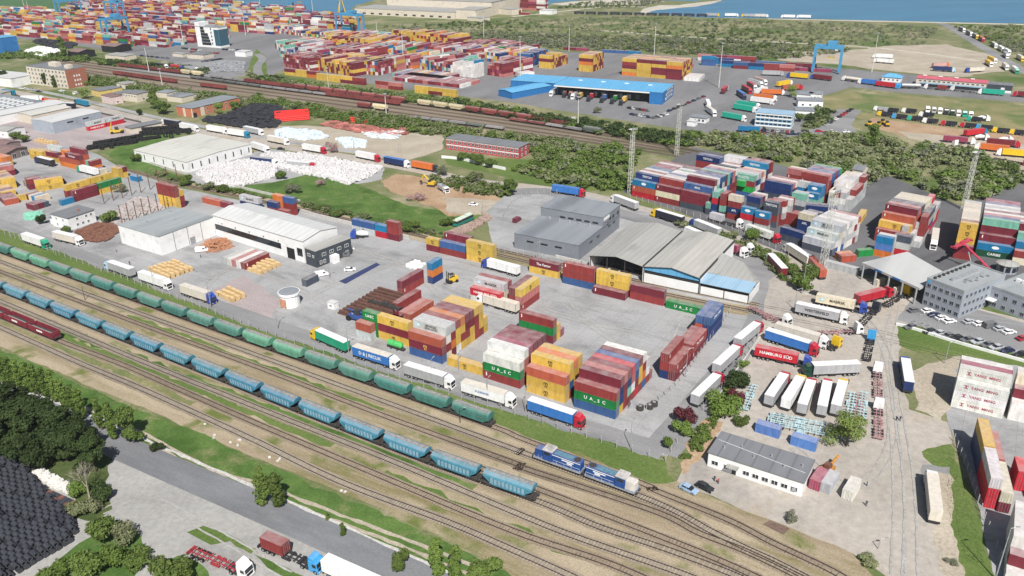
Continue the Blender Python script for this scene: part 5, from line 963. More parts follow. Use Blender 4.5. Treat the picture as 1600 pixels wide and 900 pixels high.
# ================================================================ LORRIES, CARS
VC = {'w': (.74, .74, .73), 'g': (.02, .30, .17), 'b': (.03, .07, .32), 'l': (.05, .30, .60), 'r': (.42, .015, .035), 'y': (.70, .46, .02), 'k': (.025, .028, .04), 'K': (.01, .05, .03), 'e': (.36, .365, .375), 'm': (.17, .022, .035), 'o': (.58, .15, .035), 't': (.01, .20, .33), 's': (.60, .56, .48), 'n': (.02, .035, .11), 'B': (.04, .16, .45), 'G': (.02, .36, .25), 'p': (.50, .30, .28), 'c': (.04, .10, .25), 'u': (.16, .022, .028), 'd': (.38, .085, .05), 'S': (.55, .58, .62), 'a': (.17, .40, .31), 'L': (.45, .60, .72), 'h': (.46, .02, .035)}
CHN = mat('chassis_black', (.035, .034, .036), .7); CHP = mat('faded_pink_chassis', (.34, .20, .20), .7); CHB = mat('pale_blue_chassis', (.40, .54, .57), .6); CHR = mat('red_chassis', (.34, .04, .05), .6); PLY = mat('cargo_wood', (.42, .20, .11), .9, .35, 3.0); BAGM = mat('white_bags', (.78, .77, .75), .8, .08)
def wheel_mesh(r=.52, w=.34):
    mb = MB(); mb.cyl((0, -w / 2, 0), (0, w / 2, 0), r, 14, m=0); mb.cyl((0, -w / 2 - .012, 0), (0, w / 2 + .012, 0), r * .5, 10, m=1); return mb.mesh('wheel', [BLACK, STEEL])
WH = wheel_mesh(); WHC = wheel_mesh(.33, .22)
def cab_mesh(high=True):
    mb = MB(); h = 3.0
    prof = [(-1.15, .55), (1.0, .55), (1.14, .75), (1.14, 1.55), (.98, 2.75), (.75, h), (-1.15, h)]
    mb.extr(prof, -1.22, 1.22)
    if high: mb.extr([(-1.1, h + .005), (.62, h + .005), (.2, h + .62), (-.5, h + .92), (-1.1, h + .95)], -1.12, 1.12)
    mb.box(-1.15, -.05, -1.26, -1.21, .5, 1.0); mb.box(-1.15, -.05, 1.21, 1.26, .5, 1.0)
    mb.box(1.0, 1.22, -1.2, 1.2, .32, .72); return mb.mesh('cab_shell', [TRKP])
def cabglass():
    mb = MB(); sx = (0.98 - 1.14) / 1.2
    f = lambda z, o=.015: 1.14 + sx * (z - 1.55) + o
    mb.face([(f(1.7), -1.1, 1.7), (f(1.7), 1.1, 1.7), (f(2.65), 1.05, 2.65), (f(2.65), -1.05, 2.65)])
    return mb.mesh('windscreen', [GLASS])
def sideglass(s):
    mb = MB()
    if 1:
        q = [(-.15, s * 1.232, 1.75), (.93, s * 1.232, 1.75), (.82, s * 1.232, 2.55), (-.15, s * 1.232, 2.55)]; mb.face(q if s < 0 else q[::-1])
    return mb.mesh('side_window', [GLASS])
def grille():
    mb = MB(); mb.box(1.142, 1.17, -.85, .85, .8, 1.5); return mb.mesh('grille', [BLACK])
def lamp_mesh(x, y, z):
    mb = MB(); mb.box(x, x + .02, y - .22, y + .22, z, z + .2); return mb.mesh('headlight', [TXW])
LAMPS = [lamp_mesh(1.225, s_ * .75, .45) for s_ in (-1, 1)]
CABH, CABL, WSC, SGL, GRI = cab_mesh(True), cab_mesh(False), cabglass(), (sideglass(-1), sideglass(1)), grille()
def tractor_frame():
    mb = MB(); mb.box(-4.4, .6, -.42, -.3, .75, 1.0); mb.box(-4.4, .6, .3, .42, .75, 1.0); mb.box(-2.2, -1.3, -1.15, -.5, .45, 1.05); mb.box(-2.2, -1.3, .5, 1.15, .45, 1.05); mb.cyl((-3.0, 0, 1.0), (-3.0, 0, 1.14), .5, 10); mb.box(-4.5, -3.6, -1.2, 1.2, 1.0, 1.06) ; mb.box(-1.15, -.2, -.9, .9, .4, .8); return mb.mesh('tractor_frame', [CHN])
TFR = tractor_frame()
def trailer_frame(m):
    mb = MB(); mb.box(-6.6, 6.6, -.55, -.4, .95, 1.18); mb.box(-6.6, 6.6, .4, .55, .95, 1.18); mb.box(-6.8, -6.6, -1.2, 1.2, .55, 1.15)
    for x in np.arange(-6, 6.5, 1.5): mb.box(x, x + .18, -1.22, 1.22, 1.02, 1.2)
    mb.box(-.2, 2.0, -1.15, -.7, .45, .95); mb.box(-.2, 2.0, .7, 1.15, .45, .95); return mb.mesh('chassis', [m])
TRF = {k: trailer_frame(m) for k, m in (('k', CHN), ('p', CHP), ('b', CHB), ('r', CHR))}
def boxbody():
    mb = MB(); mb.box(-6.8, 6.8, -1.24, 1.24, 1.15, 3.93)
    for x in np.linspace(-6.7, 6.7, 12): mb.box(x - .03, x + .03, -1.262, 1.262, 1.2, 3.9)
    mb.box(-6.85, -6.8, -1.2, -.04, 1.2, 3.8); mb.box(-6.85, -6.8, .04, 1.2, 1.2, 3.8); return mb.mesh('trailer_body', [TRKP])
def boxroof():
    mb = MB(); mb.box(-6.82, 6.82, -1.27, 1.27, 3.935, 4.02)
    for x in np.linspace(-6, 6, 9): mb.box(x - .05, x + .05, -1.2, 1.2, 4.02, 4.05)
    return mb.mesh('trailer_roof', [TRKP])
def openbody():
    mb = MB(); mb.box(-6.8, 6.8, -1.24, 1.24, 1.15, 1.35)
    for x in (-6.8, -2.3, 2.2, 6.7):
        for y in (-1.24, 1.14): mb.box(x, x + .1, y, y + .1, 1.35, 3.93)
    mb.box(6.7, 6.8, -1.24, 1.24, 1.35, 3.93); mb.box(-6.8, -6.7, -1.24, 1.24, 1.35, 3.93); mb.box(-6.8, 6.8, 1.18, 1.24, 1.35, 3.93); return mb.mesh('trailer_body', [TRKP])
def tankbody():
    mb = MB(); mb.cyl((-6.2, 0, 2.5), (6.2, 0, 2.5), 1.15, 16); mb.cyl((6.2, 0, 2.5), (6.6, 0, 2.5), 1.15, 16, r2=.6); mb.cyl((-6.6, 0, 2.5), (-6.2, 0, 2.5), .6, 16, r2=1.15); mb.box(-5, 5, -.3, .3, 3.6, 3.75); return mb.mesh('tank', [TRKP])
def tubbody():
    mb = MB(); mb.extr([(-3.3, 1.2), (2.4, 1.2), (2.6, 2.9), (-3.6, 2.9)], -1.24, -1.14); mb.extr([(-3.3, 1.2), (2.4, 1.2), (2.6, 2.9), (-3.6, 2.9)], 1.14, 1.24); mb.box(2.3, 2.55, -1.14, 1.14, 1.2, 3.1); mb.box(-3.5, -3.35, -1.14, 1.14, 1.2, 2.8); mb.box(-3.4, 2.4, -1.14, 1.14, 1.15, 1.35); return mb.mesh('tipper_tub', [TRKP])
BB, BR, OB, TB, UB = boxbody(), boxroof(), openbody(), tankbody(), tubbody()
def cab_at(t, x, c, high, detail):
    k = put('cab', CABH if high else CABL, t, (x, 0, 0), 0, VC[c])
    put('windscreen', WSC, k)
    if detail: [put('side_window', q, k) for q in SGL]; put('grille', GRI, k); [put('headlight', q, k) for q in LAMPS]
    return k
def axles(t, xs, y=1.05, mesh=WH, z=.52):
    for x in xs:
        for s in (-1, 1): put('wheel', mesh, t, (x, s * y, z))
LORRY = []
def lorry(R_, F_, cab, side, roof, kind, label, detail=True, txt=None, tc=None, chas='k', group='lorries about the port', cat='lorry', tz=1.0):
    a, b = G(*R_), G(*F_); y = yaw_of(a, b); c = ((a[0] + b[0]) / 2, (a[1] + b[1]) / 2)
    if kind in 'oe' and False: pass
    t = thing('lorry', c, y, label, cat, group); t['label'] = label
    if kind == '0':
        cab_at(t, 2.0, cab, True, detail); put('tractor_frame', TFR, t, (2, 0, 0))
        if detail: axles(t, (2.6, -1.0))
        return t
    if kind == 'd':
        cab_at(t, 3.3, cab, False, detail); put('tipper_tub', UB, t, (-.9, 0, 0), 0, VC[side]); put('chassis_frame', TFR, t, (2.6, 0, .0))
        axles(t, (3.7, 2.0, -1.6, -2.9)); return t
    X = 7.1
    cab_at(t, X, cab, True, detail); put('tractor_frame', TFR, t, (X, 0, 0))
    put('chassis', TRF[chas], t, (-1.3, 0, 0))
    axles(t, ((X + .5, X - 3.0, -3.9, -5.2, -6.5)) if detail else ((X + .5, -5.2)))
    if kind == 'b':
        bd = put('trailer', BB, t, (-1.3, 0, 0), 0, VC[side]); put('roof', BR, bd, (0, 0, 0), 0, VC[roof])
        if txt:
            lettering(bd, txt, tz, tc or TXW, 0, -1.29, 2.55, 0); q = lettering(bd, txt, tz, tc or TXW, 0, 1.29, 2.55, math.pi)
    elif kind == 'o':
        bd = put('trailer', OB, t, (-1.3, 0, 0), 0, VC[side]); put('roof', BR, bd, (0, 0, 0), 0, VC[roof])
        q = MB(); rr = random.Random(len(LORRY))
        for i in range(7): q.box(-6 + i * 1.75, -4.5 + i * 1.75, -1.05, 1.0, 1.36, 1.36 + rr.uniform(.4, 1.9))
        lo = thing('load', c, y, 'stacked goods inside ' + (txt or 'open trailer')[3:], 'cargo', 'loads in open trailers'); o = q.obj('stacked_goods', BAGM if side == 'w' and txt and 'bag' in txt else PLY, lo); o.location = (-1.3, 0, 0)
    elif kind == 't': put('tank', TB, t, (-1.3, 0, 0), 0, VC[side])
    elif kind in 'Cc':
        L = L40 if kind == 'C' else L20; x0 = -1.3 - 6.6; cy, sy = math.cos(y), math.sin(y)
        if L == L20: x0 += 1.0
        ox, oy = x0 * cy + CW / 2 * sy, x0 * sy - CW / 2 * cy
        add_cont(c[0] + ox, c[1] + oy, 1.22, y, L, side, (('short ' if L == L20 else '') + CNAME[side] + ' container riding on the ' + label)[:200], txt, (1, 1, 1, 1))
    return t
near = [
 ((36, 376), (80, 391), 'g', 'w', 'w', 'b', 'white trailer with green cab, farthest along the fence lane'),
 ((86, 374), (131, 385), 'w', 's', 'w', 'b', 'white lorry parked under the white house'),
 ((213, 436), (165, 419), 'L', 'e', 'w', 'b', 'grey sided lorry with pale blue cab facing away'),
 ((218, 437), (271, 455), 'w', 'w', 'w', 'b', 'all white lorry in lane left of blue cab'),
 ((280, 457), (343, 478), 'b', 's', 's', 'b', 'pale trailer with dark blue cab by timber bundles'),
 ((547, 553), (487, 526), 'y', 'g', 'w', 'b', 'yellow cabbed lorry with green sides and white roof'),
 ((554, 556), (624, 578), 'w', 'B', 's', 'b', 'blue sided lorry with white lettering and white cab'),
 ((633, 585), (711, 609), 'w', 'e', 'w', 'b', 'grey sided white roofed lorry under maroon and blue stack'),
 ((724, 613), (804, 637), 'w', 'w', 's', 'b', 'white lorry with tan roof and faint lettering'),
 ((826, 641), (913, 670), 'r', 'B', 'w', 'b', 'blue sided lorry with dark red cab at lane corner'),
 ((1084, 637), (1125, 597), 'r', 'e', 'w', 'b', 'first red cabbed grey lorry from the lane corner'),
 ((1118, 587), (1154, 553), 'r', 'e', 'w', 'b', 'second red cabbed grey lorry from the lane corner'),
 ((1150, 547), (1187, 516), 'r', 'e', 'w', 'b', 'third red cabbed grey lorry from the lane corner'),
 ((1242, 489), (1324, 507), 'w', 'e', 'w', 'b', 'grey lorry with black lettering and white cab'),
 ((1275, 475), (1351, 490), 'b', 's', 's', 'C', 'blue cabbed container lorry beside grey lettered lorry'),
 ((1336, 477), (1390, 463), 'r', 'h', 'r', 'C', 'all red container lorry at the canopy'),
 ((1382, 480), (1416, 461), 'y', 'e', 'w', 'n', 'yellow cabbed empty chassis lorry under the canopy edge'),
 ((1340, 513), (1371, 484), 'k', 'e', 'w', 'n', 'black cabbed empty chassis lorry in the gateway'),
 ((1278, 524), (1334, 521), 'w', 'e', 'w', 'n', 'white cabbed empty chassis lorry turning in the gateway'),
 ((1176, 486), (1226, 508), 'w', 'e', 'w', 'n', 'white cabbed pink chassis lorry beside the lane bend'),
 ((1210, 521), (1292, 545), 'w', 's', 's', 'b', 'white cabbed lorry with ribbed pale roof in close row'),
 ((1196, 531), (1277, 557), 'r', 'B', 'w', 'b', 'red cabbed lorry with blue side and white roof'),
 ((1182, 558), (1262, 575), 'b', 'h', 's', 'C', 'blue and white cabbed lorry in close row'),
 ((1338, 584), (1254, 588), 'K', 'e', 'w', 'b', 'dark green cabbed grey lorry standing across the park'),
 ((1197, 641), (1229, 593), 'r', 'e', 'w', 'b', 'red cabbed white lorry, leftmost of five in a fan'),
 ((1223, 647), (1254, 597), 'y', 'w', 'w', 'b', 'yellow cabbed white lorry, second of five in a fan'),
 ((1250, 653), (1268, 604), 'r', 'e', 'w', 'b', 'red cabbed lorry in the middle of five in fan'),
 ((1281, 657), (1292, 604), 'r', 'e', 'w', 'b', 'red cabbed lorry, fourth of five in a fan'),
 ((1303, 652), (1316, 607), 'y', 'e', 'w', 'b', 'yellow cabbed lorry behind the willow, last of five'),
 ((1371, 626), (1370, 578), 'w', 'e', 'w', 'n', 'white cabbed pink chassis lorry, front of nose-to-tail pair'),
 ((1372, 693), (1371, 632), 'w', 'e', 'w', 'n', 'white cabbed pink chassis lorry, rear of nose-to-tail pair'),
 ((1352, 571), (1362, 525), 'l', 'e', 'w', 'n', 'bright blue cabbed empty chassis lorry on the rail crossing'),
 ((1418, 622), (1409, 566), 'b', 'n', 'w', 'b', 'white roofed lorry with navy rear on the driveway'),
 ((1459, 829), (1450, 744), 'w', 's', 's', 'b', 'pale roofed lorry with brown rear on the dirt drive'),
 ((408, 853), (503, 894), 'l', 'r', 'w', 'c', 'bright blue cabbed lorry on the near road'),
 ((512, 894), (608, 938), 'w', 'w', 'w', 'b', 'white trailer cut off at the bottom edge'),
 ((297, 863), (393, 903), 'w', 'e', 'w', 'n', 'white cabbed red chassis lorry on the near lot'),
 ((866, 301), (911, 308), 'r', 'B', 'B', 'b', 'blue sided lorry with red cab above grey shed'),
 ((998, 331), (953, 314), 'w', 'e', 'w', 'b', 'grey lorry half hidden behind the grey shed'),
 ((1069, 353), (1017, 337), 'y', 'k', 'w', 'o', 'yellow cabbed lorry with its side curtain open'),
 ((1127, 373), (1076, 352), 'b', 'e', 'w', 'b', 'blue cabbed grey trailer beside the pale sheds'),
 ((1072, 368), (1116, 387), 'w', 'w', 'w', 'b', 'white and blue lorry tucked beside the pale sheds'),
 ((1117, 385), (1162, 402), 'w', 'u', 'r', 'C', 'white cabbed lorry at the shed corner'),
 ((1130, 382), (1166, 394), 'w', 'e', 'w', 'n', 'white cabbed empty lorry behind the shed corner'),
 ((1165, 363), (1218, 382), 'r', 'w', 'w', 'C', 'bright red cabbed lorry below navy containers'),
 ((1108, 344), (1157, 357), 'w', 'e', 'w', 'c', 'white cabbed lorry below the cream topped pile'),
 ((1228, 439), (1196, 404), 'w', 'u', 'w', 'b', 'maroon trailer with white rear on the lane bend'),
 ((1254, 410), (1236, 398), 'w', 's', 'w', 'b', 'white trailer behind the lane bushes'),
 ((1287, 441), (1260, 408), 'k', 'd', 'd', 'b', 'rusty brown trailer behind the lane bushes'),
 ((1461, 364), (1456, 399), 'w', 's', 's', 'b', 'cream lorry driving on the dark yard'),
 ((818, 434), (748, 415), 'b', 'w', 'w', 'o', 'white open sided lorry with blue cab on rail kerb'),
 ((807, 490), (750, 473), 'w', 's', 's', 'o', 'tan roofed open lorry loaded with bricks'),
]
TXTS = {6: ('D & J RECLIK', TXW, 1.5), 8: ('SCHENKER', TXB, .9), 13: ('WESTERFELD', TXK, 1.3)}
for i, (a, b, cb, sd, rf, kd, lb) in enumerate(near):
    tx = TXTS.get(i); kw = {}
    if tx: kw = dict(txt=tx[0], tc=tx[1], tz=tx[2])
    if kd == 'C' and i in (14, 44): kw['txt'] = 'MAERSK'
    if i == 22: kw['txt'] = 'HAMBURG SÜD'
    if kd == 'C' and 'txt' not in kw: kw['txt'] = ' '
    if kd == 'n': kw['chas'] = 'r' if i == 36 else ('p' if cb == 'w' else 'k')
    if kd == 'o': kw['txt'] = 'of the ' + ('yellow cabbed lorry' if cb == 'y' else ('white open sided lorry' if cb == 'b' else 'tan roofed lorry'))
    LORRY.append(lorry(a, b, cb, sd, rf, kd, lb, **kw))
lorry((1297, 548), (1306, 542), 'y', 'e', 'w', '0', 'yellow and white tractor unit alone beside the close row', cat='tractor unit')
mid = [((284, 199), (253, 194), 'w', 'k', 'e', 'b', 'black sided lorry behind the tyre heap'), ((282, 201), (311, 207), 'w', 'w', 'w', 'b', 'white lorry at the right end of tyre heap'), ((325, 205), (355, 210), 'w', 'w', 'w', 'b', 'white lettered lorry behind the broad cream roof'), ((357, 211), (390, 216), 't', 'w', 'w', 'b', 'white lorry with teal cab behind the cream roof'), ((380, 206), (414, 213), 'w', 'e', 'w', 'b', 'grey and white lorry by black coils corner'), ((418, 221), (453, 228), 'w', 's', 'w', 'b', 'white lorry above the white vans, mid lane'), ((474, 235), (509, 241), 'r', 'w', 'w', 'b', 'white lorry with dull red cab behind pink blossom tree'), ((556, 246), (595, 254), 'r', 'w', 'w', 'b', 'white trailer with red cab in the mid lane'), ((600, 255), (641, 263), 'w', 'n', 'B', 'b', 'navy sided lorry with white cab in the mid lane'), ((643, 262), (686, 270), 'k', 'o', 'o', 'b', 'orange trailer ending the mid lane queue'), ((451, 262), (493, 266), 'r', 'e', 'w', 'b', 'grey lorry with pink red cab among white bags'), ((392, 255), (435, 260), 'w', 'n', 'e', 'b', 'blue trailer with white cab left of the bag heap'), ((395, 232), (420, 240), 'w', 'w', 'w', 'b', 'plain white lorry beside the mid lane vans'),
 ((89, 262), (54, 253), 'n', 'k', 'w', 'o', 'white open trailer in the container yard, dark blue cab'), ((158, 277), (119, 267), 'g', 'w', 'w', 'o', 'open trailer with green front by the orange wall'), ((141, 168), (116, 162), 'k', 't', 't', 'b', 'teal trailer beside round willow'), ((117, 170), (90, 168), 'b', 'k', 'w', 'b', 'blue cabbed lorry with open black side before teal trailer'), ((93, 163), (68, 160), 'r', 'o', 'e', 'b', 'red and blue lorry above the grey roofs'), ((42, 158), (62, 158), 'w', 'w', 'w', 'b', 'cream box lorry above the grey skylit roof'), ((24, 150), (2, 147), 'w', 't', 't', 'b', 'teal lorry at the left edge of lane'),
 ((245, 105), (262, 108), 'w', 'k', 'k', 'b', 'black trailer with white cab, far line of three'), ((266, 107), (289, 111), 'b', 'h', 'h', 'b', 'red trailer with blue cab, far line of three'), ((289, 110), (311, 113), 'w', 'e', 'e', 'b', 'grey trailer with white cab, far line of three'),
 ((878, 141), (854, 155), 'w', 'e', 'e', 'b', 'grey lorry with white cab at left of blue dock'), ((890, 143), (878, 156), 'k', 'r', 'r', 'C', 'dock chassis with dull red box'), ((900, 144), (886, 158), 'k', 'o', 'o', 'C', 'dock chassis with orange box'), ((910, 146), (889, 159), 'w', 'e', 'e', 'b', 'second white cabbed lorry at the blue dock'), ((915, 147), (900, 159), 'k', 'y', 'y', 'C', 'dock chassis with yellow box'), ((931, 149), (915, 162), 'k', 'h', 'r', 'c', 'dock chassis with red box'), ((951, 151), (936, 164), 'k', 'c', 'r', 'c', 'dock chassis with navy box'), ((967, 153), (952, 166), 'k', 'g', 'r', 'c', 'dock chassis with green box'), ((981, 155), (966, 168), 'k', 'y', 'r', 'c', 'dock chassis with last yellow box'),
 ((1128, 184), (1166, 191), 'w', 'G', 'G', 'b', 'green roofed lorry with white cab, nearest on customs lot'), ((1146, 171), (1182, 177), 'w', 'G', 'G', 'b', 'green roofed lorry in the middle of customs lot'), ((1152, 166), (1186, 171), 'w', 'G', 'G', 'b', 'green roofed lorry farthest back on customs lot'), ((1100, 171), (1121, 186), 'w', 'w', 's', 'b', 'white lorry parked beside the guard house'), ((1107, 170), (1104, 163), 'w', 'w', 'w', 'b', 'white box lorry at head of curved chassis row'), ((1175, 160), (1206, 164), 'w', 'w', 'w', 'b', 'white roofed lorry above the green roofs'), ((1180, 155), (1210, 158), 'w', 'o', 'o', 'b', 'orange roofed lorry on the customs lot'), ((1150, 147), (1166, 158), 'n', 'n', 'B', 'b', 'navy trailer amid the customs lot'), ((1158, 139), (1175, 149), 'r', 'u', 'r', 'b', 'nearer maroon box lorry of the customs lot'), ((1167, 134), (1182, 143), 'w', 'u', 'r', 'b', 'farther maroon box lorry of the customs lot'), ((1168, 130), (1192, 137), 'w', 'w', 'e', 'b', 'pale roofed lorry at back of customs lot'), ((1177, 127), (1198, 134), 'w', 's', 'p', 'b', 'pinkish roofed lorry at back of customs lot'), ((1178, 149), (1199, 142), 'w', 'w', 'w', 'b', 'white curtain lorry facing away on customs lot'), ((1128, 148), (1136, 140), 'w', 'u', 'r', 'b', 'dull red lorry at the customs turn'), ((1152, 206), (1197, 208), 'k', 't', 't', 'C', 'dark tractor before the glazed office'),
 ((1212, 137), (1238, 132), 'w', 'y', 'y', 'b', 'yellow lorry above the red cab one'), ((1222, 142), (1252, 140), 'r', 'd', 'd', 'b', 'salmon lorry with bright red cab'), ((1193, 148), (1222, 149), 'w', 'o', 'o', 'b', 'orange topped lorry behind the leafy tree'), ((1194, 118), (1221, 119), 'e', 'e', 'e', 'b', 'grey lorry heading the customs road queue'), ((1261, 124), (1230, 121), 'b', 'y', 'y', 'b', 'yellow trailer with blue cab on customs road'), ((1298, 127), (1267, 123), 'b', 'u', 'u', 'b', 'maroon trailer with blue cab on customs road'), ((1346, 130), (1317, 126), 'w', 's', 's', 't', 'white tanker lorry on customs road'), ((1373, 134), (1343, 131), 'w', 'B', 'B', 'b', 'blue trailer with white cab on customs road'), ((1370, 135), (1402, 139), 'l', 'h', 'h', 'b', 'bright red trailer on customs road'), ((1437, 139), (1402, 138), 'l', 'e', 'e', 't', 'grey tanker lorry below the blue kiosk'), ((1478, 142), (1447, 139), 'w', 'r', 'e', 'c', 'white lorry before the red roofed hall'), ((1519, 146), (1488, 142), 'w', 'e', 'e', 'n', 'white empty chassis lorry before the red hall'), ((1567, 150), (1529, 147), 'w', 'G', 'G', 'b', 'mint green trailer before the black shed'), ((1620, 154), (1586, 151), 'r', 'u', 'u', 'b', 'red lorry cut by right edge, customs road'),
 ((1390, 92), (1367, 91), 'w', 'w', 'w', 'b', 'upper white lorry on the sand lot'), ((1392, 100), (1368, 98), 'w', 'w', 'w', 'b', 'lower white lorry on the sand lot'), ((1450, 107), (1487, 104), 'o', 'p', 'p', 'b', 'pinkish lorry with orange cab on the sand lot'), ((1458, 111), (1491, 113), 'L', 'n', 'n', 'b', 'navy trailer with pale cab on the sand lot'), ((1540, 112), (1504, 114), 'b', 's', 's', 'b', 'cream lorry with blue cab on the sand lot'), ((1543, 94), (1556, 100), 'w', 'y', 'y', 'b', 'farther yellow lorry beside the shore road'), ((1539, 99), (1550, 106), 'w', 'y', 'y', 'b', 'nearer yellow lorry beside the shore road'), ((1566, 104), (1574, 111), 'w', 's', 's', 'b', 'cream lorry near the shore road verge'), ((1580, 109), (1590, 117), 'g', 'w', 'w', 'b', 'green cabbed lorry near the shore road verge'),
 ((1498, 47), (1507, 51), 'w', 'k', 'e', 'b', 'farthest lorry of the shore road queue'), ((1508, 52), (1520, 58), 'w', 'k', 'e', 'b', 'second farthest lorry of the shore road queue'), ((1519, 57), (1528, 62), 'y', 'k', 'e', 'b', 'yellow cabbed lorry of the shore road queue'), ((1528, 61), (1538, 67), 'r', 'k', 'o', 'b', 'red cabbed lorry of the shore road queue'), ((1547, 70), (1558, 77), 'w', 'k', 's', 'b', 'lorry after the gap in the shore road queue'), ((1558, 76), (1569, 83), 'w', 's', 'w', 'b', 'pale lorry, sixth in the shore road queue'), ((1568, 81), (1578, 87), 'w', 'w', 'w', 'b', 'white lorry, seventh in the shore road queue'), ((1568, 87), (1574, 92), 'w', 'e', 'e', 'b', 'grey van lorry overtaking the shore road queue'), ((1587, 90), (1600, 98), 'y', 's', 's', 'b', 'last lorry of the shore road queue'),
 ((1266, 29), (1245, 28.4), 'w', 'w', 'w', 'b', 'white lorry nearest along the waterfront'), ((1240, 28.6), (1222, 28.2), 'w', 'w', 'w', 'b', 'second white lorry along the waterfront'), ((1133, 26), (1153, 26.2), 'w', 'w', 'w', 'b', 'bright white lorry by the bay end'), ((1178, 27), (1160, 26.6), 'y', 'e', 'e', 'b', 'grey lorry with yellow cab by the bay'), ((1104, 25.4), (1123, 26), 'y', 'e', 'e', 'b', 'grey lorry with yellow cab behind dark wagons'), ((1180, 26.9), (1199, 27.4), 'w', 's', 's', 'b', 'pale lorry on the waterfront, third from bay')]
for (a, b, cb, sd, rf, kd, lb) in mid:
    kw = {'txt': ' '} if kd in 'Cc' else ({'txt': ('with white bags ' if cb == 'g' else '') + ('of the trailer by orange wall' if cb == 'g' else 'of the dark blue cabbed trailer')} if kd == 'o' else {})
    lorry(a, b, cb, sd, rf, kd, lb, detail=False, **kw)
for i, (x, y, c) in enumerate([(1382, 182, 'y'), (1405, 186, 'l'), (1429, 189, 'G'), (1453, 193, 'w'), (1482, 197, 'r'), (1512, 200, 'r'), (1537, 203, 'l'), (1563, 208, 'y'), (1590, 211, 'y'), (1376, 174, 'w'), (1420, 177, 'w'), (1392, 176, 'e'), (1522, 190, 'G'), (1447, 183, 'w')]):
    nm = {'y': 'yellow', 'l': 'blue', 'G': 'green', 'w': 'white', 'r': 'red', 'e': 'grey'}[c]
    lorry((x + 12, y + 1.2), (x - 12, y - 1.2), c, 'k' if i != 9 else 'e', 'e', 'd', '%s cabbed tipper lorry, %s from left in the %s row on dry field' % (nm, ORD[i] if i < 9 else ORD[i - 9], 'front' if i < 9 else 'rear'), detail=False, cat='tipper lorry', group='tipper lorries on the dry field')
for i, c in enumerate('wewkKwGw'):
    lorry((1446 + i * 9.6, 173 + i * 1.2), (1449 + i * 9.6, 176 + i * 1.2), c, 'e', 'e', '0', '%s tractor unit, %s from left in the back line on dry field' % ({'w': 'white', 'e': 'grey', 'k': 'black', 'K': 'dark green', 'G': 'bright green'}[c], ORD[i]), detail=False, cat='tractor unit', group='tractor units on the dry field')
low = [((1476, 222), (1519, 226), 'w', 'u', 'u', 'C', 'maroon container lorry before scrub, left of mixer trucks'), ((1543, 227), (1590, 231), 'r', 'u', 'u', 'b', 'maroon lorry behind the orange trailer'), ((1571, 239), (1526, 234), 'w', 'o', 'o', 'b', 'orange trailer at the right dirt yard'), ((1606, 247), (1560, 243), 'w', 'y', 'y', 'b', 'yellow trailer at the right dirt yard'), ((1560, 251), (1598, 258), 'r', 'e', 'e', 'n', 'red cabbed empty chassis, right dirt yard'), ((1508, 214), (1538, 210), 't', 'h', 'h', 'b', 'red topped lorry behind maroon container lorry'), ((1512, 236), (1500, 232), 'w', 'e', 'e', 'n', 'white cabbed chassis at dirt yard entrance')]
for (a, b, cb, sd, rf, kd, lb) in low: lorry(a, b, cb, sd, rf, kd, lb, detail=False, **({'txt': ' '} if kd in 'Cc' else {}))
def drum_truck(px, py, dx, label, c='w'):
    t = lorry((px - dx, py), (px + dx, py + .6), c, 'w', 'w', '0', label, detail=False, cat='mixer truck', group='cement mixer trucks'); q = MB(); q.cyl((-4.2, 0, 1.9), (-1.6, 0, 2.3), .7, 12, r2=1.25); q.cyl((-1.6, 0, 2.3), (.4, 0, 2.2), 1.25, 12, r2=.8); q.obj('drum', WHITE, t); return t
drum_truck(1535, 219, 9, 'white drummed mixer truck at left of dirt yard'); drum_truck(1572, 223, 9, 'white drummed mixer truck at right of dirt yard'); drum_truck(1537, 189, 9, 'white drummed mixer truck amid the tippers')
mx = drum_truck(560, 372, -9, 'dark blue mixer truck with white drum beside blue container', 'b')
# bare skeletal trailers parked in the lorry park
def skel(a, b, m, label):
    A_, B_ = G(*a), G(*b); t = thing('bare_chassis', ((A_[0] + B_[0]) / 2, (A_[1] + B_[1]) / 2), yaw_of(A_, B_), label, 'trailer', 'bare trailer chassis in the lorry park'); put('frame', TRF[m], t); axles(t, (-3.9, -5.2)); return t
for a, b, m, lb in [((1163, 641), (1178, 606), 'b', 'pale blue bare chassis beside dark red bush'), ((1203, 652), (1288, 668), 'b', 'pale blue bare chassis behind workshop boxes, upper one'), ((1200, 658), (1284, 676), 'b', 'pale blue bare chassis behind workshop boxes, middle one'), ((1202, 665), (1290, 684), 'b', 'pale blue bare chassis behind workshop boxes, lower one'), ((1326, 650), (1331, 622), 'b', 'pale blue bare chassis beside the willow'), ((1345, 656), (1350, 616), 'b', 'long pale blue bare chassis left of pink chassis lorry'), ((1338, 658), (1343, 618), 'p', 'dull bare chassis squeezed between pale blue ones'), ((1180, 488), (1212, 506), 'p', 'pink bare chassis on the lane bend'), ((1395, 462), (1422, 446), 'p', 'pink bare chassis beside the black cabbed lorry')]: skel(a, b, m, lb)
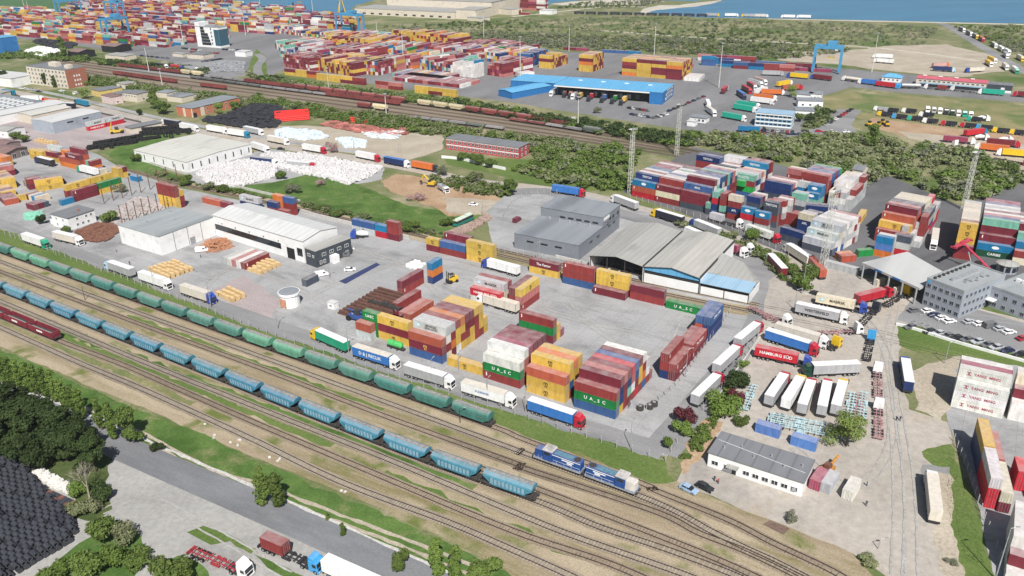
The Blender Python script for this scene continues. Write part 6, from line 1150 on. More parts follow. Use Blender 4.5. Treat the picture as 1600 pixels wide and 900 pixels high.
# ---------------------------------------------------------------- cars
def car_mesh():
    mb = MB(); mb.extr([(-2.15, .3), (2.1, .3), (2.2, .55), (2.1, .78), (1.1, .92), (-1.7, .98), (-2.15, .9)], -.88, .88); mb.extr([(-1.35, 1.40), (-1.2, 1.38), (.25, 1.38), (.1, 1.46), (-1.2, 1.46)], -.68, .68)
    for s in (-.76, .72): mb.box(-.35, -.25, s, s + .04, .95, 1.4)
    return mb.mesh('car_body', [CARP])
def car_glass(): mb = MB(); mb.extr([(-1.75, .95), (1.05, .92), (.2, 1.40), (-1.35, 1.40)], -.74, .74); return mb.mesh('windows', [GLASS])
def van_mesh(): mb = MB(); mb.extr([(-2.5, .35), (2.3, .35), (2.4, .9), (1.75, 1.15), (1.2, 1.95), (-2.5, 2.0)], -.95, .95); return mb.mesh('van_body', [CARP])
def van_glass():
    mb = MB(); mb.face([(1.75, -.85, 1.2), (1.75, .85, 1.2), (1.26, .82, 1.9), (1.26, -.82, 1.9)]); mb.box(.2, 1.15, -.965, .965, 1.25, 1.75); mb.box(-2.52, -2.49, -.7, .7, 1.2, 1.8); return mb.mesh('windows', [GLASS])
CB, CG, VB, VG = car_mesh(), car_glass(), van_mesh(), van_glass(); CLM = [lamp_mesh(2.17, s_ * .62, .56) for s_ in (-1, 1)]
CARC = {'w': (.75, .75, .75), 'S': (.42, .44, .46), 'k': (.02, .021, .024), 'e': (.13, .135, .14), 'n': (.02, .03, .08), 'l': (.28, .40, .55), 'r': (.35, .02, .03), 'm': (.16, .02, .04), 'b': (.03, .1, .3)}
CARN = {'w': 'white', 'S': 'silver', 'k': 'black', 'e': 'dark grey', 'n': 'navy', 'l': 'light blue', 'r': 'red', 'm': 'maroon', 'b': 'blue'}
def car(px, py, yaw, c, label, van=False, detail=True, group='parked cars', world=False):
    g = (px, py) if world else G(px, py); t = thing('parked_car', g, yaw, label, 'van' if van else 'car', group)
    b = put('body', VB if van else CB, t, (0, 0, 0), 0, CARC[c]); put('windows', VG if van else CG, t)
    if detail:
        [put('headlight', q, b, (.15 if van else 0, 0, .2 if van else 0)) for q in CLM]
        axles(t, (1.35, -1.35), .78, WHC, .33)
    return t
car(1076, 767, R(-42), 'l', 'light blue hatchback parked beside the dark estate'); car(1101, 764, R(-44), 'k', 'dark estate car parked beside the light blue hatchback')
HQY = R(15)
for i, (x, y, c) in enumerate([(1428, 487, 'e'), (1449, 488, 'w'), (1460, 494, 'n'), (1471, 499, 'w'), (1483, 504, 'w'), (1514, 505, 'S'), (1530, 508, 'w'), (1547, 511, 'e'), (1562, 516, 'S'), (1576, 521, 'w'), (1598, 531, 'r')]): car(x, y, HQY, c, '%s car, %s from left along the grey office' % (CARN[c], ORD[i]), van=(i == 7), group='cars parked along the grey office')
for i, (x, y, c) in enumerate([(1422, 513, 'e'), (1452, 520, 'k'), (1466, 523, 'S'), (1480, 527, 'e'), (1494, 530, 'k'), (1511, 533, 'e'), (1527, 536, 'S'), (1542, 541, 'e'), (1556, 545, 'S'), (1573, 550, 'n'), (1594, 556, 'k')]): car(x, y, R(195), c, '%s car, %s from left along the white kerb wall' % (CARN[c], ORD[i]), group='cars parked along the white kerb wall')
for x, y, yw, c, v, lb in [(503, 431, 30, 'w', 1, 'white van beside the lone charcoal container'), (547, 423, 10, 'w', 0, 'white car on the weighbridge pit'), (537, 401, 25, 'e', 1, 'dark grey people carrier beside the slate office'), (545, 391, 20, 'w', 0, 'white car beside the slate office, behind dark grey carrier'), (316, 393, 15, 'w', 1, 'white van by the scrap wood heap'), (740, 321, -20, 'w', 0, 'white car on the bare soil lot'), (68, 322, -10, 'S', 0, 'silver car beside mixed short containers'), (439, 234, -10, 'k', 0, 'black car behind white vans in the mid lane'), (35, 139, -10, 'w', 0, 'white car nearest the hedge on left lane'), (50, 141, -10, 'S', 0, 'silver car under the conifers at brick block'), (61, 144, -10, 'k', 0, 'black car on the lane by brick block'), (97, 143, -10, 'w', 0, 'white car at the corner of brick block'), (119, 147, 80, 'w', 1, 'white van beside round willow'), (1275, 461, -30, 'k', 0, 'small dark car behind the cream container lorry'), (808, 346, 60, 'm', 1, 'maroon van beside the grey shed wall')]: car(x, y, R(yw), c, lb, bool(v))
rr = random.Random(21)
def carrow(n, a, b, yaw, where, cols='wkSenkr', group=None):
    for i in range(n):
        f = i / max(1, n - 1); c = rr.choice(cols); car(a[0] + (b[0] - a[0]) * f, a[1] + (b[1] - a[1]) * f, R(yaw), c, '%s car, %s %s' % (CARN[c], ORD[i] if n > 1 else '', where), detail=False, group=group or 'cars ' + where.split(' from ')[-1])
carrow(9, (1176, 204), (1238, 207), 75, 'from left in row below glazed office'); carrow(7, (1190, 209.5), (1250, 211), -5, 'from left in line by scrub, glazed office'); carrow(4, (1258, 206), (1322, 207), -5, 'from left on the lot entrance'); carrow(9, (1292, 196), (1330, 172), 40, 'from front on left kerb of rounded lot'); carrow(6, (984, 170), (1010, 174), -50, 'from left before blue hall dock'); carrow(5, (988, 180), (1012, 184), -50, 'from left near customs verge'); carrow(6, (1023, 185), (1040, 180), 30, 'from left at customs turning'); carrow(8, (1046, 174), (1099, 152), 45, 'from front along the customs street', 'knem'); carrow(10, (286, 76), (312, 79), 60, 'from left in first row at glass tower'); carrow(8, (300, 82), (340, 84), 60, 'from left in second row at glass tower'); carrow(9, (350, 78), (392, 80), 60, 'from left right of glass tower'); carrow(8, (318, 97), (345, 93), 30, 'from left on scrap yard edge', 'kenk'); carrow(6, (222, 88), (262, 92), -20, 'from left before the low depot', 'ernk')
# ================================================================ ROLLING STOCK, CRANES, YARD MACHINES
def swap(mb, k): mb.v[k:] = [(y, x, z) for x, y, z in mb.v[k:]]
def xprof(mb, prof, x0, x1, m=0):
    """profile in (y, z) run along x"""
    k = len(mb.v); mb.extr(prof[::-1], x0, x1, m); swap(mb, k); return mb
def bogie_mesh():
    mb = MB(); mb.box(-1.5, 1.5, -1.08, -.92, .42, .78); mb.box(-1.5, 1.5, .92, 1.08, .42, .78); mb.box(-.3, .3, -.92, .92, .5, .85)
    for x in (-.9, .9):
        for s in (-1, 1): mb.cyl((x, s * .72, .46), (x, s * .84, .46), .46, 12)
        mb.cyl((x, -.72, .46), (x, .72, .46), .09, 6)
    return mb.mesh('bogie', [DARK])
BOG = bogie_mesh()
def frame_mesh(L):
    mb = MB(); mb.box(-L / 2 + .5, L / 2 - .5, -1.2, 1.2, .92, 1.14); mb.box(-L / 2 + .3, -L / 2 + .5, -1.35, 1.35, .85, 1.25); mb.box(L / 2 - .5, L / 2 - .3, -1.35, 1.35, .85, 1.25)
    for s in (-1, 1):
        for q in (-1, 1): mb.cyl((s * (L / 2 - .3), q * .87, 1.05), (s * L / 2, q * .87, 1.05), .2, 8)
        for q in (-1.25, 1.2): mb.box(s * (L / 2 - .55) - .03, s * (L / 2 - .55) + .03, q, q + .06, 1.25, 2.2)
        mb.box(s * (L / 2 - .55) - .03, s * (L / 2 - .55) + .03, -1.25, 1.25, 2.15, 2.2)
    return mb.mesh('underframe', [DARK])
UF13, UF14 = frame_mesh(13.2), frame_mesh(14.4)
def green_hopper():
    mb = MB(); P = [(-1.42, 2.1), (-1.46, 3.1), (-1.3, 3.65), (-.9, 4.05), (-.35, 4.22), (.35, 4.22), (.9, 4.05), (1.3, 3.65), (1.46, 3.1), (1.42, 2.1)]
    xprof(mb, P[::-1], -5.75, 5.75); mb.extr([(-3.9, 1.2), (3.9, 1.2), (5.3, 2.1), (-5.3, 2.1)], -1.42, 1.42)
    for x in (-4.6, -2.3, -.12, .12, 2.3, 4.6):
        for s in (-1, 1): mb.box(x - .05, x + .05, s * 1.5 - .05, s * 1.5 + .05, 2.1 if abs(x) > 4 else 1.25, 3.1)
    for s in (-1, 1): mb.box(-5.7, 5.7, s * 1.49 - .045, s * 1.49 + .045, 2.55, 2.64)
    return mb.mesh('hopper_body', [WAGP])
def hatch_mesh(L):
    mb = MB(); mb.box(-L, L, -.5, -.42, 4.2, 4.34); mb.box(-L, L, .42, .5, 4.2, 4.34); mb.box(-L, L, -.38, .38, 4.225, 4.27)
    for x in np.linspace(-L * .9, L * .9, 7): mb.box(x - .06, x + .06, -.55, .55, 4.27, 4.38)
    return mb.mesh('roof_hatch', [mat('weathered_walkway', (.26, .25, .24), .8, .3)])
def blue_hopper():
    mb = MB(); mb.extr([(-4.2, 1.25), (4.2, 1.25), (5.0, 2.0), (6.35, 3.0), (6.35, 3.3), (-6.35, 3.3), (-6.35, 3.0), (-5.0, 2.0)], -1.42, 1.42)
    xprof(mb, [(-1.5, 3.3), (1.5, 3.3), (1.35, 3.75), (.62, 4.25), (-.62, 4.25), (-1.35, 3.75)], -6.4, 6.4)
    for x in np.linspace(-4.6, 4.6, 10):
        for s in (-1, 1): mb.box(x - .06, x + .06, s * 1.48 - .06, s * 1.48 + .06, 1.3, 3.3)
    return mb.mesh('hopper_body', [WAGP])
def blue_panels():
    mb = MB()
    for i in range(9): x = -4.6 + i * 1.022; mb.box(x + .16, x + .86, -1.44, -1.425, 1.7, 3.1)
    return mb.mesh('faded_panels', [mat('faded_blue_panel', (.22, .35, .43), .7, .25, 2.0)])
GH, BH, HT13, HT14, BP = green_hopper(), blue_hopper(), hatch_mesh(5.2), hatch_mesh(6.0), blue_panels()
def gondola():
    mb = MB()
    for s in (-1, 1):
        mb.box(-6.4, 6.4, s * 1.4 - .05, s * 1.4 + .05, 1.15, 3.05); mb.box(-6.45, 6.45, s * 1.42 - .08, s * 1.42 + .08, 3.05, 3.17)
        for x in np.linspace(-6.3, 6.3, 11): mb.box(x - .07, x + .07, s * 1.5 - .06, s * 1.5 + .06, 1.2, 3.05)
    mb.box(-6.4, -6.3, -1.35, 1.35, 1.15, 3.05); mb.box(6.3, 6.4, -1.35, 1.35, 1.15, 3.05); return mb.mesh('gondola_body', [WAGP])
GO = gondola(); q_ = MB(); q_.box(-6.3, 6.3, -1.35, 1.35, 1.15, 1.5); q_.box(-5.8, 6.0, -1.3, -.2, 1.5, 2.6); GOL = q_.mesh('ore_load', [mat('dark_ore', (.045, .042, .042), .95, .4, 2)]); q_ = MB(); q_.box(-5.0, 5.4, -1.38, -.55, 2.62, 2.7); GOB = q_.mesh('grey_boards', [mat('grey_board', (.25, .24, .23), .9)])
def arcpos(P, s):
    for a, b in zip(P, P[1:]):
        L = math.hypot(b[0] - a[0], b[1] - a[1])
        if s <= L: return (a[0] + (b[0] - a[0]) * s / L, a[1] + (b[1] - a[1]) * s / L), yaw_of(a, b)
        s -= L
    return P[-1], yaw_of(P[-2], P[-1])
def arclen(P, px):
    g = G(*px); best = (1e9, 0); s = 0
    for a, b in zip(P, P[1:]):
        L = math.hypot(b[0] - a[0], b[1] - a[1]); d = math.hypot(a[0] - g[0], a[1] - g[1])
        if d < best[0]: best = (d, s)
        s += L
    return best[1]
GRC = [(.06, .195, .155), (.075, .21, .165), (.05, .17, .14), (.11, .30, .20), (.085, .22, .18), (.05, .185, .16)]; BLC = [(.055, .215, .305), (.045, .185, .28), (.07, .235, .315), (.05, .20, .27)]
def wagon(tr, s, kind, label, group, zoff=.22, detail=True, color=None):
    (x, y), yw = arcpos(TRK[tr], s); rr = random.Random(int(s * 10)); L = {'G': 13.2, 'B': 14.4, 'R': 14.0}.get(kind, 13.2)
    t = thing('hopper_wagon' if kind in 'GBHc' else ('gondola_wagon' if kind == 'R' else 'flat_wagon'), (x, y, zoff), yw, label, 'wagon', group)
    if kind == 'G': put('body', GH, t, (0, 0, 0), 0, color or rr.choice(GRC)); put('roof_hatch', HT13, t)
    elif kind == 'B': put('body', BH, t, (0, 0, 0), 0, color or rr.choice(BLC)); put('roof_hatch', HT14, t); put('faded_panels', BP, t)
    elif kind == 'R': put('body', GO, t, (0, 0, 0), 0, color or (.20, .025, .04)); put('load', GOL, t); put('boards', GOB, t)
    elif kind == 'H': put('body', GH, t, (0, 0, 0), 0, color)
    elif kind == 'g': put('body', GO, t, (0, 0, 0), 0, color)
    else: put('deck', FLAT, t, (0, 0, 0), 0, color)
    put('underframe', UF14 if kind in 'BR' else UF13, t)
    for sx in (-1, 1): put('bogie', BOG, t, (sx * 4.6, 0, 0))
    return t
q_ = MB(); q_.box(-6.3, 6.3, -1.4, 1.4, 1.15, 1.4); q_.box(-6.3, 6.3, -1.0, 1.0, 1.4, 2.1); FLAT = q_.mesh('deck', [WAGP])
e1 = arclen(TRK['T1'], (772, 668)); n = 0
while e1 - 6.6 - n * 13.3 > -2 and n < 28:
    wagon('T1', e1 - 6.6 - n * 13.3, 'G', 'green hopper wagon, %s from the right end of the green train' % ORD[n], 'green hopper wagons', color=GRC[3] if n == 5 else None); n += 1
e5 = arclen(TRK['T5'], (841, 784)); n = 0
while e5 - 7.2 - n * 14.55 > -2 and n < 26:
    wagon('T5', e5 - 7.2 - n * 14.55, 'B', 'light blue hopper wagon, %s from the right end of blue train' % ORD[n], 'light blue hopper wagons'); n += 1
e7 = arclen(TRK['T7'], (93, 533))
for n, nm in enumerate(['last open dark red wagon beside the grass gap', 'second open dark red wagon from the grass gap', 'third open dark red wagon, cut by left edge']):
    t = wagon('T7', e7 - 7 - n * 14.1, 'R', nm, 'dark red open wagons'); lettering(t, '■■■■' if n == 0 else '■■', .5, TXW, 0, -1.57, 2.2) if False else None
    q = MB(); q.box(-1.6, 1.6, -1.6, -1.585, 1.9, 2.5); q.obj('marking', TXW, t)
def loco(s, flip, label, nose):
    (x, y), yw = arcpos(TRK['T2'], s); t = thing('diesel_locomotive', (x, y, .22), yw + (math.pi if flip else 0), label, 'locomotive', 'blue shunting locomotives')
    BL = paint('loco_paint', .45, .25, rust=.2); c = (.02, .075, .26)
    m = MB(); m.extr([(-1.4, 1.3), (6.1, 1.3), (6.25, 1.6), (6.25, 3.3), (6.0, 3.6), (-1.4, 3.6)], -1.02, 1.02); m.obj('long_hood', BL, t, c)
    m = MB(); m.extr([(-6.2, 1.3), (-3.9, 1.3), (-3.9, 3.5), (-6.0, 3.5), (-6.2, 3.2)], -1.02, 1.02); m.obj('short_hood', BL, t, nose)
    m = MB(); m.box(-3.9, -1.4, -1.38, 1.38, 1.3, 4.0); k = m.obj('cab', BL, t, c)
    m = MB(); m.extr([(-4.1, 4.0), (-1.2, 4.0), (-1.4, 4.25), (-3.9, 4.25)], -1.45, 1.45); m.obj('cab_roof', mat('pale_grey_roof', (.42, .40, .38), .6), k)
    for sy in (-1, 1):
        m = MB(); m.box(-3.4, -1.9, sy * 1.39 - .01, sy * 1.39 + .01, 2.9, 3.7); m.obj('cab_window', GLASS, k)
        m = MB(); m.box(-1.4, 6.2, sy * 1.035 - .012, sy * 1.035 + .012, 3.2, 3.38); m.obj('white_stripe', TXW, t)
        m = MB(); m.box(1.2, 4.4, sy * 1.035 - .014, sy * 1.035 + .014, 2.65, 2.95); m.obj('lettering_band', TXW, t)
        m = MB(); m.box(2.6, 4.0, sy * 1.035 - .016, sy * 1.035 + .016, 2.1, 2.5); m.obj('number_plate', TXW, t)
        m = MB(); m.box(-6.4, 6.4, sy * 1.45 - .03, sy * 1.45 + .03, .95, 1.3); m.obj('grey_sill', STEEL, t)
        m = MB(); [m.cyl((xx, sy * 1.4, 1.3), (xx, sy * 1.4, 2.2), .025, 5) for xx in (-6.2, -5, -4, 0, 2, 4, 6.2)]; m.box(-1, 6.2, sy * 1.4 - .02, sy * 1.4 + .02, 2.18, 2.22); m.obj('handrail', WHITE, t)
    m = MB(); m.box(-6.5, 6.5, -1.42, 1.42, .95, 1.28); m.obj('frame', mat('loco_frame', (.16, .19, .25), .6), t)
    m = MB(); m.cyl((5.0, 0, 3.6), (5.0, 0, 3.75), .85, 16); m.cyl((5.0, 0, 3.75), (5.0, 0, 3.78), .7, 16); m.obj('roof_fan', DARK, t)
    m = MB(); m.box(-.9, 3.9, -.8, .8, 3.6, 3.66); m.obj('hood_top', mat('faded_teal_top', (.10, .20, .26), .6, .3), t)
    for s_ in (-1, 1):
        put('bogie', BOG, t, (s_ * 3.6, 0, 0))
        m = MB(); [m.cyl((s_ * 6.5, q * .87, 1.05), (s_ * 6.95, q * .87, 1.05), .22, 8) for q in (-1, 1)]; m.obj('buffer', DARK, t)
    return t
eL = arclen(TRK['T2'], (998, 776))
loco(eL - 6.9, True, 'blue locomotive with pale nose, leading the pair', (.62, .60, .54)); loco(eL - 20.9, False, 'blue locomotive with blue nose, coupled behind the pale nosed one', (.02, .075, .26))
# far trains
GOC = (.20, .05, .045); CRM = (.55, .48, .30); DKG = (.10, .12, .11); GRY = (.24, .235, .235)
def train(tr, pa, pb, seq, where, pitch=13.6, group='wagons in the middle-distance sidings'):
    a, b = arclen(TRK[tr], pa), arclen(TRK[tr], pb); n = max(1, int((b - a) / pitch))
    for i in range(n):
        k, c = seq[min(len(seq) - 1, int(i / n * len(seq)))]; nm = {id(GOC): 'rusty red', id(CRM): 'cream', id(DKG): 'dark green', id(GRY): 'grey'}[id(c)]
        rr = random.uniform(.8, 1.25); wagon(tr, a + i * pitch + 6, k, '%s %s wagon, %s from left %s' % (nm, {'g': 'open', 'H': 'hopper', 'f': 'flat'}[k], ORD[i] if i < 30 else 'last', where), group, color=tuple(q * rr for q in c))
train('C1', (188, 105), (330, 121), [('g', GOC), ('g', GOC), ('H', CRM)], 'in upper siding, western cut'); train('C1', (335, 122), (660, 163), [('f', GRY), ('g', GOC), ('g', GOC), ('H', GOC), ('H', GOC), ('H', GOC), ('H', GOC)], 'in upper siding, long cut'); train('C1', (655, 164), (905, 202), [('H', CRM), ('H', GOC), ('H', GOC), ('g', GOC)], 'in upper siding, eastern cut')
train('C2', (300, 123), (640, 166), [('f', DKG), ('f', GRY), ('g', GOC)], 'in second siding, western cut'); train('C2', (800, 190), (963, 216), [('f', GOC), ('f', GRY), ('H', DKG)], 'in second siding by mast')
train('C4', (182, 117), (292, 132), [('g', GOC)], 'in lower siding, western cut'); train('C4', (316, 137), (352, 142), [('g', GOC)], 'in lower siding, short cut'); train('C4', (562, 168), (622, 177), [('H', GOC), ('H', CRM)], 'in lower siding, middle pair'); train('C5', (655, 186), (795, 206), [('f', GRY), ('f', GRY), ('f', DKG), ('f', GRY)], 'in lowest siding, flat cut')
TRK['SH'] = dense(smooth_line([G(*p) for p in [(900, 22), (960, 23.4), (1050, 25), (1125, 27)]], 4), 8)
for i in range(11):
    a = 4 + i * 15.5; t = wagon('SH', a, 'g', 'dark covered wagon, %s from left along the far bay' % ORD[i], 'dark wagons along the far bay', color=(.03, .035, .05)) if a < sum(math.dist(p, q) for p, q in zip(TRK['SH'], TRK['SH'][1:])) - 6 else None
# ---------------------------------------------------------------- gantry cranes
BLUEC = mat('crane_blue', (.07, .27, .46), .5, .15); CRY = mat('crane_yellow', (.60, .42, .08), .5, .2)
def gantry(px, yaw, span, h, label, m=BLUEC, dep=9):
    g = G(*px); t = thing('gantry_crane', g, yaw, label, 'crane', 'blue gantry cranes')
    for sx in (-1, 1):
        for sy in (-1, 1): q = MB(); q.box(-.8, .8, -.8, .8, 1.4, h); q.obj('leg', m, t).location = (sx * span / 2, sy * dep / 2, 0)
        q = MB(); q.box(-.6, .6, -dep / 2 - 1.5, dep / 2 + 1.5, .8, 1.8); q.obj('sill_beam', m, t).location = (sx * span / 2, 0, 0)
        for sy in (-1, 1): q = MB(); q.cyl((0, -.3, .7), (0, .3, .7), .7, 10); q.obj('wheel', BLACK, t).location = (sx * span / 2, sy * (dep / 2 + .5), 0)
    for sy in (-1, 1): q = MB(); q.box(-span / 2 - .8, span / 2 + .8, -.8, .8, h, h + 2.2); q.obj('girder', m, t).location = (0, sy * dep / 2, 0)
    for sx in (-1, 1): q = MB(); q.box(-.4, .4, -dep / 2 + .6, dep / 2 - .6, h + .1, h + 1.2); q.obj('end_tie', m, t).location = (sx * span / 2, 0, 0)
    q = MB(); q.box(-3.5, 3.5, -dep / 2 - .3, dep / 2 + .3, h + 2.22, h + 5.4); q.obj('trolley', m, t).location = (span * .12, 0, 0)
    q = MB(); q.box(-1, 1, -1, 1, h - 3.2, h - .4); q.obj('operator_cabin', WHITE, t).location = (span * .12 + 3.2, 0, 0)
    for x in (-1.8, 1.8): q = MB(); q.cyl((x, 0, h - 7), (x, 0, h), .06, 5); q.obj('hoist_rope', DARK, t).location = (span * .12, 0, 0)
    q = MB(); q.box(-3, 3, -1.2, 1.2, h - 7.6, h - 7); q.obj('spreader', YELLOW, t).location = (span * .12, 0, 0)
gantry((1290, 113), R(-25), 20, 19, 'blue gantry crane over the customs sidings'); gantry((548, 52), R(-31), 32, 19, 'long blue gantry crane in mid terminal'); gantry((468, 18), R(-31), 30, 20, 'blue gantry crane before the open sea'); gantry((110, 27), R(59), 30, 20, 'blue gantry crane at the meadow corner of terminal'); gantry((183, 36), R(-31), 24, 24, 'tall blue gantry crane in the upper left terminal'); gantry((183, 60), R(59), 26, 20, 'blue gantry crane left of glass tower')
g = G(534, 20); t = thing('harbour_crane', g, R(20), 'yellow slewing harbour crane at the quay', 'crane')
for a_ in range(4): q = MB(); q.cyl((6 * math.cos(a_ * 1.57 + .8), 6 * math.sin(a_ * 1.57 + .8), 0), (1.6 * math.cos(a_ * 1.57 + .8), 1.6 * math.sin(a_ * 1.57 + .8), 16), .6, 6); q.obj('leg', CRY, t)
q = MB(); q.box(-3, 3, -2.4, 2.4, 16.2, 21); q.obj('machine_house', CRY, t); q = MB(); q.cyl((2, 0, 19), (14, 0, 44), .9, 6, r2=.4); q.obj('jib', CRY, t); q = MB(); q.box(-1.2, 1.2, -1.2, 1.2, 21.1, 33); q.obj('tower', CRY, t)
# ---------------------------------------------------------------- yard machines
def reach_stacker(px, yaw, col, label, boom_to, bz=8.0, spread=True):
    g = G(*px); t = thing('reach_stacker', g, yaw, label, 'reach stacker', 'container handlers')
    q = MB(); q.extr([(-4.2, .9), (3.2, .9), (3.2, 2.0), (-1.5, 2.2), (-4.2, 2.6)], -1.6, 1.6); q.obj('body', col, t)
    q = MB(); q.box(-1.2, .8, -.8, .8, 2.2, 3.9); k = q.obj('cab', DARK, t); q = MB(); q.box(.81, .84, -.7, .7, 2.5, 3.7); q.obj('windscreen', GLASS, k)
    for x, r in ((2.6, .95), (-3, .8)):
        for s in (-1, 1): q = MB(); q.cyl((0, -.5, 0), (0, .5, 0), r, 14); q.obj('wheel', BLACK, t).location = (x, s * 1.6, r)
    q = MB(); q.cyl((-3.6, 0, 3.0), (boom_to, 0, bz), .42, 6, r2=.3); q.obj('boom', col, t); q = MB(); q.cyl((1.5, .6, 2), (boom_to * .55, .4, bz * .7), .2, 6); q.obj('ram', STEEL, t)
    if spread: q = MB(); q.box(-.6, .6, -6.1, 6.1, bz - 1.0, bz - .4); q.box(-1.2, 1.2, -6.1, -5.8, bz - .9, bz - .3); q.box(-1.2, 1.2, 5.8, 6.1, bz - .9, bz - .3); q.box(-.5, .5, -1.2, 1.2, bz - .4, bz + .3); q.obj('spreader', DARK if col is DARK else col, t).location = (boom_to, 0, 0)
gs_ = G(614, 515, 8.6); ux, uy = math.cos(YU), math.sin(YU)
reach_stacker((628, 502), YU - math.pi / 2, DARK, 'black reach stacker holding its spreader over yellow stack', 7.4, 9.8)
reach_stacker((1524, 424), R(128), mat('stacker_red', (.46, .05, .09), .5), 'red boomed reach stacker before yellow column', 6.8, 9.5)
reach_stacker((560, 500), R(150), mat('stacker_blue', (.04, .08, .25), .5), 'small blue crane boom beside green container', 4.0, 3.2, False)
reach_stacker((184, 208), R(20), mat('stacker_yellow', (.55, .38, .05), .6), 'yellow and black stacker beside low grey shed', -2.4, 7.0, False)
def forklift(px, yaw, label):
    g = G(*px); t = thing('forklift', g, yaw, label, 'forklift'); q = MB(); q.extr([(-2.2, .6), (1.4, .6), (1.4, 1.5), (-.4, 1.7), (-2.2, 2.2)], -1.1, 1.1); q.obj('body', YELLOW, t)
    for s in (-1, 1): q = MB(); q.box(1.5, 1.75, s * .6 - .12, s * .6 + .12, .2, 4.6); q.obj('mast_rail', DARK, t); q = MB(); q.box(1.75, 3.2, s * .5 - .1, s * .5 + .1, .15, .25); q.obj('fork', DARK, t)
    q = MB(); q.box(1.74, 1.9, -1.1, 1.1, .2, 1.6); q.obj('carriage', DARK, t)
    for x in (-.9, 1.1):
        for s in (-.9, .9): q = MB(); q.cyl((x, s, 2), (x * .8, s * .9, 3.2), .06, 5); q.obj('cab_post', DARK, t)
    q = MB(); q.box(-.9, 1.0, -.95, .95, 3.2, 3.3); q.obj('cab_roof', DARK, t)
    for x, r in ((1.1, .75), (-1.5, .6)):
        for s in (-1, 1): q = MB(); q.cyl((0, -.3, 0), (0, .3, 0), r, 12); q.obj('wheel', BLACK, t).location = (x, s * 1.05, r)
forklift((706, 441), R(215), 'yellow and black forklift with tall mast on the concrete')
g = G(618, 545); t = thing('tank_trailer', g, YU, 'small bright green tank trailer under yellow stack', 'trailer'); q = MB(); q.cyl((-2.4, 0, 1.8), (2.4, 0, 1.8), 1.0, 16); q.cyl((2.4, 0, 1.8), (2.8, 0, 1.8), 1.0, 16, r2=.5); q.cyl((-2.8, 0, 1.8), (-2.4, 0, 1.8), .5, 16, r2=1.0); q.obj('tank', mat('tank_green', (.08, .42, .12), .4), t); q = MB(); q.box(-3, 3.6, -.6, .6, .6, .85); q.obj('frame', DARK, t); axles(t, (-1.2, 1.2), .8, WHC, .4)
g = G(724, 349); t = thing('bus', g, R(55), 'old bus with pale green roof by stacked rubble', 'bus'); q = MB(); q.box(-5.8, 5.8, -1.25, 1.25, .5, 1.7); q.obj('lower_body', mat('bus_green', (.03, .20, .16), .4), t); q = MB(); q.box(-5.75, 5.75, -1.2, 1.2, 1.71, 2.75); q.obj('window_band', GLASS, t); q = MB(); q.box(-5.8, 5.8, -1.25, 1.25, 2.76, 3.1); q.obj('roof', mat('bus_roof', (.55, .64, .52), .5), t); axles(t, (3.8, -3.2), 1.1, WHC, .45)
g = G(675, 291); t = thing('excavator', g, R(160), 'yellow excavator on the bare soil field', 'excavator'); q = MB(); q.box(-1.6, 1.6, -1.3, 1.3, 1.1, 2.4); q.obj('house', YELLOW, t); q = MB(); q.box(.2, 1.5, -.2, 1.2, 2.41, 3.3); q.obj('cab', GLASS, t)
for s in (-1, 1): q = MB(); q.extr([(-1.9, .2), (1.9, .2), (2.2, .6), (1.9, .95), (-1.9, .95), (-2.2, .6)], s * 1.2 - .3, s * 1.2 + .3); q.obj('crawler', DARK, t)
q = MB(); q.cyl((1.2, -.4, 2.2), (4.2, -.4, 5.4), .4, 6); q.obj('boom', YELLOW, t); q = MB(); q.cyl((4.2, -.4, 5.4), (6.0, -.4, 2.4), .3, 6); q.obj('arm', YELLOW, t); q = MB(); q.extr([(5.3, 1.2), (6.5, 1.2), (6.5, 2.4), (5.9, 2.4)], -.9, .1); q.obj('bucket', DARK, t)
lorry((685, 294), (701, 304), 'w', 'e', 'e', 'd', 'white cabbed tipper beside the yellow excavator', cat='tipper lorry')
g = G(1291, 741); t = thing('excavator', g, R(40), 'rusty orange digger behind the wine red storage box', 'excavator'); q = MB(); q.box(-1.6, 1.6, -1.2, 1.2, 1.0, 2.2); q.obj('house', mat('rusty_orange', (.42, .19, .04), .7), t); q = MB(); q.cyl((1.2, 0, 2.0), (4.6, 0, 3.2), .35, 6); q.obj('boom', mat('rusty_orange', (.42, .19, .04), .7), t); q = MB(); q.box(-1, .4, -.9, .5, 2.21, 3.4); q.obj('cab', RUST, t)
for s in (-1, 1): q = MB(); q.cyl((-1, s * 1.2 - .25, .6), (-1, s * 1.2 + .25, .6), .6, 10); q.obj('wheel', BLACK, t); q = MB(); q.cyl((1, s * 1.2 - .25, .6), (1, s * 1.2 + .25, .6), .6, 10); q.obj('wheel', BLACK, t)
for i, (x, y) in enumerate([(1358, 197), (1372, 198), (1385, 197), (1378, 194)]):
    g = G(x, y); t = thing('road_roller', g, R(20 + 30 * i), '%s yellow site machine of the cluster on bare dirt' % ['leftmost', 'nearest', 'rightmost', 'rearmost'][i], 'machine', 'yellow site machines'); q = MB(); q.extr([(-2.2, .8), (2.2, .8), (2.2, 1.7), (0, 2.0), (-2.2, 2.2)], -1, 1); q.obj('body', YELLOW, t); q = MB(); q.box(-.9, .6, -.8, .8, 2.2, 3.3); q.obj('cab', GLASS, t); q = MB(); q.cyl((1.6, -1.1, .8), (1.6, 1.1, .8), .8, 12); q.obj('drum', DARK, t); q = MB(); q.cyl((-1.6, -1.2, .8), (-1.6, 1.2, .8), .8, 12); q.obj('wheel', BLACK, t)
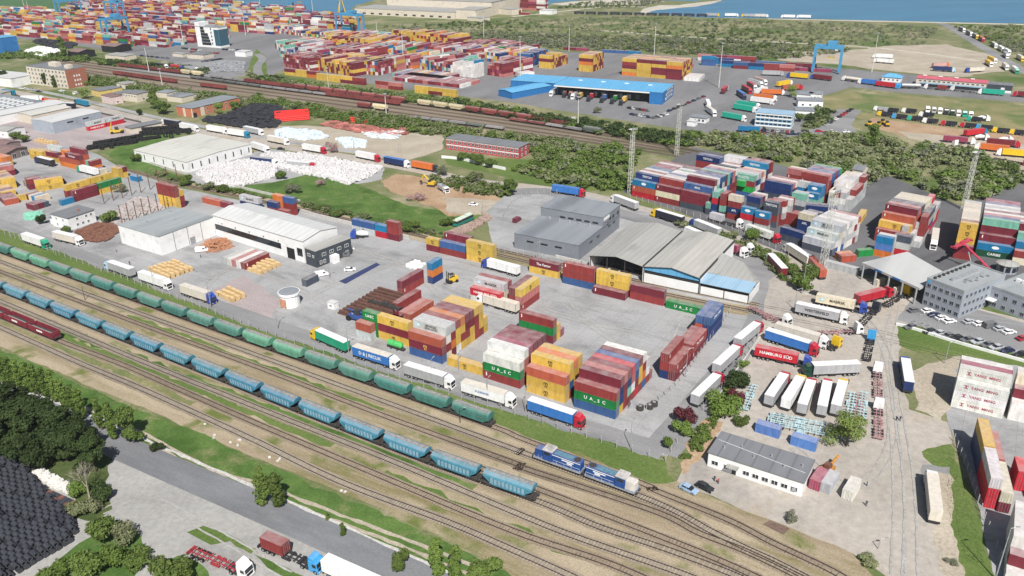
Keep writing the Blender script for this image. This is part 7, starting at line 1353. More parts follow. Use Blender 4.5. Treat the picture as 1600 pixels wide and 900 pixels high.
# ================================================================ VEGETATION
def leafmat(name, a, b, c):
    m = bpy.data.materials.new(name); nt, bs, o = nodes(m)
    g = N(nt, 'NewGeometry'); oi = N(nt, 'ObjectInfo')
    col = mixc(nt, g.outputs['Random Per Island'], a, b)
    col = mixc(nt, ramp(nt, noise(nt, .22, wpos(nt), 3, .6), .42, .68), col, c)
    ml = N(nt, 'MapRange'); ml.inputs[3].default_value = .75; ml.inputs[4].default_value = 1.25; nt.links.new(oi.outputs['Random'], ml.inputs[0])
    col = mixc(nt, 1.0, col, ml.outputs[0], 'MULTIPLY')
    nt.links.new(col, bs.inputs['Base Color']); bs.inputs['Roughness'].default_value = .65; bs.inputs['Specular IOR Level'].default_value = .2
    tr = N(nt, 'BsdfTranslucent'); nt.links.new(col, tr.inputs[0]); mx = N(nt, 'MixShader'); mx.inputs[0].default_value = .35
    nt.links.new(bs.outputs[0], mx.inputs[1]); nt.links.new(tr.outputs[0], mx.inputs[2]); nt.links.new(mx.outputs[0], o.inputs[0]); return m
LM = {'dark': leafmat('dark_foliage', (.036, .058, .018), (.068, .10, .03), (.05, .08, .022)), 'green': leafmat('green_foliage', (.095, .145, .032), (.17, .225, .055), (.125, .18, .042)), 'bright': leafmat('bright_foliage', (.105, .165, .032), (.185, .255, .06), (.135, .205, .042)),
      'olive': leafmat('olive_foliage', (.19, .21, .10), (.31, .32, .18), (.16, .21, .07)), 'grey': leafmat('grey_foliage', (.17, .18, .115), (.29, .29, .22), (.145, .18, .08)), 'red': leafmat('dark_red_foliage', (.095, .025, .034), (.213, .054, .064), (.128, .039, .046)), 'pink': leafmat('blossom_twigs', (.468, .297, .297), (.600, .425, .404), (.340, .234, .213)), 'willow': leafmat('willow_foliage', (.181, .265, .064), (.319, .383, .106), (.234, .319, .085))}
BARK = mat('tree_bark', (.12, .095, .07), .9, .3)
def leaf_cloud(n, clumps, size, rng, droop=0.0):
    """n leaf sprays spread through the given clumps (centre, radii)"""
    ci = rng.integers(0, len(clumps), n); ctr = np.array([c[0] for c in clumps])[ci]; rad = np.array([c[1] for c in clumps])[ci]
    d = rng.normal(size=(n, 3)); d /= np.linalg.norm(d, axis=1, keepdims=True); r = rng.uniform(.35, 1.05, n)[:, None] ** .6
    P = ctr + d * rad * r; nrm = d + rng.normal(scale=.55, size=(n, 3)); nrm[:, 2] += .3; nrm /= np.linalg.norm(nrm, axis=1, keepdims=True)
    a = np.cross(nrm, rng.normal(size=(n, 3))); a /= np.linalg.norm(a, axis=1, keepdims=True); b = np.cross(nrm, a)
    if droop: b = b * (1 - droop) + np.array([0, 0, -1.]) * droop
    s = size * rng.uniform(.6, 1.3, n)[:, None]; w = s * rng.uniform(.5, .9, n)[:, None]
    if droop: s = s * 2.2; w = w * .55
    return np.stack([P - a * w - b * s * .5, P + a * w * .8 - b * s * .3, P + a * w + b * s * .5, P - a * w * .7 + b * s * .45], 1)
def clumps_for(kind, H, W, rng):
    C_ = []
    if kind == 'poplar':
        for i in range(16): z = H * (.12 + .84 * i / 15); r = W / 2 * (1 - abs(i / 15 - .4) ** 1.6 * 1.05) * rng.uniform(.75, 1.1); C_.append(((rng.normal() * .22 * W / 2, rng.normal() * .22 * W / 2, z), (r * .8, r * .8, H * .075)))
    elif kind == 'bush':
        for i in range(9): a = rng.uniform(0, 6.28); q = W / 2 * rng.uniform(.1, .75); C_.append(((q * math.cos(a), q * math.sin(a), H * rng.uniform(.3, .72)), (W * .2 * rng.uniform(.8, 1.35),) * 2 + (H * .25 * rng.uniform(.8, 1.2),)))
    else:
        for i in range(20):
            a = rng.uniform(0, 6.28); q = W / 2 * rng.uniform(.1, .72); z = H * rng.uniform(.2, .88); q *= 1.15 - .75 * max(0, z / H - .5) / .5; C_.append(((q * math.cos(a), q * math.sin(a), z), (W * .165 * rng.uniform(.75, 1.3),) * 2 + (H * .11 * rng.uniform(.8, 1.3),)))
    return C_
def trunk_mesh(kind, H, W, cl, rng):
    mb = MB(); r = .018 * H + .03
    if kind != 'bush':
        top = H * (.9 if kind == 'poplar' else .55); mb.cyl((0, 0, -.1), (rng.normal() * .15, rng.normal() * .15, top * .5), r * 1.3, 7, r2=r); mb.cyl((0, 0, top * .48), (rng.normal() * .2, rng.normal() * .2, top), r, 7, r2=r * .35)
        for c, _ in cl[:8]: mb.cyl((0, 0, min(top * .9, c[2] * .55)), c, r * .45, 5, r2=r * .12)
    else:
        for c, _ in cl[:5]: mb.cyl((rng.normal() * .1, rng.normal() * .1, -.05), c, r * .7, 5, r2=r * .25)
    return mb.mesh('trunk', [BARK])
TREES = {}
def tree_proto(kind, leaf, var, H, W, n, size, droop=0.0):
    rng = np.random.default_rng(var * 31 + len(kind) * 7 + 3); cl = clumps_for(kind, H, W, rng)
    TREES[(kind, leaf, var)] = (np_mesh('crown', leaf_cloud(n, cl, size, rng, droop), 4, [LM[leaf]]), trunk_mesh(kind, H, W, cl, rng), H, W)
for v in range(3):
    tree_proto('broad', 'dark', v, 10, 9, 5200, .36); tree_proto('broad', 'green', v, 10, 9, 4200, .38); tree_proto('poplar', 'green', v, 10, 3.4, 2400, .30); tree_proto('bush', 'green', v, 4, 6, 2400, .27); tree_proto('bush', 'bright', v, 4, 6, 2400, .27); tree_proto('bush', 'olive', v, 4, 6, 1800, .26)
tree_proto('poplar', 'bright', 0, 10, 3.0, 2200, .28); tree_proto('poplar', 'bright', 1, 10, 3.0, 2200, .28); tree_proto('broad', 'willow', 0, 10, 10, 4200, .30, .45); tree_proto('broad', 'willow', 1, 10, 10, 4200, .3, .45); tree_proto('bush', 'red', 0, 4, 6, 2400, .27); tree_proto('bush', 'dark', 0, 4, 6, 2600, .27); tree_proto('bush', 'grey', 0, 4, 6, 1300, .24); tree_proto('bush', 'pink', 0, 4, 6, 900, .2); tree_proto('broad', 'bright', 0, 10, 9, 4200, .36); tree_proto('bush', 'dark', 1, 4, 6, 2600, .27)
TN = [0]
def tree(px, py, kind, leaf, H, label, W=None, group=None, name=None):
    TN[0] += 1; vs = [k for k in TREES if k[0] == kind and k[1] == leaf]; cm, tm, h0, w0 = TREES[vs[TN[0] % len(vs)]]
    t = thing(name or {'broad': 'tree', 'poplar': 'poplar_tree', 'bush': 'bush'}[kind], G(px, py), random.uniform(0, 6.28), label, 'bush' if kind == 'bush' else 'tree', group)
    sw = (W / w0) if W else H / h0; t.scale = (sw, sw, H / h0); put('crown', cm, t); put('trunk', tm, t); return t
for i, (x, y, w) in enumerate([(-10, 648, 12), (18, 654, 12), (46, 667, 12), (74, 681, 12), (100, 693, 11), (126, 706, 10), (8, 690, 12), (44, 704, 12), (80, 720, 11), (-6, 716, 11), (56, 733, 10), (106, 722, 9)]): tree(x, y, 'broad', 'dark', 10.5, 'dense dark tree of the lower left grove, %s row, %s from left' % (('rear', 'middle', 'front')[0 if i < 6 else 1 if i < 9 else 2], ORD[i if i < 6 else (i - 6) % 3]), w, 'dark trees of the lower left grove')
tree(150, 738, 'broad', 'dark', 11, 'dark tree beside the road, shading the asphalt', 8); tree(120, 775, 'bush', 'bright', 4, 'bright round bush under the bare branched tree', 5); tree(142, 800, 'bush', 'olive', 4, 'greyish bush at the road mouth', 6); tree(165, 780, 'bush', 'dark', 5, 'dark bush at foot of bare branched tree', 6); tree(118, 805, 'bush', 'olive', 3.5, 'low olive bush beside rusty coils', 5)
for i, (x, y, h, w, l) in enumerate([(158, 842, 6, 8, 'green'), (192, 850, 5, 7, 'olive'), (208, 880, 4, 7, 'green'), (172, 885, 6, 8, 'bright'), (130, 900, 5, 8, 'green'), (90, 905, 4, 7, 'bright')]): tree(x, y, 'bush', l, h, '%s bush on the triangular plot by the coils' % ['rearmost', 'silvery', 'rightmost', 'middle bright', 'front left', 'leftmost bright'][i], w, 'bushes of the triangular plot')
tree(278, 905, 'bush', 'green', 6, 'big round bush at the bottom edge by red chassis', 10)
for i, (x, y, h) in enumerate([(10, 600, 9), (22, 605, 9.5), (34, 609, 9.5), (48, 613, 9.5), (61, 617, 9.5), (75, 622, 9.5), (88, 628, 10), (104, 641, 10), (118, 648, 9), (130, 655, 9.5), (160, 672, 9.5), (178, 687, 11)]): tree(x, y, 'poplar', 'bright', h, 'leafy poplar, %s from left in the roadside row' % ORD[i], 3.1, 'poplars of the roadside row')
tree(204, 690, 'broad', 'green', 10.5, 'stout tree ending the roadside row, broad dark shadow', 7); tree(411, 786, 'poplar', 'green', 9, 'left poplar of the pair by the dirt track', 4); tree(437, 792, 'poplar', 'green', 9, 'right poplar of the pair by the dirt track', 4); tree(244, 705, 'bush', 'dark', 2.5, 'small bush on the verge right of stout tree', 4)
tree(537, 838, 'poplar', 'bright', 3.5, 'tiny sapling beside the dirt track', 1.4); tree(627, 893, 'bush', 'green', 6, 'cone shaped bush left of the bottom poplars', 4.2); tree(683, 900, 'poplar', 'bright', 9.5, 'left bottom poplar, tall and bright', 3.4); tree(713, 910, 'poplar', 'bright', 9, 'right bottom poplar, tall and bright', 3.2); tree(757, 905, 'bush', 'green', 4, 'round bush right of the bottom poplars', 8); tree(512, 812, 'poplar', 'dark' if False else 'green', 2.0, 'lone tiny shrub on the track', 1.0)
for x, y, k, l, h, w, lb in [(1128, 642, 'bush', 'bright', 6.5, 10, 'bright green big bush between lane fence and lorry park'), (1148, 605, 'bush', 'dark', 6, 9, 'dark green bush beside third red cabbed lorry'), (1072, 660, 'bush', 'red', 5.5, 6.5, 'dark red bush at the lane corner'), (1152, 632, 'bush', 'red', 5, 5.5, 'dark red bush beside pale blue chassis'), (1068, 678, 'bush', 'bright', 4.5, 6, 'green bush below the dark red corner bush'), (1045, 700, 'bush', 'bright', 3.5, 3.6, 'small bright bush standing at fence corner'), (1160, 664, 'bush', 'green', 3, 4.5, 'low bush behind the white office'), (1088, 696, 'bush', 'green', 2.5, 4, 'low green bush on the soil slope'), (1322, 696, 'broad', 'willow', 9.5, 11, 'big drooping willow beside the pale blue chassis'), (1238, 816, 'bush', 'grey', 3, 3.5, 'thin leafed shrub on the gravel apron'), (1172, 376, 'bush', 'bright', 6.5, 8, 'bright round tree beside the red cabbed container lorry'), (1141, 372, 'bush', 'olive', 3.5, 7, 'olive shrub between lane and pale sheds'), (1215, 412, 'bush', 'green', 5, 8, 'green shrub left of maroon trailer'), (1248, 452, 'bush', 'bright', 7, 9, 'bright tree beside rusty brown trailer, front'), (1262, 436, 'bush', 'green', 6, 8, 'green tree beside rusty brown trailer, rear'), (1232, 428, 'bush', 'green', 5, 7, 'green shrub by the lane bend'), (797, 304, 'broad', 'bright', 9, 8, 'bright tree at the corner above the grey shed'), (172, 348, 'bush', 'green', 6, 8, 'bushy tree right of small white house'), (66, 350, 'bush', 'dark', 5, 5, 'dark bush left of small white house'), (103, 364, 'bush', 'green', 3.5, 5, 'bush before the small white house'), (215, 252, 'bush', 'bright', 5, 8, 'bright bush at corner of broad cream roof'), (250, 274, 'bush', 'olive', 4, 7, 'olive bush below the broad cream roof'), (292, 290, 'bush', 'green', 6, 8, 'green bush at corner of the white bag heap'), (326, 297, 'bush', 'olive', 4.5, 7, 'olive bush left of the leafy siding bush'), (349, 301, 'bush', 'green', 5, 7, 'leafy bush beside the siding behind charcoal grey box'), (438, 280, 'bush', 'bright', 5, 7, 'bright bush between the two white bag heaps'), (456, 302, 'bush', 'grey', 5, 10, 'grey shrub on the green field, left'), (500, 290, 'bush', 'pink', 4, 7, 'twiggy brown shrub beside the bag heap'), (521, 238, 'bush', 'pink', 7, 9, 'pink blossoming tree beside mid lane'), (652, 312, 'bush', 'pink', 4, 11, 'purple brown thicket on the green field'), (528, 338, 'bush', 'green', 3.5, 7, 'green bush on the siding bank'), (640, 362, 'bush', 'bright', 5, 9, 'bright thicket by the siding, right of maroon shorts'), (700, 352, 'bush', 'green', 4, 8, 'green thicket left of the old bus'), (133, 154, 'broad', 'willow', 9, 11, 'round willow by the left lane'), (72, 134, 'broad', 'dark', 12, 7, 'tall conifer before brick block'), (86, 137, 'poplar', 'green', 9, 4, 'narrow conifer at the corner of brick block'), (52, 130, 'bush', 'dark', 7, 9, 'dark bush left of brick block conifers'), (8, 130, 'broad', 'dark', 12, 11, 'dark tree at the left edge behind lane'), (255, 178, 'broad', 'bright', 10, 12, 'leafy bright tree left of orange brick house'), (243, 170, 'broad', 'green', 11, 10, 'green tree behind the leafy bright tree'), (240, 156, 'broad', 'olive' if False else 'green', 9, 6, 'slim tree beside white workshop'), (218, 180, 'bush', 'dark', 5, 5, 'dark small bush along the lane wall'), (343, 178, 'broad', 'willow', 8, 10, 'yellowish willow right of orange brick house'), (368, 172, 'broad', 'green', 7, 9, 'green tree above the black coils'), (101, 92, 'poplar', 'green', 20, 8, 'tall lone poplar before the far terminal'), (722, 250, 'bush', 'bright', 5, 8, 'bright bush before striped office, left'), (748, 257, 'bush', 'bright', 7, 9, 'bright bush before striped office, middle'), (768, 262, 'bush', 'green', 5, 8, 'green bush before striped office, right'), (690, 274, 'bush', 'grey', 6, 8, 'grey shrub at the end of mid lane queue'), (740, 285, 'bush', 'olive', 6, 10, 'olive shrub above white lot vans'), (1362, 222, 'broad', 'green', 11, 9, 'single green tree on the scrub below yellow machines'), (1570, 272, 'bush', 'green', 8, 10, 'round green bush at right before dirt yard'), (1236, 152, 'broad', 'willow', 9, 9, 'leafy tree between orange lorry and curved houses'), (1250, 190, 'bush', 'green', 6, 8, 'bush between glazed office and curved house'), (932, 177, 'bush', 'grey', 5, 7, 'bare grey shrub before the blue dock'), (23, 217, 'bush', 'green', 5, 9, 'green bush below little white house, left'), (40, 222, 'bush', 'green', 5, 8, 'green bush below little white house, right'), (190, 300, 'bush', 'grey', 5, 8, 'grey leafed tree inside the timber racks'), (1488, 880, 'bush', 'grey', 1.2, 3, 'low weed clump at the drive verge'), (1360, 880, 'bush', 'olive', 1.6, 5, 'weeds at the crossing corner')]:
    tree(x, y, k, l, h, lb, w)
# bare branched tree beside the grove
g = G(140, 778); t = thing('bare_tree', g, 0, 'pale bare branched tree beside the dark grove', 'tree'); mb = MB(); rr = random.Random(8)
def branch(p, d, L, r, n):
    q = p + d * L; mb.cyl(p, q, r, 5, r2=r * .6)
    if n:
        for _ in range(3): e = (d + Vector((rr.uniform(-.8, .8), rr.uniform(-.8, .8), rr.uniform(-.1, .6)))).normalized(); branch(p + d * L * rr.uniform(.5, 1), e, L * .72, r * .55, n - 1)
branch(Vector((0, 0, 0)), Vector((.05, 0, 1)), 3.6, .28, 5); mb.obj('trunk', mat('pale_bark', (.30, .26, .21), .9), t)
# ---------------------------------------------------------------- scrub and thickets that read as one mass
def inpoly(p, Q):
    c = False; j = len(Q) - 1
    for i in range(len(Q)):
        if (Q[i][1] > p[1]) != (Q[j][1] > p[1]) and p[0] < (Q[j][0] - Q[i][0]) * (p[1] - Q[i][1]) / (Q[j][1] - Q[i][1] + 1e-9) + Q[i][0]: c = not c
        j = i
    return c
def scatter(poly, n, rng):
    W_ = [G(*p) for p in poly]; x0, x1 = min(p[0] for p in W_), max(p[0] for p in W_); y0, y1 = min(p[1] for p in W_), max(p[1] for p in W_); out = []; tries = 0
    while len(out) < n and tries < n * 60:
        tries += 1; p = (rng.uniform(x0, x1), rng.uniform(y0, y1))
        if inpoly(p, W_): out.append(p)
    return out
def scrub(name, label, poly, n, h, leaves, per=110, size=.5, seed=1, wide=1.25):
    rng = np.random.default_rng(seed); pts = scatter(poly, n, rng); V = []; MI = []
    tm = [leaf_cloud(per, clumps_for('bush', 1, 1.5, rng), 1, rng) for _ in range(5)]
    base = []
    for s_ in range(5):
        r2 = np.random.default_rng(s_ + seed); cl = clumps_for('bush', 1.0, 1.5, r2); base.append(leaf_cloud(per, cl, .16, r2))
    for i, p in enumerate(pts):
        b = base[i % 5]; hh = h * rng.uniform(.5, 1.35); a = rng.uniform(0, 6.28); ca, sa = math.cos(a), math.sin(a); w = hh * wide * rng.uniform(.8, 1.3)
        q = np.empty_like(b); q[..., 0] = (b[..., 0] * ca - b[..., 1] * sa) * w + p[0]; q[..., 1] = (b[..., 0] * sa + b[..., 1] * ca) * w + p[1]; q[..., 2] = b[..., 2] * hh - .05; V.append(q)
        k = 0; f = (math.sin(p[0] * .021 + seed) + math.sin(p[1] * .027 + p[0] * .013)) * .25 + .5 + rng.normal() * .22; MI.append(np.full(len(b), int(min(len(leaves) - 1, max(0, f * len(leaves)))), np.int32))
    me = np_mesh(name, np.concatenate(V), 4, [LM[l] for l in leaves]); me.polygons.foreach_set('material_index', np.concatenate(MI)); o = put(name, me); o['kind'] = 'stuff'; o['label'] = label; o['category'] = 'scrub'; return o
scrub('scrub', 'grey green scrub between the terminal and the bay', [(600, 42), (700, 36), (830, 30), (1000, 27), (1200, 33), (1400, 39), (1470, 46), (1440, 72), (1300, 70), (1250, 92), (1180, 92), (1090, 86), (905, 79), (790, 72), (700, 66), (595, 56)], 2300, 2.2, ['grey', 'olive', 'grey', 'green', 'dark'], per=70, seed=3)
scrub('scrub', 'dense thicket strip below the sandy track', [(930, 58), (1060, 62), (1200, 70), (1330, 78), (1300, 86), (1180, 96), (1090, 88), (960, 80), (800, 72), (700, 62), (760, 52)], 800, 3.6, ['grey', 'olive', 'green', 'grey', 'grey'], per=80, seed=4)
scrub('scrub', 'scrub right of the shore road', [(1490, 42), (1600, 42), (1660, 60), (1660, 118), (1590, 86)], 330, 3, ['olive', 'green', 'grey'], per=80, seed=5)
scrub('scrub', 'far bank scrub above the bay', [(870, 14), (1000, 11), (1040, 3), (1000, 2), (900, 5)], 220, 3, ['grey', 'olive', 'green'], per=60, seed=6)
scrub('thicket', 'green thicket between terminal fence and railway', [(380, 116), (430, 124), (560, 141), (720, 160), (830, 180), (960, 198), (1080, 218), (1100, 232), (1000, 222), (900, 204), (800, 186), (700, 169), (560, 150), (420, 132)], 620, 3.6, ['green', 'olive', 'bright', 'dark'], per=100, seed=7)
scrub('thicket', 'green thicket below the railway, above pipe lot', [(400, 152), (520, 172), (640, 188), (760, 208), (900, 224), (830, 226), (700, 216), (640, 208), (560, 196), (450, 176), (390, 164)], 420, 3.4, ['bright', 'green', 'olive'], per=100, seed=8)
scrub('thicket', 'mixed scrub right of striped office', [(825, 222), (900, 226), (1000, 236), (985, 298), (920, 298), (850, 282), (800, 268), (830, 250)], 260, 3.6, ['bright', 'green', 'olive', 'grey', 'bright'], per=170, seed=9)
scrub('thicket', 'mixed scrub behind the eastern container yard', [(1070, 212), (1150, 214), (1250, 218), (1340, 214), (1440, 224), (1520, 244), (1600, 268), (1640, 290), (1590, 290), (1500, 322), (1385, 274), (1350, 294), (1290, 272), (1220, 254), (1090, 228)], 430, 4.0, ['green', 'olive', 'bright', 'grey', 'green', 'olive'], per=170, seed=10)
scrub('thicket', 'hedge strip between far lots and sidings', [(100, 88), (180, 96), (300, 108), (330, 112), (320, 118), (180, 104), (100, 96), (0, 92), (-20, 80)], 260, 3.6, ['dark', 'green', 'bright'], per=90, seed=11)
scrub('thicket', 'hedge below the western sidings', [(120, 118), (180, 126), (280, 142), (400, 160), (380, 168), (300, 156), (200, 140), (128, 132)], 230, 3.8, ['green', 'bright', 'olive'], per=110, seed=12)
scrub('thicket', 'weedy bushes along the siding bank', [(215, 268), (300, 290), (480, 326), (640, 364), (690, 374), (700, 366), (600, 346), (480, 318), (380, 302), (280, 282)], 130, 1.8, ['green', 'olive', 'bright'], per=110, seed=13)
scrub('thicket', 'bushes between the lane and the eastern sheds', [(1040, 344), (1120, 364), (1190, 392), (1250, 430), (1262, 452), (1225, 440), (1190, 405), (1120, 374)], 60, 2.2, ['green', 'olive', 'bright'], per=140, seed=14)
scrub('thicket', 'hedge between mid lane and bare soil', [(680, 278), (800, 296), (790, 310), (720, 300), (680, 288)], 60, 3, ['olive', 'green'], per=130, seed=15)
scrub('thicket', 'bushes on rounded lot and curved houses', [(1270, 172), (1300, 176), (1290, 196), (1262, 204), (1256, 190)], 50, 3.4, ['green', 'dark', 'olive'], per=110, seed=16)
scrub('thicket', 'hedge along lane fence and office', [(1056, 720), (1082, 690), (1110, 655), (1120, 640), (1160, 570), (1170, 566), (1130, 645), (1100, 690), (1075, 725)], 40, 1.6, ['green', 'bright'], per=140, seed=17)
# grass and weeds standing up from the ground
def tufts(label, poly, n, h, leaves, seed): 
    rng = np.random.default_rng(seed); P = np.array(scatter(poly, n, rng)); n = len(P); a = rng.uniform(0, 6.28, n); s = h * rng.uniform(.4, 1.4, n); lx, ly = rng.normal(scale=.35, size=(2, n)) * s
    z = np.zeros(n); w = s * .55; A = np.stack([P[:, 0] - np.cos(a) * w, P[:, 1] - np.sin(a) * w, z - .03], 1); B = np.stack([P[:, 0] + np.cos(a) * w, P[:, 1] + np.sin(a) * w, z - .03], 1); T = np.stack([P[:, 0] + lx, P[:, 1] + ly, s], 1); T2 = T + np.stack([np.cos(a) * w * .6, np.sin(a) * w * .6, -s * .15], 1)
    me = np_mesh('grass', np.stack([A, B, T2, T], 1), 4, [LM[l] for l in leaves]); me.polygons.foreach_set('material_index', rng.integers(0, len(leaves), n).astype(np.int32)); o = put('grass', me); o['kind'] = 'stuff'; o['label'] = label; o['category'] = 'grass'
tufts('tall grass on the bank below the tracks', [(0, 548), (100, 592), (300, 674), (500, 766), (700, 850), (780, 892), (640, 900), (600, 862), (450, 785), (250, 698), (120, 640), (0, 598)], 9000, .17, ['green', 'bright', 'olive'], 1)
tufts('weeds along the lane fence', [(0, 362), (400, 518), (700, 622), (1000, 716), (1050, 742), (1010, 748), (820, 680), (600, 600), (400, 530), (0, 386)], 5000, .18, ['green', 'olive', 'bright'], 2)
tufts('weeds between the rails', [(0, 470), (400, 630), (700, 752), (900, 838), (1000, 890), (850, 890), (600, 790), (300, 668), (0, 540)], 5000, .14, ['olive', 'green'], 3)
tufts('rough grass on the middle field', [(400, 300), (560, 292), (640, 324), (750, 338), (690, 358), (560, 340), (470, 320)], 5000, .25, ['green', 'bright', 'olive'], 4)
tufts('grass by the right fence', [(1480, 700), (1500, 740), (1540, 880), (1510, 880), (1480, 800)], 1500, .2, ['olive', 'green'], 5)
# ================================================================ POLES, FENCES, PILES, PEOPLE
M_POLE = mat('pole_concrete', (.42, .41, .39), .8); M_MAST = mat('mast_paint', (.55, .55, .50), .6); M_WOOD = mat('tarred_wood', (.07, .055, .045), .9)
def lamp_post(px, top, label, m=None, arms=1, yaw=0.0, group='lamp posts'):
    g = G(*px); h = hgt(px, top); t = thing('lamp_post', g, yaw, label, 'lamp post', group); q = MB(); q.cyl((0, 0, 0), (0, 0, h), .11 + h * .004, 8, r2=.07); q.obj('pole', m or STEEL, t)
    for i in range(arms): s = 1 if i == 0 else -1; q = MB(); q.cyl((0, 0, h - .1), (s * 1.3, 0, h + .25), .05, 6); k = q.obj('arm', m or STEEL, t); q = MB(); q.box(s * 1.3 - .35, s * 1.3 + .35, -.15, .15, h + .2, h + .34); q.obj('lamp_head', STEEL, k)
    return t
for i, (p, tp) in enumerate([((18, 372), (15, 352)), ((88, 399), (82, 374)), ((158, 424), (151, 389)), ((241, 448), (236, 416)), ((330, 481), (325, 440)), ((434, 514), (430, 480)), ((545, 552), (543, 511)), ((675, 596), (673, 562)), ((762, 628), (759, 592)), ((717, 581), (717, 552)), ((985, 700), (993, 660)), ((821, 645), (819, 608))]): lamp_post(p, tp, '%s lamp post from left along the fence lane' % ORD[i], yaw=YU + 1.57)
for p, tp, lb in [((133, 469), (134, 448), 'dark post between the rails, left'), ((719, 661), (718, 638), 'dark post before the last green wagon'), ((1071, 590), (1072, 545), 'pale lamp post beside maroon row along lane fence'), ((958, 414), (957, 398), 'thin post behind blue based stack'), ((515, 435), (516, 412), 'thin post beside weighbridge'), ((640, 414), (639, 394), 'thin post at bag rows'), ((754, 337), (756, 313), 'post beside grey shed forecourt'), ((840, 410), (837, 378), 'post at grey shed fence'), ((1253, 459), (1256, 415), 'pale post in lane island trees'), ((1241, 484), (1238, 452), 'post with stay at the lane bend'), ((1372, 858), (1374, 842), 'white crossing signal post on the apron'), ((1433, 511), (1438, 492), 'first flagpole by the white kerb'), ((1447, 516), (1453, 493), 'second flagpole by the white kerb'), ((1461, 522), (1468, 492), 'third flagpole by the white kerb'), ((1476, 568), (1479, 535), 'post on the verge before white block'), ((1555, 905), (1574, 825), 'leaning pale lamp post at the right fence'), ((100, 148), (99, 132), 'thin lamp post on left lane, first'), ((178, 162), (176, 142), 'thin lamp post on left lane, second'), ((437, 214), (436, 199), 'thin lamp post by white bag rows, left'), ((553, 233), (553, 215), 'thin lamp post by white bag rows, right'), ((623, 240), (624, 226), 'thin lamp post before the stored machines')]: lamp_post(p, tp, lb, M_WOOD if 'dark' in lb else None, group=None)
for p, tp, lb in [((813, 130), (811, 58), 'tall floodlight mast at left end of blue hall'), ((1022, 86), (1025, 38), 'tall floodlight mast behind the great yellow stack'), ((889, 80), (889, 40), 'tall floodlight mast beside yellow single stack'), ((1123, 137), (1129, 68), 'tall floodlight mast on the customs street'), ((631, 104), (630, 46), 'tall floodlight mast amid terminal rows'), ((756, 61), (757, 18), 'tall floodlight mast beyond the chequered stack'), ((590, 65), (587, 32), 'tall floodlight mast by long blue gantry'), ((1362, 113), (1372, 52), 'tall leaning looking mast left of sand lot lorries'), ((46, 22), (41, 0), 'right floodlight mast on the green meadow edge'), ((39, 16), (36, -8), 'left floodlight mast on the green meadow edge'), ((408, 22), (406, -12), 'floodlight mast near first sea gantry'), ((489, 20), (487, -14), 'floodlight mast near second sea gantry'), ((384, 55), (380, 18), 'floodlight mast right of glass tower'), ((287, 70), (282, 30), 'floodlight mast left of glass tower'), ((903, 198), (904, 152), 'catenary mast before the blue dock'), ((233, 112), (232, 72), 'mast above western sidings'), ((254, 135), (250, 108), 'mast below western sidings'), ((514, 142), (512, 107), 'mast at terminal fence, left'), ((604, 183), (603, 147), 'mast at pipe lot sidings')]:
    g = G(*p); h = hgt(p, tp); t = thing('floodlight_mast', g, 0, lb, 'mast', 'floodlight masts'); q = MB(); q.cyl((0, 0, 0), (0, 0, h), .38, 8, r2=.2); q.obj('pole', M_MAST, t); q = MB(); q.cyl((0, 0, h), (0, 0, h + .5), 1.3, 10); q.obj('lamp_ring', STEEL, t)
def lattice(px, tp, label, w=1.6):
    g = G(*px); h = hgt(px, tp); t = thing('lattice_mast', g, .6, label, 'lattice mast', 'lattice masts'); q = MB()
    for sx in (-1, 1):
        for sy in (-1, 1): q.cyl((sx * w / 2, sy * w / 2, 0), (sx * w * .42, sy * w * .42, h), .09, 5)
    n = int(h / 1.5)
    for i in range(n):
        z0, z1 = h * i / n, h * (i + 1) / n; a0, a1 = w * (.5 - .08 * i / n), w * (.5 - .08 * (i + 1) / n); s = 1 if i % 2 else -1
        for f in range(4):
            c_, s_ = math.cos(f * math.pi / 2), math.sin(f * math.pi / 2); rt = lambda x, y, z: (c_ * x - s_ * y, s_ * x + c_ * y, z); q.cyl(rt(-a0 * s, -a0, z0), rt(a1 * s, -a1, z1), .055, 4); q.cyl(rt(-a1, -a1, z1), rt(a1, -a1, z1), .05, 4)
    q.obj('lattice', M_MAST, t); q = MB(); q.box(-1.8, 1.8, -1.3, 1.3, h, h + .12); k = q.obj('platform', M_MAST, t); q = MB(); [q.box(-1.7 + i * .9, -1.1 + i * .9, -1.4, -1.15, h + .3, h + .9) for i in range(4)]; q.obj('floodlights', STEEL, k)
lattice((984, 303), (991, 202), 'lattice mast at left corner of the eastern yard'); lattice((1057, 243), (1063, 163), 'lattice mast at the back of eastern yard block'); lattice((1505, 328), (1527, 238), 'lattice mast left of the yellow fronted column'); lattice((1284, 428), (1300, 300), 'lattice mast before the pale grey block', 2.0)
# fences
_POST = {}
def fence(name, px, h, label, step=4.2, m=None, wires=3, post=.07):
    P = dense(smooth_line([G(*p) for p in px], 5), .5); L = sum(math.dist(a, b) for a, b in zip(P, P[1:])); n = min(98, int(L / step)); t = thing(name, P[0], 0, label, 'fence'); k = (h, post)
    if k not in _POST: q = MB(); q.box(-post, post, -post, post, -.1, h); _POST[k] = q.mesh('post', [m or M_POLE])
    pts = [arcpos(P, L * i / n) for i in range(n + 1)]
    for (x, y), a in pts: put('post', _POST[k], t, (x - P[0][0], y - P[0][1], 0), a)
    q = MB()
    for i in range(n):
        a, b = pts[i][0], pts[i + 1][0]
        for w_ in range(wires): z = h * (.25 + .7 * w_ / max(1, wires - 1)); q.cyl((a[0] - P[0][0], a[1] - P[0][1], z), (b[0] - P[0][0], b[1] - P[0][1], z), .018, 3, caps=False)
    q.obj('wire', STEEL, t)
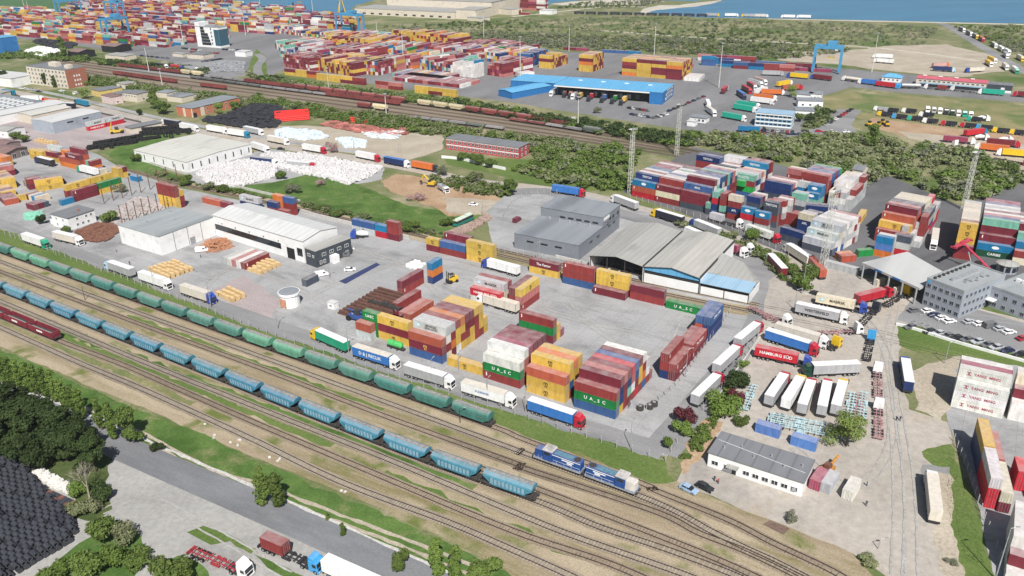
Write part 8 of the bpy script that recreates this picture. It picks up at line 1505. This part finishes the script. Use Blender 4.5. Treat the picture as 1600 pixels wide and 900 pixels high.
fence('wire_fence', [(0, 364), (120, 409), (250, 458), (400, 515), (560, 572), (700, 617), (840, 660), (960, 699), (1040, 722)], 2.4, 'concrete post wire fence between hopper trains and lane'); fence('wire_fence', [(1040, 722), (1060, 690), (1100, 640), (1150, 580), (1184, 528)], 2.2, 'wire fence beside bushes right of the lane'); fence('wire_fence', [(1490, 690), (1512, 740), (1532, 800), (1556, 860), (1580, 925)], 2.4, 'wire fence along maroon wall at right edge', 3.0); fence('wire_fence', [(1010, 640), (1060, 600), (1100, 545), (1140, 490)], 2.2, 'wire fence between maroon row and the lane', 3.0); fence('wire_fence', [(770, 392), (850, 405), (920, 415)], 2.2, 'pale wire fence before the grey shed', 2.5); fence('wire_fence', [(782, 350), (800, 318), (830, 305), (880, 303)], 2.2, 'wire fence on the grey shed forecourt', 3.0); fence('wire_fence', [(985, 310), (1060, 332), (1120, 350), (1200, 384), (1262, 414)], 2.2, 'wire fence below the eastern container yard', 3.5)
def wall(px, w, h, label, m, name='low_wall'): o = strip(name, px, w, h, m); return tag(o, label, 'wall')
wall([(470, 331), (500, 340), (560, 354), (600, 364), (640, 374)], .5, 1.5, 'pale low wall along green field siding', M_KERB); wall([(235, 256), (300, 276), (400, 300), (470, 316)], .4, 1.2, 'pale low wall by the siding shrubs', M_KERB); wall([(868, 402), (960, 424), (1040, 443), (1140, 466)], .5, 1.1, 'weathered low wall before the pale sheds', M_KERB); wall([(690, 247), (720, 250), (745, 256), (790, 266)], .35, 1.5, 'white curved wall below striped office', W_WHITE); wall([(1400, 508), (1430, 516), (1500, 538), (1600, 566), (1660, 584)], .5, .9, 'white kerb wall along car park edge', W_WHITE); wall([(1190, 400), (1220, 420), (1250, 456), (1290, 462)], .3, .4, 'pale kerb round the lane island', M_KERB, 'kerb'); wall([(400, 122), (470, 132), (560, 144), (640, 156), (720, 167), (800, 178), (860, 187), (900, 186)], .4, 1.6, 'long pale concrete wall below terminal', M_KERB); wall([(1120, 624), (1150, 580), (1188, 528)], .35, .5, 'pale kerb wall beside bushes and park', M_KERB, 'kerb'); wall([(0, 146), (60, 158), (130, 172), (220, 192)], .4, 1.2, 'dark low wall along left lane', mat('dark_wall', (.10, .10, .09)))
# ---- steel wire coils and tyres
def coil_mesh(r=.62, L=1.7): q = MB(); q.cyl((0, -L / 2, r), (0, L / 2, r), r, 12, caps=False); q.cyl((0, -L / 2, r), (0, L / 2, r), r * .62, 10, caps=False); return q
def ring_cap(q, r, r2, L, z):
    for s in (-1, 1):
        for k in range(12): a, b = k * math.pi / 6, (k + 1) * math.pi / 6; f = [(r * math.cos(a), s * L / 2, z + r * math.sin(a)), (r * math.cos(b), s * L / 2, z + r * math.sin(b)), (r2 * math.cos(b), s * L / 2, z + r2 * math.sin(b)), (r2 * math.cos(a), s * L / 2, z + r2 * math.sin(a))]; q.face(f if s < 0 else f[::-1])
q = MB(); q.cyl((0, -.85, .62), (0, .85, .62), .62, 14, caps=False); ring_cap(q, .62, .36, 1.7, .62); q.cyl((0, -.85, .62), (0, .85, .62), .36, 10, caps=False)
for y_ in (-.55, 0, .55): q.cyl((0, y_ - .04, .62), (0, y_ + .04, .62), .645, 14, caps=False)
COILM = q.mesh('coil', [mat('black_wire_coil', (.05, .052, .062), .42, .45, 4.0)]); COILR = q.mesh('coil', [mat('rusty_wire_coil', (.17, .075, .055), .8, .4, 4.0)])
cA, cB, cC = G(120, 842), G(-30, 960), G(-30, 660); yc = R(-36); cu_, cs_ = math.cos(yc), math.sin(yc); o0 = G(122, 838); nc = 0
POLYC = [G(*p) for p in [(-40, 668), (8, 708), (40, 733), (78, 778), (126, 832), (97, 858), (40, 892), (-40, 940)]]
CO = []; base = MB()
for i in range(-34, 14):
    for j in range(-14, 60):
        u, v = i * 1.8, j * 1.34 + (.67 if i % 2 else 0); x, y = o0[0] + cu_ * u + cs_ * (v - 30), o0[1] + cs_ * u - cu_ * (v - 30)
        if inpoly((x, y), POLYC): CO.append((x + random.uniform(-.12, .12), y + random.uniform(-.12, .12), 1.1 + random.uniform(-.06, .1) if (i * 7 + j * 3) % 11 else .0))
CO.sort(key=lambda p: math.hypot(p[0], p[1]))
for n, (x, y, z) in enumerate(CO):
    if n < 295: c = put('wire_coil', COILM, None, (x, y, z), yc + random.uniform(-.05, .05) - math.pi / 2); tag(c, 'black wire coil stacked in the lower left yard', 'wire coil', 'black wire coils in the lower left yard')
    if n >= 295 or z > .5: k = len(base.v); base.cyl((0, -.85, .62), (0, .85, .62), .62, 8); base.rot(k, (x + .3, y + .2, z if n >= 295 else 0), yc + math.pi / 2)
o = base.obj('wire_coil_mass', COILM.materials[0]); o['kind'] = 'stuff'; o['label'] = 'lower layer and far rows of black wire coils'; o['category'] = 'coils'
for i in range(16):
    g = G(70 + (i % 8) * 6.2, 772 + (i % 8) * 2.8 + (i // 8) * 9); c = put('wire_coil', COILR if i % 3 == 1 else COILM, None, (g[0], g[1], 0), yc + .2); tag(c, 'coil in the short double row beside the white stones', 'wire coil', 'coils beside the white stones')
def tyre(R_, w, seg=14):
    q = MB(); q.cyl((0, 0, 0), (0, 0, w), R_, seg, caps=False)
    for z, s in ((0, -1), (w, 1)):
        for k in range(seg): a, b = 2 * math.pi * k / seg, 2 * math.pi * (k + 1) / seg; f = [(R_ * math.cos(a), R_ * math.sin(a), z), (R_ * math.cos(b), R_ * math.sin(b), z), (R_ * .52 * math.cos(b), R_ * .52 * math.sin(b), z), (R_ * .52 * math.cos(a), R_ * .52 * math.sin(a), z)]; q.face(f if s > 0 else f[::-1])
    q.cyl((0, 0, 0), (0, 0, w), R_ * .52, seg, caps=False); return q.mesh('tyre', [BLACK])
TY = tyre(1.35, .85); rr = random.Random(4); nt_ = 0
for (x0, y0, x1, y1, n, ly) in [(140, 234, 212, 224, 14, 3), (150, 228, 220, 216, 14, 3), (205, 222, 248, 216, 9, 2), (222, 212, 296, 207, 13, 3), (225, 206, 285, 201, 11, 3)]:
    for i in range(n):
        for l in range(ly):
            f = i / (n - 1); g = G(x0 + (x1 - x0) * f, y0 + (y1 - y0) * f); c = put('giant_tyre', TY, None, (g[0] + rr.uniform(-.3, .3), g[1] + rr.uniform(-.4, .4), l * .86), rr.uniform(0, 6)); tag(c, 'giant black tyre in the stacks below the low grey shed', 'tyre', 'giant tyres in stacks'); nt_ += 1
for i, (x, y) in enumerate([(163, 232), (178, 230), (262, 213), (271, 214), (281, 209), (297, 208)]):
    g = G(x, y); c = put('giant_tyre', TY, None, (g[0], g[1] - 2.5, 1.35), YU); c.rotation_euler = (math.pi / 2, 0, YU + .4); tag(c, 'giant tyre standing upright before the stacks, %s from left' % ORD[i], 'tyre', 'upright giant tyres')
# ---- heaps that read as one mass
def heap(name, label, poly, n, sz, h, m, seed, tilt=.25, shape='box', kind='stuff', cat='heap', rows=None, yaw=None):
    rng = random.Random(seed); W_ = [G(*p) for p in poly]; cx = sum(p[0] for p in W_) / len(W_); cy = sum(p[1] for p in W_) / len(W_); q = MB(); r2 = np.random.default_rng(seed)
    for p in scatter(poly, n, r2):
        d = min(1, 1.6 * min(math.dist(p, (a[0] + (b[0] - a[0]) * f, a[1] + (b[1] - a[1]) * f)) for a, b in zip(W_, W_[1:] + W_[:1]) for f in (0, .25, .5, .75)) / (max(sz) * 5)); z = rng.uniform(.0, 1) * h * d; k = len(q.v)
        if shape == 'box': q.box(-sz[0] / 2, sz[0] / 2, -sz[1] / 2, sz[1] / 2, z, z + sz[2] * rng.uniform(.7, 1.2))
        else: q.cyl((-sz[0] / 2, 0, z + sz[1] / 2), (sz[0] / 2, 0, z + sz[1] / 2), sz[1] / 2, 7)
        q.rot(k, (p[0], p[1], 0), (yaw if yaw is not None else rng.uniform(0, 3)) + rng.uniform(-tilt, tilt))
    if name == 'bag_heap': q.prism([(cx + (p[0] - cx) * .93, cy + (p[1] - cy) * .93) for p in (W_ if area(W_) > 0 else W_[::-1])], 0, h * .8)
    o = q.obj(name, m); o['kind'] = kind; o['label'] = label; o['category'] = cat; return o
BAG2 = mat('stacked_bags', (.60, .585, .58), .85, .18, 1.2, dirt=(.5, .42, .40), dscale=.08)
BLUB = mat('bluish_bags', (.60, .68, .74), .8, .2, 2.0)
heap('bag_heap', 'long heap of white bags on the concrete lot', [(345, 272), (420, 242), (470, 242), (560, 258), (598, 262), (582, 276), (545, 290), (520, 282), (470, 272), (430, 262), (360, 284)], 4200, (1.0, .9, .8), 2.0, BAG2, 1, shape='box'); heap('bag_heap', 'white bag heap beside the broad cream roof', [(306, 272), (330, 262), (400, 250), (432, 258), (434, 276), (380, 292), (330, 294)], 2200, (1.0, .9, .8), 1.8, BAG2, 2); heap('bag_heap', 'bluish white bag rows, left of the pipe lot', [(430, 206), (446, 203), (500, 208), (515, 216), (470, 220), (432, 213)], 700, (1.3, 1.2, 1.1), 1.6, BLUB, 3); heap('bag_heap', 'bluish white bag rows in the middle lot', [(525, 218), (545, 217), (572, 222), (570, 231), (540, 231)], 350, (1.3, 1.2, 1.1), 1.5, BLUB, 4)
BLKC = mat('dark_coil_mass', (.03, .03, .036), .6, .4, 3); heap('coil_mass', 'broad mass of black coils beside orange brick house', [(328, 190), (400, 164), (462, 170), (440, 190), (430, 200), (385, 202), (352, 196)], 1500, (2.2, 1.2, 1.2), 2.4, BLKC, 5, shape='cyl', yaw=R(40)); heap('coil_mass', 'small black coil heap before orange brick house', [(316, 190), (325, 183), (350, 186), (352, 191), (330, 193)], 200, (2.0, 1.2, 1.2), 1.4, BLKC, 6, shape='cyl'); heap('coil_mass', 'dark coils on ground before the far terminal', [(50, 66), (62, 62), (122, 69), (110, 76), (85, 76)], 500, (3, 1.6, 1.5), 1.2, BLKC, 7, shape='cyl')
heap('scrap_heap', 'grey scrap metal spread on the far yard', [(320, 105), (345, 96), (385, 97), (378, 112), (335, 113)], 900, (2.4, .8, .7), 1.2, mat('grey_scrap', (.30, .31, .32), .7, .4, 1.5), 8); heap('white_heap', 'white material heap on far left lot', [(32, 84), (60, 74), (98, 80), (96, 88), (62, 90)], 500, (3, 2.4, 1.4), 1.8, BAGM, 9)
REDP = mat('bright_red_pipes', (.62, .03, .025), .55, .15)
def pipestack(poly0, yaw, L, rows, layers, r, m, label, cat='pipes', name='pipe_stack', px=None):
    g = G(*poly0); t = thing(name, g, yaw, label, cat)
    for l in range(layers):
        q = MB(); [q.cyl((0, i * r * 2.02 + l * r, r + l * r * 1.75), (L, i * r * 2.02 + l * r, r + l * r * 1.75), r * .98, 8) for i in range(rows - l)]; q.obj('layer', m, t)
    return t
pipestack((430, 191), R(15), 22, 20, 3, .55, REDP, 'great stack of bright red pipes beside black coils'); pipestack((541, 191), R(-10), 14, 8, 2, .5, REDP, 'small stack of bright red pipes by green thicket')
RBM = mat('rusty_girder', (.12, .06, .045), .9, .45, 1.5)
for i in range(11):
    g = G(530 + i * 6.0, 489 - i * 3.6); t = tag(MB().box(0, 17.5, -.75, .75, .0, .55 + .1 * (i % 3)).box(0.3, 17.2, -.45, .45, .7, 1.3).obj('girder_bundle', RBM), 'rusty girder bundle, %s from the front of the beam rows' % ORD[i], 'girders', 'rusty girder bundles'); t.location = (g[0], g[1], 0); t.rotation_euler = (0, 0, YU)
TMB = mat('pale_timber', (.62, .44, .22), .8, .18, 3.0)
q = MB(); [q.box(-1.1, 1.1, -.55, .55, .12 + k * .42, .5 + k * .42) for k in range(4)]; q.box(-1.0, 1.0, -.5, -.4, 0, .12); q.box(-1.0, 1.0, .4, .5, 0, .12); TIM = q.mesh('timber_bundle', [TMB])
def bundles(px, nu, nv, du, dv, yaw, where, group):
    g = G(*px); n = 0
    for j in range(nv):
        for i in range(nu): o = put('timber_bundle', TIM, None, (g[0] + math.cos(yaw) * i * du - math.sin(yaw) * j * dv, g[1] + math.sin(yaw) * i * du + math.cos(yaw) * j * dv, 0), yaw + random.uniform(-.05, .05), None, (1, 1, random.uniform(.8, 1.2))); tag(o, 'pale timber bundle, %s in %s row %s' % (ORD[i], ORD[j], where), 'timber bundle', group)
bundles((237, 425), 5, 6, 2.7, 1.9, R(-38), 'of the block above lane lorries', 'timber bundles above the lane'); bundles((343, 462), 4, 3, 2.6, 2.1, R(-40), 'of the heap behind blue cab', 'timber bundles behind blue cab'); bundles((392, 424), 3, 5, 2.5, 2.2, R(-32), 'beside the striped containers', 'timber bundles beside striped containers'); bundles((57, 222), 6, 2, 3, 2.4, R(-30), 'behind the yellow containers', 'timber bundles behind yellow containers')
heap('scrap_wood', 'scrap wood heap against the flat white shed', [(310, 388), (325, 375), (352, 372), (366, 384), (345, 394), (322, 396)], 260, (2.2, .35, .3), 1.8, PLY, 11, cat='wood heap'); heap('scrap_wood', 'rubble and scrap row beside the old bus', [(695, 366), (730, 352), (762, 336), (768, 342), (735, 362), (700, 372)], 420, (1.4, .8, .7), 1.4, mat('rubble_pink', (.34, .25, .21), .9, .45, 1.5), 12, cat='rubble'); heap('pipe_heap', 'rusty pipe rows before the small white house', [(120, 362), (150, 350), (175, 352), (188, 360), (168, 378), (140, 378)], 420, (3.0, .8, .8), 1.4, RUST, 13, shape='cyl', yaw=R(58), cat='pipes'); heap('stone_rows', 'stone slabs and bars within the timber racks', [(182, 330), (215, 308), (240, 312), (262, 330), (210, 352), (170, 358), (160, 346)], 520, (3.0, .8, .5), 1.0, mat('stone_slab', (.40, .36, .34), .8, .4, 1), 14, yaw=R(-30), cat='stone slabs'); heap('white_stones', 'white broken stones beside the dark grove', [(52, 742), (62, 734), (110, 760), (116, 772), (100, 768), (76, 758)], 110, (1.1, .9, .7), .6, mat('white_stone', (.62, .60, .56), .9, .2, 2), 15, cat='stones'); heap('white_stones', 'pale stones strewn on the grassy bank', [(300, 650), (360, 676), (430, 700), (470, 740), (560, 776), (540, 778), (450, 742), (330, 684)], 12, (.6, .5, .35), .05, mat('white_stone', (.62, .60, .56), .9, .2, 2), 16, cat='stones'); heap('stored_goods', 'mixed pipes and machine parts on the sandy lot', [(520, 190), (570, 196), (640, 202), (632, 214), (560, 208), (500, 196)], 260, (4, 1.0, .9), 1.0, mat('mixed_goods', (.32, .12, .10), .8, .6, .15), 17, shape='cyl', yaw=R(-25), cat='pipes'); heap('stored_goods', 'blue and white pipe rows on the sandy lot', [(570, 208), (600, 203), (632, 205), (615, 218), (580, 217)], 150, (5, .9, .9), .8, mat('pale_pipes', (.52, .55, .56), .6, .4, .3), 18, shape='cyl', yaw=R(-25), cat='pipes'); heap('net_heap', 'mint green netting heap on left forecourt', [(38, 334), (66, 330), (62, 343), (42, 344)], 60, (2, 1.4, .4), .6, mat('mint_net', (.22, .52, .38), .8), 19, cat='heap'); heap('pale_bales', 'pale bales on the concrete by dark red pair', [(633, 416), (650, 408), (664, 414), (650, 422)], 60, (1.2, 1, .7), .4, BAGM, 20, cat='bales')
# tall racks of posts in the stone yard
for i in range(9):
    for r_, (a, b) in enumerate([((163, 318), (278, 284)), ((192, 352), (282, 322))]):
        f = i / 8; p = (a[0] + (b[0] - a[0]) * f, a[1] + (b[1] - a[1]) * f); g = G(*p); t = tag(MB().box(-.14, .14, -.14, .14, 0, 9).box(-.5, .5, -.1, .1, 8.8, 9.0).obj('rack_post', RUST), 'tall rusty rack post, %s from left in the %s line' % (ORD[i], ['rear', 'front'][r_]), 'post', 'tall posts of the stone yard'); t.location = (g[0], g[1], 0); t.rotation_euler = (0, 0, YU)
# weighbridge ramp, steel plate, loose yard things
tag(zone('weighbridge_pit', [(530, 440), (588, 411), (594, 414), (540, 444)], mat('dark_blue_deck', (.04, .05, .12), .6), 0), 'long dark blue weighbridge deck on the concrete', 'weighbridge'); bpy.data.objects['weighbridge_pit']['kind'] = 'thing'
o = zone('steel_plate', [(1192, 820), (1203, 814), (1234, 826), (1224, 836)], mat('brown_plate', (.15, .10, .08), .8), 0); o['kind'] = 'thing'; tag(o, 'brown steel plate lying on gravel by the tracks', 'steel plate')
for i, (x, y, m) in enumerate([(990, 636, 'e'), (1000, 640, 'k'), (1015, 638, 'k'), (1022, 634, 'k')]):
    g = G(x, y); t = thing('cable_drum' if m == 'k' else 'machine_part', g, .5 * i, ['grey machine part on the ground right of green fronted block', 'near black drum on ground by lane corner', 'middle black drum on ground by lane corner', 'far black drum on ground by lane corner'][i], 'drum' if m == 'k' else 'machine part'); q = MB(); (q.cyl((0, 0, 0), (0, 0, 1.2), 1.0, 14) if m == 'k' else q.extr([(-1.6, 0), (1.6, 0), (1.2, 1.3), (-.9, 1.7)], -1, 1)); q.obj('shell', DARK if m == 'k' else STEEL, t)
    q = MB(); q.cyl((0, 0, 1.21), (0, 0, 1.3), .45, 10); q.obj('hub', STEEL, t)
g = G(487, 496) if False else G(521, 482); t = thing('site_cabin', g, YU, 'small white cabin at left end of girders', 'cabin'); q = MB(); q.box(-1.5, 1.5, -1.1, 1.1, .15, 2.5); q.obj('wall', W_WHITE, t); q = MB(); q.box(-1.6, 1.6, -1.2, 1.2, 2.51, 2.65); q.obj('roof', R_WHITE, t); put('window', window_mesh(.9, .7, WHITE, GLASS), t, (0, -1.1, 1.2))
# ---------------------------------------------------------------- people
def person(px, yaw, shirt, label):
    verts = [(0, 0, .92), (0, 0, 1.15), (0, 0, 1.40), (0, .0, 1.52), (.02, 0, 1.66), (0, .19, 1.42), (.05, .25, 1.14), (.16, .24, .90), (0, -.19, 1.42), (.02, -.26, 1.14), (.10, -.26, .88), (0, .10, .88), (.06, .11, .48), (.02, .12, .05), (.14, .12, .03), (0, -.10, .88), (-.04, -.11, .48), (-.12, -.12, .06), (0, -.12, .03)]
    edges = [(0, 1), (1, 2), (2, 3), (3, 4), (2, 5), (5, 6), (6, 7), (2, 8), (8, 9), (9, 10), (0, 11), (11, 12), (12, 13), (13, 14), (0, 15), (15, 16), (16, 17), (17, 18)]
    rad = [.15, .14, .15, .06, .11, .07, .05, .04, .07, .05, .04, .10, .07, .05, .045, .10, .07, .05, .045]
    if 'person' not in PM:
        me = bpy.data.meshes.new('person_cage'); me.from_pydata(verts, edges, []); ob = bpy.data.objects.new('person_cage', me); C.objects.link(ob); md = ob.modifiers.new('skin', 'SKIN')
        for i, v in enumerate(me.skin_vertices[0].data): v.radius = (rad[i], rad[i]); v.use_root = (i == 0)
        ob.modifiers.new('sub', 'SUBSURF').levels = 1; dg = bpy.context.evaluated_depsgraph_get(); dg.update(); b = bpy.data.meshes.new_from_object(ob.evaluated_get(dg)); bpy.data.objects.remove(ob)
        b.materials.clear()
        for m in (paint('shirt_cloth', .8, 0, rust=0), flat('dark_trousers', (.03, .035, .06), .9), flat('skin', (.45, .28, .20), .6), flat('dark_hair', (.03, .022, .018), .7)): b.materials.append(m)
        for p in b.polygons: z = p.center.z; p.material_index = 1 if z < .95 and abs(p.center.y) < .2 else (3 if z > 1.70 or (z > 1.58 and p.center.x < -.03) else (2 if z > 1.5 or (abs(p.center.y) > .2 and z < 1.0) else 0))
        PM['person'] = b
    o = put('person', PM['person'], None, G(*px), yaw, shirt); return tag(o, label, 'person', None)
PM = {}
person((1116, 752), 1.0, (.03, .03, .05), 'person in dark top before the white office'); person((1122, 756), 2.2, (.35, .04, .04), 'person in red top before the white office'); person((1400, 658), .5, (.03, .03, .04), 'left person of the two walking on the drive'); person((1406, 658), 1.5, (.06, .07, .1), 'right person of the two walking on the drive'); person((1283, 601), 2, (.04, .04, .05), 'person between red and yellow cabbed fan lorries'); person((1325, 600), 1, (.03, .03, .04), 'person right of the last fan lorry'); person((182, 394), 1, (.2, .2, .22), 'person walking on forecourt left of flat shed'); person((203, 414), 2, (.05, .05, .06), 'person walking near the pale blue cab'); person((314, 403), .3, (.05, .05, .08), 'person below the white van in timber yard'); person((1353, 791), 1.2, (.05, .06, .05), 'person walking on the drive, nearest the crossing'); person((1354, 760), 2.6, (.1, .1, .1), 'person near the white storage box')
build_containers(300)
# ================================================================ LIGHT, SKY, CAMERA
hb = MB(); hb.box(-1500, 1500, -60, 2600, -1, 128); ho = hb.obj('haze', bpy.data.materials.new('air_haze')); ho['kind'] = 'stuff'; ho['label'] = 'thin pale haze over the whole port'; ho['category'] = 'haze'
hm = ho.data.materials[0]; hm.use_nodes = True; hm.node_tree.nodes.clear(); vo = hm.node_tree.nodes.new('ShaderNodeOutputMaterial'); pv = hm.node_tree.nodes.new('ShaderNodeVolumePrincipled'); pv.inputs['Color'].default_value = (.86, .91, 1, 1); pv.inputs['Density'].default_value = .00008; pv.inputs['Anisotropy'].default_value = .2; hm.node_tree.links.new(pv.outputs[0], vo.inputs['Volume'])
w = bpy.data.worlds.new('World'); SC.world = w; w.use_nodes = True; nt = w.node_tree
bg = nt.nodes['Background']; sk = nt.nodes.new('ShaderNodeTexSky'); sk.sky_type = 'NISHITA'; sk.sun_disc = False
SUN_AZ, SUN_EL = R(97), R(49.5)          # shadows run towards SUN_AZ
sk.sun_elevation = SUN_EL; sk.air_density = 1.2; sk.dust_density = 1.5; sk.altitude = 100
to_sun = Vector((-math.cos(SUN_AZ) * math.cos(SUN_EL), -math.sin(SUN_AZ) * math.cos(SUN_EL), math.sin(SUN_EL)))
sk.sun_rotation = math.atan2(to_sun.x, to_sun.y)
nt.links.new(sk.outputs[0], bg.inputs[0]); bg.inputs[1].default_value = 0.05
sl = bpy.data.lights.new('sun', 'SUN'); sl.energy = 5.0; sl.angle = R(0.53); sl.color = (1.0, 0.97, 0.93)
so = bpy.data.objects.new('sun', sl); C.objects.link(so); so.rotation_euler = (-to_sun).to_track_quat('-Z', 'Y').to_euler(); so.location = (0, 0, 300)
cam = bpy.data.cameras.new('camera'); co = bpy.data.objects.new('camera', cam); C.objects.link(co)
cam.sensor_width = 36; cam.lens = F / 1600 * 36; cam.clip_start = 1; cam.clip_end = 12000
Rv, Uv, Fv = Vector((1, 0, 0)), Vector((0, SP, CP)), Vector((0, CP, -SP))
rx = CR * Rv + SR * Uv; ux = CR * Uv - SR * Rv
co.matrix_world = Matrix(((rx.x, ux.x, -Fv.x, 0), (rx.y, ux.y, -Fv.y, 0), (rx.z, ux.z, -Fv.z, HC), (0, 0, 0, 1)))
SC.camera = co
SC.view_settings.view_transform = 'Standard'; SC.view_settings.look = 'None'; SC.view_settings.exposure = 0.35; SC.view_settings.gamma = 1.0
SC.render.engine = 'CYCLES'; SC.cycles.max_bounces = 5; SC.cycles.diffuse_bounces = 3; SC.cycles.use_denoising = True
